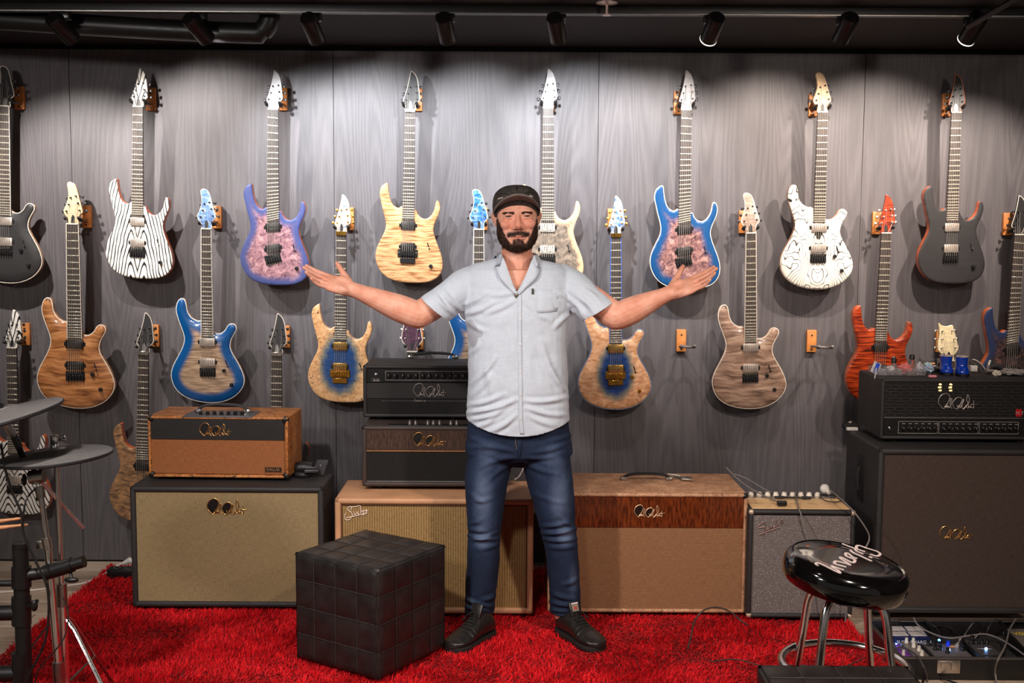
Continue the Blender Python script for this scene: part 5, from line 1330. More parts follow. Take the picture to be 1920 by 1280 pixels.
# V neck: two slanted cuts, then take away what lies between them; the rest of the neck hole behind
vb = W(969, 548, MY - .13); vl = W(935, 480, MY - .06); vr = W(1004, 484, MY - .06)
nl = Vector((-(vl.z - vb.z), 0, vl.x - vb.x)).normalized(); nr = Vector((vr.z - vb.z, 0, -(vr.x - vb.x))).normalized()
top = [f for f in bm.faces if f.calc_center_median().z > vb.z - .03 and abs(f.calc_center_median().x - vb.x) < .16]
def gg(fs): return list({v_ for f in fs for v_ in f.verts}) + list({e_ for f in fs for e_ in f.edges}) + list(fs)
bmesh.ops.bisect_plane(bm, geom=gg(top), plane_co=vb, plane_no=nl)
top = [f for f in bm.faces if f.calc_center_median().z > vb.z - .03 and abs(f.calc_center_median().x - vb.x) < .16]
bmesh.ops.bisect_plane(bm, geom=gg(top), plane_co=vb, plane_no=nr)
zneck = W(968, 487, MY).z
top = [f for f in bm.faces if f.calc_center_median().z > zneck - .03]
bmesh.ops.bisect_plane(bm, geom=gg(top), plane_co=(0, 0, zneck), plane_no=(0, 0.12, 1))
kill = []
for f in bm.faces:
    c = f.calc_center_median(); r_ = c - vb
    inV = r_.dot(nl) < 0 and r_.dot(nr) < 0 and r_.z > 0
    sl = (nl, nr)
    if (r_.z > 0 and (r_.x > (vl.x - vb.x) * r_.z / (vl.z - vb.z)) and (r_.x < (vr.x - vb.x) * r_.z / (vr.z - vb.z)) and c.y < MY + .02): kill.append(f)
    elif c.z - zneck + .12 * c.y * 0 > 0 and abs(c.x - nb.x) < .078 and Vector((0, .12, 1)).dot(c - Vector((0, 0, zneck))) > 0: kill.append(f)
bmesh.ops.delete(bm, geom=list(set(kill)), context='FACES')
# slit at the front of the hem
bm.to_mesh(ms); 
st_x = [np.array(v_.co) for v_ in bm.verts]; bm.free()
ca = get_co(ms); sx_, sy_ = pxs(ca)
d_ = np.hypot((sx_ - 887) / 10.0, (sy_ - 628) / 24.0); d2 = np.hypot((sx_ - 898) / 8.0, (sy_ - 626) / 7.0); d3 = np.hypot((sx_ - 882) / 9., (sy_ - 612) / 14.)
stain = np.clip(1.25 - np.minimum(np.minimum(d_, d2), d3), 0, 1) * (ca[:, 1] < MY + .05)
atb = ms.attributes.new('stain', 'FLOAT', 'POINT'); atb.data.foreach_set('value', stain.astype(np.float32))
t = NT('pale_blue_chambray'); v = t.obj(); x, y, z_ = t.sep(v)
w1 = t.noise(t.comb(t.math('MULTIPLY', x, 30.0), y, t.math('MULTIPLY', z_, 900.0)), 1.0, 2); w2 = t.noise(t.comb(t.math('MULTIPLY', x, 900.0), y, t.math('MULTIPLY', z_, 30.0)), 1.0, 2)
wv_ = t.math('ADD', t.math('MULTIPLY', w1, .5), t.math('MULTIPLY', w2, .5))
c = t.ramp(wv_, [(0.3, C(174, 183, 196)), (0.7, C(204, 210, 218))])
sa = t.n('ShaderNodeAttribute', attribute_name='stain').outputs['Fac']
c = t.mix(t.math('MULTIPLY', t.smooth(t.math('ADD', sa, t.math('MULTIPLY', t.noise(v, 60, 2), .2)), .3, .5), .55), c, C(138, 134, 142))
t.bump(wv_, 0.25, 0.0006); SHIRT = t.out(c, 0.85, spec=0.2); t.b.inputs['Sheen Weight'].default_value = .15
def solid(me, th, name, mats):
    o = bpy.data.objects.new(name, me); COL.objects.link(o)
    m_ = o.modifiers.new('s', 'SOLIDIFY'); m_.thickness = th; m_.offset = -1
    dg = bpy.context.evaluated_depsgraph_get(); dg.update()
    r_ = bpy.data.meshes.new_from_object(o.evaluated_get(dg)); bpy.data.objects.remove(o)
    smooth_all(r_); return mchild(name, r_, mats)
smooth_all(ms)
STB = BVHTree.FromPolygons([v_.co.copy() for v_ in ms.vertices], [tuple(p.vertices) for p in ms.polygons])
solid(ms, 0.003, 'shirt', SHIRT)
def on(bt, px, py, lift=0.0, fallback=MY - .14):
    d = ray(px, py).normalized(); h = bt.ray_cast(CAM, d)
    if h[0] is None: return W(px, py, fallback)
    return h[0] - d * lift
def ribbon(name, left, right, m_, bt=None, th=0.0015):
    bt = bt or STB; mb = MB(); vs = []; n = len(left)
    for (a, b) in zip(left, right):
        for k in range(4): vs.append(on(bt, a[0] + (b[0] - a[0]) * k / 3, a[1] + (b[1] - a[1]) * k / 3, th + (.0008 if k in (1, 2) else 0)))
    fs = [(i * 4 + k, i * 4 + k + 1, (i + 1) * 4 + k + 1, (i + 1) * 4 + k) for i in range(n - 1) for k in range(3)]
    mb.add(vs, fs); o = mb.build(name, m_, man, MI)
    sm = o.modifiers.new('s', 'SOLIDIFY'); sm.thickness = .0012; return o
L1 = [(970.5, 549), (970.5, 600), (971, 660), (972, 720), (972.5, 780), (975, 814)]
ribbon('button_placket', cat(L1, 6, False), [(p[0] + 8, p[1]) for p in cat(L1, 6, False)], SHIRT)
BTN = mat('pale_button', C(208, 206, 204), 0.35)
for y in (598, 645, 695, 740, 785):
    p = on(STB, 975.5, y, .0035); MB().lathe([(.001, .0022), (.0045, .002), (.0052, .001), (.0052, -.001)], 14, TR(p) @ TFL).build('shirt_button', BTN, man, MI)
pk = ribbon('chest_pocket', [(1005, 541), (1005, 560), (1006, 580), (1007, 588)], [(1046, 541), (1046, 560), (1046, 578), (1045, 584)], SHIRT, None, .0004)
# little microphone on the placket, clip on the pocket
p = on(STB, 967.5, 553, .006); MB().sphere((0, 0, 0), .0075, (1, .7, 1.1), n=14).box((0, .003, -.004), (.006, .004, .018), .001, seg=1).build('lapel_microphone', mat('mic_grey', C(128, 120, 112), 0.35, 0.6), man, MI @ TR(p))
p = on(STB, 999, 546, .004); MB().box((0, 0, 0), (.0085, .005, .022), .0015).box((0, -.003, .003), (.004, .002, .016), .0005, seg=1).build('pocket_clip', mat('olive_dark_clip', C(66, 66, 58), 0.4), man, MI @ TR(p))
# collar: a folded band along the neckline
path = [(969, 549), (960, 533), (950, 512), (941, 492), (937, 480)]
colm = MB(); rows = []
lp = [on(STB, *p_, .002) for p_ in cat(path, 4, False)]
bk = [nb + Vector((.078 * math.sin(a_), .012 + .082 * math.cos(a_), .030 - .012 * (1 - math.cos(a_)))) for a_ in np.linspace(R(-118), R(118), 26)]
path2 = [(1003, 484), (1000, 496), (992, 513), (981, 532), (970, 549)]
rp = [on(STB, *p_, .002) for p_ in cat(path2, 4, False)]
full = [Vector(p_) for p_ in cat([tuple(p_) for p_ in lp[:-3] + bk[2:-2] + rp[3:]], 2, False)]
Nn = len(full)
for i, p_ in enumerate(full):
    u = abs(i / (Nn - 1) - .5) * 2
    ang = p_ - (nb + Vector((0, .01, 0))); ang.z = 0; o_ = ang.normalized()
    hgt = .030 * float(np.interp(u, [0, .62, .8, 1], [1, .95, .35, .06])); wd_ = .034 * float(np.interp(u, [0, .55, .72, .85, 1], [.8, 1.0, .95, .5, .2]))
    sd = math.copysign(1, p_.x - nb.x); ow = (o_ if u < .55 else (o_ * .35 + Vector((sd * .9, -.12, -.1)))).normalized()
    rows.append([p_ - o_ * .004, p_ - o_ * .003 + ZA * hgt * .6, p_ + ZA * hgt, p_ + ow * .007 + ZA * hgt * .95, p_ + ow * wd_ * .6 + ZA * hgt * .3, p_ + ow * wd_ + Vector((0, -.002, -.006 + hgt * .05))])
colm.loft(rows, caps=False, closed=False)
o = colm.build('collar', SHIRT, man, MI, 80); sm = o.modifiers.new('s', 'SOLIDIFY'); sm.thickness = .002; sm.offset = 0

# ---- jeans
J = MB()
J.loft([tr_ring(775, 971, 93, .13, -.005), tr_ring(800, 971.5, 95, .132, -.005), tr_ring(830, 972.5, 101, .132), tr_ring(848, 973, 102, .122), tr_ring(858, 973, 84, .1), tr_ring(866, 973, 44, .07), tr_ring(872, 973, 22, .045)])
for s in (-1, 1):
    rg = [ring(W(cx, y, MY + (.012 if y > 1000 else 0)), XA, YA, hw * .00209 * 1.0, hw * .00209 * (1.12 if y < 950 else 1.05), 28, 2.15) for y, cx, hw in LEG[s]]
    P = [np.array([list(v_) for v_ in r_]) for r_ in rg]
    yy = [l[0] for l in LEG[s]]; dense = []
    for yv in np.linspace(848, 1152, 26):
        cx = float(np.interp(yv, yy, [l[1] for l in LEG[s]])); hw = float(np.interp(yv, yy, [l[2] for l in LEG[s]]))
        dense.append(ring(W(cx, yv, MY + float(np.interp(yv, [848, 1000, 1150], [0, .0, .02]))), XA, YA, hw * .00209, hw * .00209 * float(np.interp(yv, [848, 1000, 1150], [1.2, 1.1, 1.1])), 28, 2.15))
    J.loft(dense)
mj = remesh(J, 0.005, 4, 0.5, 'jeans')
JF = [(235, 620, 400, 640, 1.3, 4), (240, 650, 390, 610, 1.0, 3.5), (250, 590, 330, 600, .8), (300, 690, 400, 660, .7), (235, 570, 330, 540, .5), (600, 610, 770, 590, 1.3, 4), (610, 640, 770, 640, 1.1, 3.5), (600, 580, 740, 555, .9), (640, 680, 770, 670, .7), (690, 530, 770, 590, .8),
      (240, 930, 370, 965, 1.3, 4), (240, 965, 350, 985, 1.2, 3.5), (300, 940, 385, 910, .9), (640, 940, 760, 960, 1.2, 4), (700, 860, 780, 830, .8), (650, 900, 760, 930, .9), (640, 975, 740, 985, 1.0, 3.5),
      (480, 250, 300, 300, .7), (490, 230, 260, 200, .7), (485, 270, 330, 380, .6), (510, 250, 700, 230, .7), (515, 270, 680, 330, .7), (520, 230, 730, 180, .6), (250, 150, 380, 190, .5), (640, 170, 760, 130, .5), (270, 460, 380, 440, .5), (260, 420, 330, 470, .5), (560, 420, 740, 470, .4)]
folds(mj, JF, 780, 760, 2.56, MY, 4.5, 0.0065)
a = get_co(mj); n_ = get_no(mj)
wv = np.array([mnoise.noise(Vector((p[0] * 12, p[1] * 12, p[2] * 16))) for p in a]); a += n_ * (wv * .003)[:, None]; set_co(mj, a)
jx, jy = pxs(a); fade = np.zeros(len(a))
for cx, cy, rx, ry, k in ((905, 935, 20, 55, 1), (1050, 930, 22, 60, .9), (905, 1010, 18, 22, .7), (1062, 1005, 16, 20, .8), (915, 850, 26, 30, .5), (1030, 850, 26, 30, .45), (1075, 1090, 10, 40, .6), (880, 1130, 10, 18, .6)):
    fade += k * np.exp(-((jx - cx) / rx) ** 2 - ((jy - cy) / ry) ** 2)
fade *= (n_[:, 1] < .3)
at_ = mj.attributes.new('fade', 'FLOAT', 'POINT'); at_.data.foreach_set('value', np.clip(fade, 0, 1).astype(np.float32))
bm = bmesh.new(); bm.from_mesh(mj)
zc_ = W(900, 1147, MY).z
bmesh.ops.bisect_plane(bm, geom=bm.verts[:] + bm.edges[:] + bm.faces[:], plane_co=(0, 0, zc_), plane_no=(0, 0, -1), clear_outer=True)
bm.to_mesh(mj); bm.free(); smooth_all(mj)
t = NT('washed_denim'); v = t.obj(); x, y, z_ = t.sep(v)
tw = t.noise(t.comb(t.math('MULTIPLY', x, 500.0), t.math('MULTIPLY', y, 500.0), t.math('MULTIPLY', z_, 90.0)), 1.0, 2, .6); big = t.noise(v, 14, 4, .6)
f_ = t.math('ADD', t.math('MULTIPLY', t.n('ShaderNodeAttribute', attribute_name='fade').outputs['Fac'], .55), t.math('ADD', t.math('MULTIPLY', tw, .3), t.math('MULTIPLY', big, .28)))
c = t.ramp(f_, [(0.15, C(20, 27, 43)), (0.45, C(40, 53, 78)), (0.95, C(102, 118, 146))])
t.bump(tw, .3, .0008); DENIM = t.out(c, .8, spec=.2)
JT = BVHTree.FromPolygons([v_.co.copy() for v_ in mj.vertices], [tuple(p.vertices) for p in mj.polygons])
solid(mj, .003, 'jeans', DENIM)
FLYM = mat('jeans_thread', C(150, 120, 92), .7); DARKD = mat('dark_denim_edge', C(22, 28, 44), .8)
ribbon('fly_flap', [(968, 815), (969, 835), (970, 855), (972, 868)], [(979, 815), (979, 835), (977, 855), (974, 868)], DENIM, JT, .002)
MB().tube([on(JT, *p_, .0015) for p_ in cat([(966, 812), (967, 832), (969, 842)], 4, False)], .0009, 5).build('fly_stitching', FLYM, man, MI)
for s, pts in ((-1, [(880, 792), (886, 800), (896, 805)]), (1, [(1066, 790), (1060, 798), (1046, 804)])): MB().tube([on(JT, *p_, .001) for p_ in cat(pts, 5, False)], .0013, 5).build('pocket_edge', DARKD, man, MI)

# ---- shoes
SHOE = mat('black_shoe_leather', C(34, 30, 28), 0.36, var=.3, nscale=60, bump=.25, bscale=90); SOLE = mat('black_rubber_sole', C(28, 26, 25), .7)
LACE = mat('black_lace', C(18, 17, 17), .8)
FOOT = {-1: (F(919, 1183, .03), F(843, 1219, .03)), 1: (F(1052, 1178, .03), F(1127, 1218, .03))}
for s in (-1, 1):
    h_, t_ = FOOT[s]; L = (t_ - h_).length; yaw = math.atan2((t_ - h_).y, (t_ - h_).x)
    Mx = TR(h_.x, h_.y, .02) @ Matrix.Rotation(yaw, 4, 'Z')
    prof = [(-.01, .020, .055), (.0, .030, .074), (.06, .037, .094), (.16, .040, .106), (.30, .041, .108), (.42, .042, .098), (.54, .045, .080), (.66, .050, .066), (.78, .051, .058), (.88, .046, .051), (.95, .036, .043), (.985, .024, .034), (1.0, .010, .024)]
    rings = []
    for u, w_, hh in prof:
        r_ = []
        for k in range(24):
            a_ = 2 * PI * k / 24; ca, sa = math.cos(a_), math.sin(a_)
            yv = w_ * math.copysign(abs(ca) ** .8, ca); zv = .012 + (hh - .012) * (.5 + .5 * math.copysign(abs(sa) ** .75, sa))
            yv *= 1 - .28 * max(0, sa) ** 1.5
            r_.append((u * L, yv + .006 * s * (u - .5) * (1 - u) * 0, zv))
        rings.append(r_)
    m_ = remesh(MB().loft(rings, M=Mx), .004, 4, .5, 'shoe'); a = get_co(m_); n_ = get_no(m_)
    lc = np.array([list(Mx.inverted() @ Vector(p_)) for p_ in a])
    f_ = sum(A * np.exp(-((lc[:, 0] / L - u) / .018) ** 2) for u, A in ((.60, -1), (.645, .8), (.69, -.9), (.735, .6))) * (lc[:, 2] > .03) + .8 * np.exp(-((lc[:, 2] - .035) / .005) ** 2) * (lc[:, 0] / L > .72)
    a += n_ * (f_ * .0022)[:, None]; set_co(m_, a); smooth_all(m_)
    sh = mchild('shoe', m_, SHOE)
    STr = BVHTree.FromPolygons([tuple(p_) for p_ in a], [tuple(p_.vertices) for p_ in m_.polygons])
    sol = [(u * L, w_ * 1.07 if u > 0 else w_) for u, w_, hh in prof]
    poly = [(x_, y_) for x_, y_ in sol] + [(x_, -y_) for x_, y_ in sol[::-1]]
    so = MB(); so.loft([[(x_ - .002, y_ * k_, z_) for x_, y_ in poly] for z_, k_ in ((0, .96), (.004, 1.0), (.018, 1.0), (.021, .97))])
    so.build('sole', SOLE, man, MI @ Mx)
    for k in range(5):
        u = .40 + k * .055; pts = []
        for yv in np.linspace(-.022, .022, 7):
            o_ = Mx @ Vector((u * L, yv, .2)); hit = STr.ray_cast(o_, Vector((0, 0, -1)))
            if hit[0]: pts.append(hit[0] + Vector((0, 0, .003)))
        if len(pts) > 3: MB().tube(pts, .0027, 6).build('lace', LACE, man, MI)
    hit = STr.ray_cast(Mx @ Vector((.37 * L, 0, .3)), Vector((0, 0, -1)))[0]
    for sg in (-1, 1):
        o_ = hit + (Mx.to_3x3() @ Vector((.02, sg * .012, .002)))
        MB().tube(cat([tuple(hit + Vector((0, 0, .004))), tuple(o_ + Vector((0, 0, .012))), tuple(o_ + Mx.to_3x3() @ Vector((.03, sg * .016, -.012))), tuple(o_ + Mx.to_3x3() @ Vector((.012, sg * .012, -.006)))], 5, False), .002, 6).build('lace_loop', LACE, man, MI)
    tm = MB().box((0, 0, 0), (.012, .05, .06), .005).build('tongue', SHOE, man, MI @ Mx @ TR(.345 * L, 0, .118) @ Matrix.Rotation(R(-24), 4, 'Y'))
    if s > 0:
        lb = MB().box((.0068, 0, .008), (.001, .03, .034), .0003, seg=1).box((.0076, 0, .0225), (.001, .03, .005), mi=1).box((.0076, 0, .004), (.001, .012, .010), mi=2)
        lb.build('tongue_label', [mat('grey_label', C(140, 124, 112), .6), WHITE, mat('red_mark', C(196, 60, 52), .5)], man, MI @ Mx @ TR(.345 * L, 0, .118) @ Matrix.Rotation(R(-24), 4, 'Y'))

# ---- cap
def cap_cloth():
    t = NT('worn_black_cap'); v = t.obj(); n = t.noise(v, 60, 4, .65); f = t.noise(v, 600, 2)
    c = t.ramp(t.math('ADD', t.math('MULTIPLY', n, .7), t.math('MULTIPLY', f, .3)), [(.35, C(50, 45, 42)), (.65, C(84, 76, 71))]); t.bump(n, .4, .002); return t.out(c, .85, spec=.2)
CAPM = cap_cloth()
cr = MB(); rings = []
for z, hw, f, b in ((-.002, .084, -.060, .112), (.02, .0865, -.094, .116), (.046, .087, -.101, .115), (.070, .0835, -.098, .109), (.088, .0755, -.089, .098), (.102, .0615, -.073, .080), (.112, .043, -.050, .056), (.1165, .020, -.022, .026)):
    rings.append([Vector((v_.x, v_.y, v_.z + ((.047 if z < .01 else .028 if z < .03 else .010 if z < .05 else 0) * max(0, min(1.1, (-v_.y - .045) / .05))))) for v_ in ring((0, (f + b) / 2, z), XA, YA, hw, (b - f) / 2, 40, 2.15)])
rings = [[tuple(Vector(v_)) for v_ in r_] for r_ in rings]
dr = [cat([r_[k] for r_ in rings], 4, False) for k in range(40)]
cr.loft([[tuple(dr[k][i]) for k in range(40)] for i in range(len(dr[0]))]); cap = cr.build('cap', CAPM, man, MI @ HM @ TR(0, 0, .002), 70)
br = MB(); top_, bot_ = [], []
for u in np.linspace(-1, 1, 25):
    a_ = u * R(76); xi, yi = .087 * math.sin(a_), .004 - .104 * math.cos(a_)
    zi = .066 - .044 * abs(u) ** 1.8; out = .052 * (1 - abs(u) ** 2.6) + .006
    xo, yo = xi * (1 + .10 * (1 - abs(u))), yi - out * (0.95 - .1 * abs(u)); zo = .0815 - .064 * abs(u) ** 1.7
    row = []
    for k in range(5):
        s_ = k / 4; row.append((xi + (xo - xi) * s_, yi + (yo - yi) * s_, zi + (zo - zi) * s_ + .004 * math.sin(s_ * PI)))
    top_.append(row); bot_.append([(p_[0], p_[1], p_[2] - .0075) for p_ in row])
n5 = 5; vs = [p_ for r_ in top_ for p_ in r_] + [p_ for r_ in bot_ for p_ in r_]; of = 25 * n5; fs = []
for i in range(24):
    for k in range(4):
        a0 = i * n5 + k; fs += [(a0, a0 + 1, a0 + n5 + 1, a0 + n5), (of + a0, of + a0 + n5, of + a0 + n5 + 1, of + a0 + 1)]
    fs.append((i * n5 + 4, of + i * n5 + 4, of + (i + 1) * n5 + 4, (i + 1) * n5 + 4)); fs.append((i * n5, (i + 1) * n5, of + (i + 1) * n5, of + i * n5))
for i in (0, 24): fs.append(tuple([i * n5 + k for k in range(5)] + [of + i * n5 + k for k in range(4, -1, -1)]))
br.add(vs, fs); br.build('cap_brim', mat('grey_brown_brim', C(112, 100, 94), .8), man, MI @ HM, 60)
CT = BVHTree.FromPolygons([HM @ TR(0, 0, .002) @ Vector(v_) for v_ in cr.v], cr.f)
WORN = mat('worn_pale_patch', C(214, 200, 190), .7)
def cap_tube(name, pts, r_, m_): MB().tube([on(CT, *p_, .0015, -1.1) for p_ in cat(pts, 5, False)], r_, 6).build(name, m_, man, MI)
cap_tube('cap_patch', [(934, 373), (938, 371.5), (943, 370.5)], .0026, WORN)
cap_tube('cap_patch', [(991, 368), (995, 367.5), (998, 369)], .0034, WORN)
cap_tube('cap_tab', [(958, 361), (968, 360), (977, 361)], .0038, CAPM)
SEAMC = mat('dark_cap_seam', C(24, 21, 20), .8)
cap_tube('cap_seam', [(931, 364), (945, 363), (955, 365.5), (968, 367)], .0016, SEAMC); cap_tube('cap_seam', [(1003, 364), (993, 360), (985, 362), (970, 367)], .0016, SEAMC); cap_tube('cap_seam', [(968, 349), (969, 354), (969.5, 358)], .0014, SEAMC)
# ------------------------------------------------------------------ electronic drum kit at the left
PAD = mat('grey_rubber_pad', C(104, 99, 97), 0.75, bump=.2, bscale=300); PADE = mat('pad_edge_rubber', C(30, 28, 28), .6)
DRK = mat('black_rack_tube', C(24, 22, 22), .42)
YD = -1.86
def cymbal(name, label, c, Rr, rx, ry, notch=True):
    t = thing(name, label, 'cymbal pad', TR(c) @ Matrix.Rotation(ry, 4, 'Y') @ Matrix.Rotation(rx, 4, 'X'))
    MB().lathe([(.02, .016), (.055, .014), (.075, .004), (Rr * .97, -.004), (Rr * .985, -.006)], 56, caps=False).build('pad_surface', PAD, t)
    MB().lathe([(Rr * .985, -.0055), (Rr, -.008), (Rr, -.013), (Rr * .96, -.017), (.06, -.008), (.02, -.006)], 56, caps=False).build('pad_edge', PADE, t)
    MB().lathe([(.012, .0175), (.034, .0155), (.036, .0135)], 28, caps=False).build('bell_plate', mat('grey_bell_plate', C(150, 144, 140), .4, .3), t)
    return t
c2 = W(103, 850, YD)
t = cymbal('cymbal_pad', 'round grey rubber cymbal pad with chrome post, left foreground', c2, .178, R(0), R(-4))
MB().box((-.035, -.03, .0125), (.034, .016, .006), .003).build('notch_tab', mat('grey_bell_plate', C(150, 144, 140), .4, .3), t)
hs_ = thing('hi_hat_stand', 'chrome stand with wing nut clutch carrying the round grey cymbal pad', 'drum stand', TR(c2.x, c2.y, 0))
cz = c2.z
MB().lathe([(.010, cz + .018), (.013, cz + .019), (.013, cz + .032), (.0115, cz + .034), (.0125, cz + .036), (.0125, cz + .058), (.010, cz + .06)], 18).build('clutch', CHROME, hs_)
MB().cyl((0, 0, cz + .055), (0, 0, cz + .118), .0022, n=8).sphere((0, 0, cz + .12), .0042, n=10).build('pull_rod', STEEL, hs_)
MB().cyl((.012, 0, cz + .044), (.03, 0, cz + .046), .004, n=8).sphere((.03, 0, cz + .046), .009, (1, .6, .7), n=10).sphere((.031, 0, cz + .056), .006, (.8, .5, 1), n=10).build('wing_nut', CHROME, hs_)
MB().cyl((0, 0, cz - .012), (0, 0, cz - .03), .03, .012, n=18).build('seat_cup', BLACK, hs_)
MB().cyl((.004, 0, cz - .03), (.008, 0, .36), .0085, n=14).build('upper_tube', CHROME, hs_)
MB().cyl((.008, 0, .42), (.012, 0, .02), .0135, n=16).build('lower_tube', CHROME, hs_)
MB().cyl((.008, 0, .475), (.008, 0, .40), .0165, n=16).build('tube_collar', STEEL, hs_)
for a_ in (R(200), R(330), R(80)):
    d_ = Vector((math.cos(a_), math.sin(a_), 0))
    MB().tube([Vector((.01, 0, .36)) + d_ * .02, Vector((.01, 0, .33)) + d_ * .055, Vector((.01, 0, .012)) + d_ * .30], .0075, 8, flat=.5).build('leg', CHROME, hs_)
    MB().cyl(Vector((.012, 0, .14)) + d_ * .012, Vector((.01, 0, .165)) + d_ * .185, .004, n=8).build('brace', STEEL, hs_)
    MB().sphere(Vector((.01, 0, .012)) + d_ * .30, .012, n=10).build('rubber_foot', RUBBER, hs_)
c1 = W(-2, 776, -1.98)
t = cymbal('cymbal_pad', 'tilted black and grey cymbal pad cut off by the left picture edge', c1, .192, R(4), R(-13))
MB().lathe([(.02, .017), (.022, .03), (.015, .034), (.006, .036)], 18).build('top_nut', BLACK, t)
bs = thing('boom_stand', 'chrome boom stand with slanting arm below the tilted cymbal pad', 'drum stand', TR(W(80, 900, -1.9).x, -1.9, 0))
bo = Vector((W(80, 900, -1.9).x, -1.9, 0))
def bw(px, py, y=-1.9): return W(px, py, y) - bo
cl_ = bw(72, 893)
MB().cyl(bw(20, 803, -1.93), bw(36, 838, -1.92), .012, n=14).cyl(bw(30, 826, -1.92), bw(44, 858), .010, n=14).build('boom_joint', BLACK, bs)
MB().cyl(bw(8, 790, -1.96), bw(24, 815, -1.93), .014, n=14).build('tilter', STEEL, bs)
MB().cyl(bw(36, 845), cl_, .0062, n=12).build('boom_arm_inner', DRK, bs)
MB().cyl(cl_ + Vector((.01, -.01, -.01)), bw(156, 989, -1.78), .0064, n=12).build('boom_arm', mat('satin_chrome', C(214, 210, 206), .38, .75), bs)
MB().cyl(cl_ + Vector((-.022, -.012, .0)), cl_ + Vector((.024, -.012, .006)), .021, n=20).cyl(cl_ + Vector((.0, -.012, .0)), cl_ + Vector((0, -.012, -.02)), .016, n=16).build('boom_clamp', STEEL, bs)
MB().sphere(cl_ + Vector((-.036, -.02, -.006)), .02, (.35, .5, 1.0), n=12).build('wing_bolt', DKSTEEL, bs)
MB().cyl(bw(74, 912), bw(77, 932), .0145, n=16).build('pole_sleeve', STEEL, bs)
MB().cyl(bw(77, 930), bw(88, 1012), .0092, n=14).build('upper_tube', CHROME, bs)
MB().cyl(bw(86, 1008), bw(90, 1028), .0155, n=16).box(bw(78, 1020), (.03, .02, .026), .003).build('tube_collar', NICKEL, bs)
MB().cyl(bw(90, 1028), bw(110, 1252), .0125, n=16).build('lower_tube', CHROME, bs)
MB().cyl(bw(109, 1240), bw(113, 1330), .018, n=16).build('base_socket', STEEL, bs)
rk = thing('drum_rack', 'black tubular drum rack post with clamps at the lower left corner', 'drum rack', TR(W(40, 1100, -1.95).x, -1.95, 0))
ro = Vector((W(40, 1100, -1.95).x, -1.95, 0))
def rw(px, py, y=-1.95): return W(px, py, y) - ro
MB().cyl((0, 0, .0), rw(38, 1022), .024, n=22).build('post', DRK, rk)
MB().cyl(rw(39, 1026), rw(39, 1017), .0255, n=22).build('post_cap', BLACK, rk)
for y0, y1 in ((1062, 1100), (1118, 1170), (1222, 1285)): MB().cyl(rw(40, y0), rw(40.5, y1), .0295, n=22).build('clamp', BLACK, rk)
MB().tube([rw(50, 1078), rw(95, 1072, -1.93), rw(110, 1065, -1.92)], .019, 14).build('side_arm', DRK, rk)
MB().cyl(rw(84, 1074, -1.93), rw(136, 1058, -1.93), .024, n=18).cyl(rw(130, 1060, -1.93), rw(158, 1052, -1.93), .019, n=18).build('pad_mount', BLACK, rk)
MB().cyl(rw(132, 1070, -1.93), rw(134, 1084, -1.94), .005, n=8).sphere(rw(134, 1087, -1.94), .02, (1.2, .5, .45), n=12).build('wing_screw', BLACK, rk)
MB().sphere(rw(64, 1135, -1.98), .017, (.7, .5, 1.1), n=12).cyl(rw(52, 1138, -1.96), rw(70, 1126, -1.98), .006, n=8).build('wing_screw', BLACK, rk)
for yy, r_ in ((1093, .010), (1148, .024), (1262, .026)): MB().cyl(rw(38, yy), rw(-300, yy + (4 if r_ < .02 else 8)), r_, n=16).build('cross_bar', DRK, rk)
STK = mat('hickory_stick', C(214, 150, 102), .5)
for (a_, b_, w_) in (((-190, 1001), (42, 971), 'wooden drumstick, upper of two at the left edge under the cymbal pad'), ((-180, 1009), (52, 983), 'wooden drumstick, lower of two at the left edge beside the rack post')):
    p0, p1 = W(a_[0], a_[1], -1.99), W(b_[0], b_[1], -1.96)
    tag(MB().tube([p0, p0.lerp(p1, .75), p0.lerp(p1, .93), p0.lerp(p1, .95), p1], [.0072, .0072, .004, .005, .003], 12).build('drumstick', STK), w_, 'drumstick', 'pair of drumsticks')
CAB = mat('black_cable', C(24, 22, 22), .5); GCAB = mat('grey_cable', C(120, 112, 108), .45); WCAB = mat('white_cable', C(226, 214, 206), .5)
def cable(label, pts, r_=.0032, m_=CAB, n=7, cat_='cable', name='cable'):
    return tag(MB().tube(cat([tuple(p_) for p_ in pts], 7, False), r_, n).build(name, m_), label, cat_)
cable('black cable hanging from the tilted cymbal down to the drum rack', [W(2, 832, -2.0), W(10, 880, -2.0), W(24, 925, -2.0), W(40, 962, -2.0), W(44, 1000, -2.0), W(66, 1050, -2.0), W(90, 1110, -2.0), W(85, 1200, -2.0), W(50, 1275, -2.0), W(40, 1330, -2.0)], .004)
cable('black cable looping from the boom clamp down beside the chrome pole', [W(66, 916, -1.93), W(50, 935, -1.97), W(44, 965, -1.98), W(43, 990, -1.985)], .003)
cable('thin black cable curling round the chrome stand above the rug', [W(118, 1120, -1.89), W(128, 1150, -1.9), W(122, 1190, -1.92), W(106, 1216, -1.94), W(70, 1262, -1.95), W(60, 1330, -1.95)], .0022)
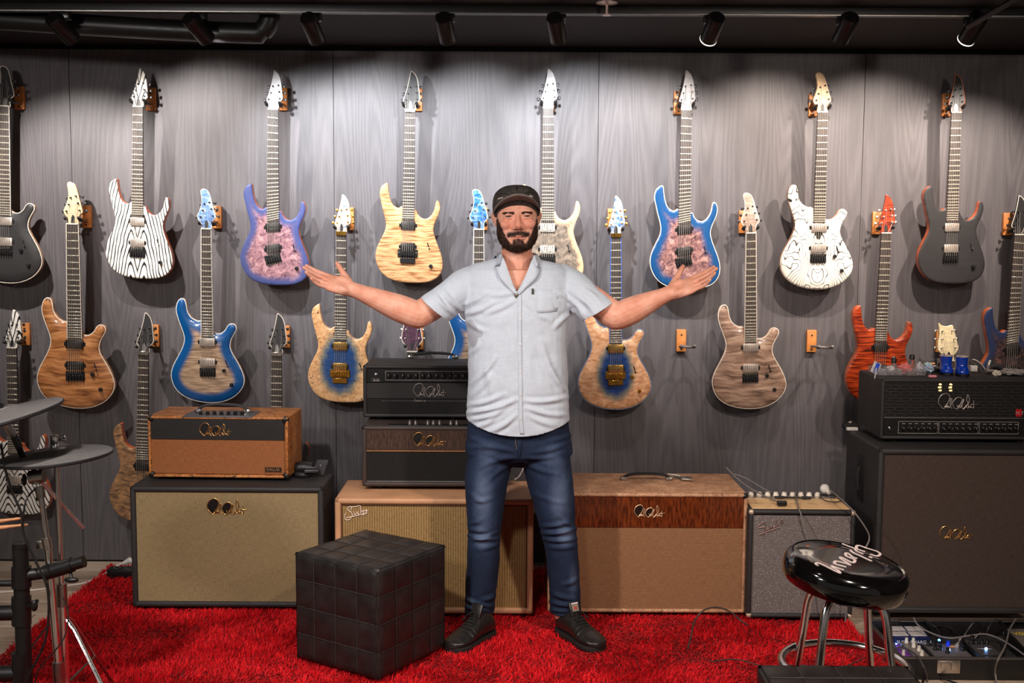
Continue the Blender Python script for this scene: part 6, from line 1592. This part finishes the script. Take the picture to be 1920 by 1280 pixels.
# ------------------------------------------------------------------ power strip and white lead by the wall
ps = W(232, 1078, -.27)
t = thing('power_strip', 'black power strip on the floor beside the left cabinet', 'power strip', TR(ps.x + .01, -.3, 0))
MB().box((0.03, 0, .035), (.2, .06, .045), .006).build('case', BLACK, t)
for k in range(3): MB().lathe([(.017, .0), (.017, .002), (.012, .002), (.012, -.004)], 16, TR(-.03 + k * .055, 0, .0575)).build('socket', mat('grey_socket', C(96, 92, 90), .5), t)
cable('white power lead running along the wooden floor to the power strip', [F(-160, 1118, .006), F(-40, 1112, .006), F(70, 1105, .006), F(120, 1098, .006), F(160, 1092, .006), F(195, 1076, .02), ps + Vector((-.02, 0, .05)), ps + Vector((.02, 0.0, .062))], .0045, WCAB)
t = tag(MB().tube([ps + Vector((-.0, 0, .057)), ps + Vector((.03, 0, .072)), ps + Vector((.05, 0, .066))], [.009, .015, .013], 12).build('power_plug', WHITE), 'white power plug on the black strip beside the left cabinet', 'plug')
# ------------------------------------------------------------------ strap on the left cabinet
LTH = mat('black_strap_leather', C(34, 32, 33), .45, bump=.2); 
sp_ = F(575, 893, ztop1)
t = thing('guitar_strap', 'rolled black leather guitar strap with metal stud lying on the left cabinet', 'strap', TR(sp_.x, sp_.y, ztop1))
MB().tube(cat([(-.05, .03, .03), (-.02, .03, .034), (.02, .03, .03)], 4, False), .03, 14, flat=.9).build('rolled_band', LTH, t)
MB().tube(cat([(-.04, -.02, .013), (-.01, -.03, .013), (.01, -.02, .012)], 4, False), .0125, 12).build('strap_fold', LTH, t)
MB().box((.025, -.04, .022), (.062, .05, .016), .004, M=rotm(R(-12), 0, R(6))).box((.025, -.04, .038), (.058, .04, .012), .004, M=rotm(R(-10), 0, R(4))).build('strap_buckle', LTH, t)
MB().box((0, 0, 0), (.055, .085, .006), .003).build('strap_end', mat('dark_grey_leather', C(62, 60, 62), .4), t, TR(.055, .03, .035) @ rotm(R(38), 0, R(-12)))
MB().sphere((0, 0, 0), .006, (1, 1, .6), n=12).build('stud', CHROME, t, TR(.055, .035, .043))
# ------------------------------------------------------------------ tool on the pale combo, cables on the small amplifier
tp = F(1282, 900, ztop3)
t = thing('string_cutter', 'steel string cutter with dark grip lying beside the handle on the pale tooled amplifier', 'tool', TR(tp.x, tp.y, ztop3 + .004))
MB().tube([(-.045, .005, .012), (-.01, 0, .008)], .005, 8).build('grip', BLACK, t)
MB().box((.012, .006, .006), (.05, .026, .006), .001, M=Matrix.Rotation(R(24), 4, 'Z')).build('jaw', NICKEL, t)
MB().box((.02, -.018, .006), (.05, .022, .006), .001, M=Matrix.Rotation(R(-20), 4, 'Z')).build('jaw', NICKEL, t)
MB().tube([(-.06, .075, .008), (-.04, .04, .012), (-.015, .012, .012)], .0025, 6).build('spring_arm', WHITE, t)
zt4 = ztop4 + .008
cable('grey cable crossing from the pale combo onto the tan control panel', [W(1362, 876, -.5), W(1378, 893, -.55), W(1402, 912, -.62), W(1435, 930, -.68), F(1460, 941, zt4 + .008)], .0032, GCAB)
cable('thin grey cable behind, from the pale combo to the cream knobs', [W(1376, 888, -.52), W(1400, 897, -.55), W(1432, 916, -.58), F(1445, 922, zt4 + .01)], .0028, GCAB)
tag(MB().box(F(1466, 943, zt4 + .009), (.04, .022, .02), .004).build('jack_plug', BLACK), 'black jack plug at the end of the grey cable on the tan panel', 'plug')
j0, j1 = F(1452, 932, zt4 + .006), F(1521, 933, zt4 + .006)
tag(MB().tube([j0, j0.lerp(j1, .25), j0.lerp(j1, .3), j0.lerp(j1, .72), j0.lerp(j1, .78), j1], [.006, .006, .004, .004, .007, .005], 10).build('jack_cable', CAB), 'short black patch lead lying across the tan control panel', 'cable')
fr4 = C4[0].translation.y
cable('grey cable hanging over the silver grille down behind the stool seat', [F(1493, 920, zt4 + .004), F(1492, 930, zt4 + .006), W(1497, 950, fr4 + .02), W(1507, 978, fr4 - .02), W(1518, 1005, fr4 - .03), W(1530, 1050, fr4 - .04), W(1540, 1120, fr4 - .05), W(1550, 1168, fr4 - .06)], .0032, GCAB)
wp = F(1546, 921, zt4 + .012)
tag(MB().sphere((wp.x, wp.y, wp.z + .012), .02, (1.05, .9, 1.05), n=14).cyl((wp.x + .005, wp.y - .01, wp.z + .01), (wp.x + .012, wp.y - .03, wp.z + .0), .009, n=10).build('power_adapter', WHITE), 'round white adapter plug at the back of the small silver amplifier', 'plug')
cable('grey cable looping from the white plug down past the tall cabinet', [wp + Vector((.02, 0, .01)), W(1575, 934, -.85), W(1600, 958, -.93), W(1622, 988, -.95), W(1630, 1008, -.95), W(1622, 1028, -.96), W(1600, 1060, -.97), W(1590, 1110, -.98), W(1585, 1165, -.99)], .0034, GCAB)
cable('thin dark cable lying on the tan panel beside the white plug', [F(1535, 925, zt4 + .003), F(1545, 937, zt4 + .003), F(1565, 941, zt4 + .003), F(1580, 938, zt4 + .004)], .0022)
cable('white cable rising behind the tan cabinet between the man\'s legs', [F(966, 898, ztop2 + .004), W(973, 893, -.3), W(980, 880, -.28), W(984, 868, -.26), W(983, 850, -.22)], .004, WCAB)
cable('dark cable arching over the red rug before the brown grille', [F(1290, 1215, .04), F(1296, 1190, .05), W(1302, 1165, -1.02), W(1318, 1145, -.98), W(1342, 1138, -.96), W(1368, 1146, -.96), W(1388, 1162, -.97), F(1402, 1172, .05)], .0036, mat('brown_grey_cable', C(66, 54, 52), .5))
cable('thin dark cable lying across the red rug behind the stool', [F(1330, 1240, .055), F(1380, 1236, .056), F(1440, 1250, .055), F(1500, 1246, .056), F(1560, 1256, .055), F(1625, 1232, .05)], .0026, mat('brown_grey_cable', C(66, 54, 52), .5))
# ------------------------------------------------------------------ clutter on the right hand amplifier
zt = zt6 + .001
def on6(px, py, dz=0.0): return F(px, py, zt + dz)
ACR = bpy.data.materials.new('clear_acrylic'); ACR.use_nodes = True
b_ = ACR.node_tree.nodes['Principled BSDF']; b_.inputs['Base Color'].default_value = (.97, .97, .98, 1); b_.inputs['Roughness'].default_value = .06; b_.inputs['Transmission Weight'].default_value = .93; b_.inputs['IOR'].default_value = 1.3
p0, p1 = on6(1646, 704), on6(1734, 704); pw_ = (p1 - p0).length; dpt = .13
t = thing('clear_tray', 'clear plastic compartment tray of small parts on the slotted black amplifier', 'tray', TR((p0.x + p1.x) / 2, p0.y + dpt / 2, zt))
MB().box((0, 0, .0015), (pw_, dpt, .003), .0005, seg=1).build('tray_base', ACR, t)
for s_ in (-1, 1): MB().box((0, s_ * dpt / 2, .016), (pw_, .003, .03), .0005, seg=1).build('tray_wall', ACR, t); MB().box((s_ * pw_ / 2, 0, .016), (.003, dpt, .03), .0005, seg=1).build('tray_wall', ACR, t)
for k in range(1, 6): MB().box((-pw_ / 2 + k * pw_ / 6, 0, .014), (.0025, dpt - .006, .024), .0005, seg=1).build('divider', mat('frosted_divider', C(214, 206, 204), .3), t)
def lumps(label, name, cat_, px, py, dz, col, sc, seed, rough=.35, dy=.05):
    c_ = on6(px, py); c_ = Vector((c_.x, p0.y + dy, zt + dz)); rs = random.Random(seed); m_ = MB()
    m_.sphere((0, 0, 0), 1.0, sc, n=26)
    m_.v = [tuple(Vector(v_) * (1 + .5 * mnoise.noise(Vector(v_) * 110 + Vector((seed, 0, 0))) + .3 * abs(mnoise.noise(Vector(v_) * 240 + Vector((seed, 3, 0))))) + c_) for v_ in m_.v]
    return tag(m_.build(name, mat(name + str(seed), col, rough), angle=12), label, cat_)
lumps('crumpled pink plastic bag in the clear tray', 'plastic_bag', 'bag', 1680, 696, .026, C(236, 130, 128), (.024, .03, .020), 1)
lumps('crumpled pale blue plastic bag at the right of the clear tray', 'plastic_bag', 'bag', 1716, 694, .028, C(186, 204, 222), (.018, .028, .020), 2)
lumps('crumpled white tissue at the left of the clear tray', 'tissue', 'tissue', 1660, 698, .022, C(222, 216, 214), (.014, .024, .014), 3, .7)
lumps('crumpled clear grey wrapper in the middle of the clear tray', 'plastic_wrapper', 'wrapper', 1697, 693, .03, C(196, 192, 198), (.014, .026, .022), 4)
for px, hh, lab, top in ((1678, .045, 'small vial with silver and black cap behind the pink bag', STEEL), (1711, .06, 'taller vial with black cap at the back of the clear tray', BLACK)):
    c_ = on6(px, 700); t = thing('glass_vial', lab, 'vial', TR(c_.x, p0.y + .1, zt + .003))
    MB().lathe([(.013, 0), (.0135, .004), (.0135, hh - .012), (.008, hh - .004), (.008, hh)], 18).build('vial_body', ACR, t)
    MB().lathe([(.0115, hh - .002), (.0115, hh + .016), (.009, hh + .019), (.001, hh + .0195)], 18).build('cap', BLACK, t)
    if top is STEEL: MB().sphere((0, 0, hh + .021), .009, (1, 1, .6), n=12).build('cap_button', CHROME, t)
c_ = on6(1634, 700)
t = thing('blue_lighter_card', 'small blue and white card leaning at the left end of the clear tray', 'card', TR(c_.x + .005, p0.y + .06, zt + .004))
MB().box((0, 0, .026), (.034, .003, .05), .001, M=rotm(R(-14), R(24), 0), seg=1).build('card', WHITE, t)
MB().box((.003, -.0022, .026), (.018, .001, .045), .0003, M=rotm(R(-14), R(24), 0), seg=1).build('blue_panel', mat('blue_print', C(40, 80, 210), .4), t)
q0 = on6(1640, 711); tag(MB().tube([(q0.x, q0.y, zt + .004), (q0.x + .014, q0.y + .03, zt + .03), (q0.x + .022, q0.y + .05, zt + .042)], .0022, 8).build('white_stick', WHITE), 'thin white stick leaning on the left end of the clear tray', 'stick')
BLU = mat('glossy_blue_boot', C(16, 62, 178), .18, coat=.8, var=.05); 
def boot(label, px, py):
    c_ = on6(px, py, 0); t = thing('boot_cup', label, 'cup', TR(c_.x, c_.y + .03, zt), 'pair of blue boot cups')
    rings = []
    for z_, rx, ry, yo in ((.010, .026, .036, -.006), (.020, .0265, .037, -.006), (.030, .025, .033, -.003), (.038, .0225, .026, 0), (.048, .0225, .0235, .001), (.065, .0245, .0245, .001), (.082, .0265, .0265, .001), (.084, .0245, .0245, .001), (.05, .0205, .0215, .001)):
        rings.append(ring((0, yo, z_), XA, YA, rx, ry, 28, 2.2))
    MB().loft(rings).build('boot', BLU, t)
    MB().loft([ring((0, -.006, z_), XA, YA, .0275, .038, 28, 2.2) for z_ in (0, .009)]).build('sole', BLACK, t)
    MB().loft([ring((0, .001, z_), XA, YA, r_, r_, 28, 2.0) for z_, r_ in ((.0805, .0272), (.0855, .0272), (.0855, .0245), (.0805, .0245))], caps=False).build('rim', mat('pale_cup_rim', C(206, 186, 166), .35), t)
boot('left one of two small glossy blue boot cups before the cream headstock', 1778, 703)
boot('right one of two small glossy blue boot cups before the cream headstock', 1808, 705)
def small(name, label, cat_, px, py, mb_fn, m_, dz=0.0):
    c_ = on6(px, py, dz); o_ = mb_fn().build(name, m_, M=TR(c_.x, c_.y, zt + dz)); return tag(o_, label, cat_)
small('marker_pen', 'small green and orange tipped marker behind the blue cups', 'pen', 1752, 697, lambda: MB().cyl((-.025, .06, .028), (.004, .055, .030), .006, n=12).cyl((.004, .055, .030), (.02, .052, .031), .005, n=12, mi=1), [mat('green_pen', C(150, 220, 130), .4), mat('orange_pen', C(244, 160, 96), .4)])
small('black_tuner', 'black clip tuner lying left of the blue cups', 'tuner', 1752, 700, lambda: MB().box((0, .025, .012), (.055, .03, .02), .004).box((-.02, .008, .012), (.008, .006, .008), .001), BLACK)
small('pink_eraser', 'small pink eraser at the front edge left of the blue cups', 'eraser', 1748, 707, lambda: MB().box((0, 0, .005), (.034, .018, .01), .003), mat('pink_rubber', C(232, 140, 146), .6))
small('clear_cable_tie', 'thin pale rod lying behind the black clip tuner', 'rod', 1750, 697, lambda: MB().tube([(-.035, .05, .012), (.03, .045, .022)], .0025, 6), WHITE)
hb = on6(1842, 700)
t = thing('headphones', 'grey headphones with pale curved band lying right of the blue cups', 'headphones', TR(hb.x, hb.y + .03, zt))
MB().tube(cat([(-.035, 0, .058), (-.02, 0, .056), (0, 0, .042), (.018, 0, .022), (.028, 0, .008)], 5, False), .0065, 10, flat=.5).build('headband', mat('pale_headband', C(206, 196, 186), .4), t)
MB().tube(cat([(-.04, .012, .045), (-.02, .012, .04), (0, .012, .024), (.012, .012, .006)], 5, False), .012, 10).build('ear_cushion', mat('grey_cushion', C(88, 82, 80), .7), t)
MB().box((-.032, -.01, .02), (.03, .02, .026), .003).build('white_tag', WHITE, t)
t = thing('capo', 'chrome capo standing at the right of the grey headphones', 'capo', TR(on6(1856, 702).x, on6(1856, 702).y + .03, zt))
MB().box((0, 0, .03), (.02, .014, .05), .004, M=Matrix.Rotation(R(14), 4, 'Y')).build('capo_arm', STEEL, t); MB().cyl((-.01, -.012, .012), (.022, -.012, .012), .010, n=14).build('capo_pad', NICKEL, t); MB().sphere((.012, 0, .055), .008, n=10).build('capo_knob', CHROME, t)
small('black_pouch', 'flat black pouch behind the chrome capo', 'pouch', 1875, 697, lambda: MB().tube(cat([(-.03, .05, .012), (0, .05, .02), (.03, .05, .01)], 4, False), [.010] + [.014] * 7 + [.005], 10), RUBBER)
lumps('crumpled clear plastic sheet at the right end of the black amplifier', 'plastic_sheet', 'wrapper', 1892, 700, .012, C(170, 162, 158), (.055, .05, .012), 8, .25, .06)
lumps('small white paper scrap beside the chrome capo', 'paper_scrap', 'paper', 1868, 704, .012, C(230, 218, 200), (.016, .016, .012), 9, .7, .02)
pz = F(1592, 806, ztop5)
t = thing('slide_box', 'small black gadget with a white stripe on the left rear corner of the tall cabinet', 'gadget', TR(pz.x + .01, pz.y, ztop5))
MB().tube(cat([(-.03, .03, .014), (0, .03, .018), (.03, .03, .016)], 4, False), .013, 12).build('gadget_body', RUBBER, t); MB().box((.0, -.01, .008), (.05, .022, .014), .002).build('white_stripe', WHITE, t); MB().sphere((.005, .03, .03), .010, (1.4, .8, .7), n=12).build('steel_end', STEEL, t)
# ------------------------------------------------------------------ pedalboard case
x0 = F(1624, 1163, .078).x; yb_ = -1.03; yf_ = F(1800, 1274, 0).y; pwid = .92
t = thing('pedalboard_case', 'open black flight case of guitar pedals on the floor at lower right', 'pedalboard', TR(x0 + pwid / 2, (yb_ + yf_) / 2, 0))
D2 = (yb_ - yf_) / 2
MB().box((0, 0, .012), (pwid, D2 * 2, .018), .002).build('case_floor', mat('black_felt', C(30, 28, 28), .95), t)
for nm, c_, s_ in (('case_wall', (0, -D2, .041), (pwid, .012, .078)), ('case_wall', (0, D2, .041), (pwid, .012, .078)), ('case_wall', (-pwid / 2, 0, .041), (.012, D2 * 2, .078)), ('case_wall', (pwid / 2, 0, .041), (.012, D2 * 2, .078))): MB().box(c_, s_, .002).build(nm, BLACK, t)
for c_, s_ in (((0, -D2, .082), (pwid, .016, .006)), ((0, D2, .082), (pwid, .016, .006)), ((-pwid / 2, 0, .082), (.016, D2 * 2, .006))): MB().box(c_, s_, .001).build('metal_edge', mat('dull_aluminium_edge', C(104, 98, 94), .4, .7), t)
for xx in (-.28, .12): MB().box((xx, D2 - .01, .086), (.11, .03, .003), .001).build('hinge', STEEL, t)
lt = MB().box((-.29, -D2 - .008, .052), (.085, .006, .05), .003).box((-.305, -D2 - .013, .062), (.03, .008, .022), .002).box((-.27, -D2 - .013, .056), (.026, .008, .03), .003); lt.build('latch', NICKEL, t)
ZP = .022
def pedal(name, label, pxl, pxr, pyf, pyb, h, body, M_extra=None):
    a_, b_ = F(pxl, pyf, ZP + h), F(pxr, pyf, ZP + h); w_ = (b_ - a_).length; dp = F((pxl + pxr) / 2, pyb, ZP + h).y - a_.y
    sh_y = max(0.0, yf_ + .022 - a_.y); a_ = a_ + Vector((0, sh_y, 0))
    t_ = thing(name, label, 'pedal', TR((a_.x + b_.x) / 2, a_.y, ZP))
    MB().box((0, dp / 2, h / 2), (w_, dp, h), .003).build('housing', body, t_); return t_, w_, dp, h
GRYP = mat('grey_pedal_top', C(110, 104, 104), .4, .3); BLU2 = emis('blue_led', (.05, .25, 1, 1), 14); BLU3 = emis('pale_blue_led', (.2, .45, 1, 1), 20)
t, w, d, h = pedal('power_supply', 'silver topped pedal power supply with blue front at the back of the case', 1676, 1745, 1194, 1173, .045, mat('dark_navy_case', C(26, 34, 76), .4))
t['category'] = 'power supply'
for i in range(2):
    for j in range(2): MB().box((-w / 4 + i * w / 2 + (.004 if j else -.004), d * (.26 + .48 * j), h + .001), (w / 2 - .008, d * .34, .003), .001, seg=1).build('silver_plate', mat('silver_label_plate', C(206, 200, 198), .4, .2), t)
text_mesh('SUPA-CHARGER', .019, LEGEND, t, TR(0, d * .5, h + .0015) @ Matrix.Rotation(-PI / 2, 4, 'X'))
text_mesh('SUPA-CHARGER', .019, mat('white_print', C(222, 218, 222), .5), t, TR(.008, -.001, h * .55))
MB().sphere((-w / 2 + .006, -.002, h * .35), .006, n=10).build('led', BLU3, t)
def pk_(t_, x, y, h_, m_=None, r_=.009): return knob(t_, x, y, h_ + .001, r_, axis='top', m=m_, h=.02)
CRK = mat('cream_pedal_knob', C(222, 212, 192), .4)
t, w, d, h = pedal('effect_pedal', 'small purple effect pedal at the front left of the case', 1692, 1723, 1243, 1214, .045, mat('purple_pedal', C(128, 64, 168), .35))
for x, y in ((-.008, .75), (.012, .55), (.0, .25)): pk_(t, x, d * y, h, CRK if y < .3 else STEEL, .006)
MB().sphere((-.004, d * .88, h + .006), .007, n=10).build('led', BLU3, t)
t, w, d, h = pedal('effect_pedal', 'small grey effect pedal with cream knobs beside the purple one', 1727, 1757, 1243, 1209, .045, mat('grey_pedal', C(112, 104, 98), .4))
for x, y in ((-.012, .9), (.014, .9), (.0, .66), (.006, .45), (.0, .2)): pk_(t, x, d * y, h, CRK, .0075)
t, w, d, h = pedal('effect_pedal', 'wide dark double effect pedal with bright blue lights', 1762, 1837, 1241, 1211, .045, mat('dark_pedal', C(44, 42, 46), .4))
MB().box((0, d / 2, h + .0005), (w - .01, d - .012, .002), .0005, seg=1).build('top_plate', GRYP, t)
for x, y in ((-.055, .85), (-.037, .85), (-.018, .85), (-.045, .58), (-.026, .58), (-.01, .4), (.056, .85), (.056, .55)): pk_(t, x, d * y, h, None, .0085)
pk_(t, .02, d * .84, h, mat('blue_knob', C(20, 60, 220), .3), .0085)
MB().sphere((.002, d * .55, h + .005), .0065, n=10).build('led', BLU3, t); MB().sphere((-.014, d * .86, h + .022), .005, n=10).build('led', BLU2, t)
MB().box((.034, d * .8, h + .002), (.03, .016, .002), .0005).build('orange_sticker', mat('orange_sticker', C(224, 150, 96), .5), t)
t, w, d, h = pedal('effect_pedal', 'tall black effect pedal with four knobs and one blue light', 1843, 1888, 1234, 1204, .06, mat('black_pedal', C(26, 25, 26), .4))
MB().box((0, d / 2, h + .0005), (w - .008, d - .012, .002), .0005, seg=1).build('top_plate', mat('dark_pedal_plate', C(66, 62, 62), .4), t)
for k in range(4): pk_(t, -w * .34 + k * w * .23, d * .72, h, None, .0085)
pk_(t, -.01, d * .95, h, None, .009); MB().sphere((.004, d * .38, h + .004), .005, n=10).build('led', BLU3, t)
MB().box((.004, -.0012, h * .5), (.034, .002, .016), .0005).build('name_label', mat('pale_label', C(170, 166, 172), .5), t)
lb_ = MB().box((0, d * .42, h + .0018), (w * .6, .003, .0008)); lb_.build('legend_line', LEGEND, t)
a_ = F(1904, 1230, .07)
t = thing('volume_pedal', 'sloping grey topped pedal with yellow lettering at the right picture edge', 'pedal', TR(a_.x + .125, a_.y + .1, ZP))
MB().box((0, 0, .03), (.13, .27, .05), .004, M=rotm(R(6))).build('housing', BLACK, t); MB().box((0, 0, .058), (.12, .26, .004), .001, M=rotm(R(6))).build('tread', mat('olive_grey_tread', C(96, 88, 78), .7), t)
text_mesh('VOL', .03, mat('yellow_print', C(236, 206, 40), .5), t, TR(-.025, .08, .0695) @ Matrix.Rotation(-PI / 2 + R(6), 4, 'X'))
def patch(label, pts, m_=CAB, r_=.0032): return cable(label, pts, r_, m_)
def zc(px, py, z_): return F(px, py, z_)
patch('grey cable sweeping across the back of the pedal case', [zc(1713, 1158, .11), zc(1722, 1172, .10), zc(1745, 1186, .09), zc(1780, 1196, .09), zc(1820, 1191, .10), zc(1850, 1189, .11), zc(1885, 1203, .11), zc(1935, 1238, .10)], GCAB, .0034)
patch('black patch lead arching up from the double pedal to the tall pedal', [zc(1800, 1206, .085), W(1806, 1195, -1.25), W(1818, 1176, -1.24), W(1828, 1166, -1.23), W(1838, 1172, -1.22), W(1838, 1186, -1.21), zc(1831, 1198, .085)], CAB, .004)
patch('black patch lead arching over the tall black pedal', [zc(1848, 1192, .09), W(1853, 1178, -1.2), W(1862, 1164, -1.2), W(1874, 1163, -1.2), W(1881, 1172, -1.2), W(1882, 1190, -1.2), zc(1884, 1204, .09)], CAB, .004)
patch('black cable curving across the felt behind the pedals', [zc(1735, 1163, .09), zc(1755, 1176, .07), zc(1764, 1195, .05), zc(1766, 1206, .05)], CAB, .003)
patch('thin black cable crossing the felt to the middle of the case', [zc(1752, 1176, .06), zc(1775, 1174, .06), zc(1795, 1186, .05), zc(1800, 1192, .045)], CAB, .0026)
patch('grey cable hanging over the case front at far right', [zc(1905, 1160, .10), zc(1893, 1180, .11), zc(1885, 1210, .12), zc(1872, 1235, .11), W(1866, 1255, yf_ - .03), W(1869, 1280, yf_ - .05), W(1876, 1310, yf_ - .08)], GCAB, .0034)
patch('dark grey cable running from the grey pedal over the case front', [zc(1660, 1222, .07), zc(1690, 1213, .08), zc(1718, 1228, .09), zc(1732, 1250, .09), W(1738, 1268, yf_ - .02), W(1738, 1290, yf_ - .04)], mat('dark_grey_cable', C(72, 68, 68), .5), .0034)
patch('black cable with jack looping on the floor before the pedal case', [F(1728, 1285, .01), F(1733, 1272, .012), F(1745, 1266, .014), F(1760, 1268, .014), F(1775, 1274, .014), F(1800, 1283, .014)], CAB, .0042)
for (px, py, px2, py2, lab) in ((1794, 1211, 1803, 1196, 'silver jack plug in the double pedal with blue lights'), (1824, 1204, 1834, 1191, 'silver jack plug beside the tall black pedal')):
    a_, b2 = zc(px, py, .075), zc(px2, py2, .088)
    tag(MB().tube([a_, a_.lerp(b2, .8), b2], [.0075, .0065, .0045], 12).build('jack_plug', mat('pale_jack', C(200, 186, 180), .3, .5)), lab, 'plug')
# ------------------------------------------------------------------ pieces that belong to a part go one level below it
RULES = {
 'electric_guitar': {'binding': 'body', 'strap_button': 'body', 'fret': 'fretboard', 'fretboard_binding': 'fretboard', 'headstock_binding': 'headstock', 'truss_cover': 'headstock', 'tuner': 'headstock'},
 'guitar_hanger': {'screw': 'mount_block', 'prong': 'stem'},
 'guitar_amplifier': {'handle_cap': 'handle', 'foot': 'cabinet', 'corner_cap': 'cabinet', 'lettering': 'name_plate', 'plate_field': 'name_plate', 'vacuum_tube': 'inner_back'},
 'speaker_cabinet': {'foot': 'cabinet', 'grip': 'handle_plate', 'handle_recess': 'handle_plate', 'grille_trim': 'grille_cloth', 'script_logo': 'grille_cloth'},
 'person': {'button_placket': 'shirt', 'shirt_button': 'shirt', 'chest_pocket': 'shirt', 'collar': 'shirt', 'fly_flap': 'jeans', 'fly_stitching': 'jeans', 'pocket_edge': 'jeans', 'sole': 'shoe', 'lace': 'shoe', 'lace_loop': 'shoe', 'tongue': 'shoe', 'tongue_label': 'shoe',
            'cap_brim': 'cap', 'cap_patch': 'cap', 'cap_tab': 'cap', 'cap_seam': 'cap'},
 'track_spotlight': {'rim': 'lamp_head', 'lens': 'lamp_head'}, 'bar_stool': {'seat_script': 'seat', 'foot_cap': 'leg'},
 'cymbal_pad': {'bell_plate': 'pad_surface', 'notch_tab': 'pad_surface'}, 'hi_hat_stand': {'rubber_foot': 'leg'},
 'pedalboard_case': {'latch': 'case_wall', 'hinge': 'metal_edge'}, 'effect_pedal': {'knob': 'housing', 'led': 'housing', 'top_plate': 'housing', 'name_label': 'housing'},
 'power_supply': {'silver_plate': 'housing', 'led': 'housing'}, 'lighting_track': {'lip': 'rail'}, 'power_strip': {'socket': 'case'},
}
PANELK = ('knob', 'toggle_switch', 'legend_outline', 'knob_legend', 'panel_legend')
last = {}
for o in MADE:
    par = o.parent
    if par is None or par.type != 'EMPTY': continue
    b = o.name.split('.')[0]; root = par.name.split('.')[0]
    tgt = RULES.get(root, {}).get(b)
    if tgt is None and root == 'guitar_amplifier' and b in PANELK: tgt = 'control_panel' if (par.name, 'control_panel') in last else 'control_well'
    p = last.get((par.name, tgt)) if tgt else None
    if p is not None:
        m = p.matrix_basis.inverted() @ o.matrix_basis
        o.parent = p; o.matrix_basis = m
    else: last[(par.name, b)] = o
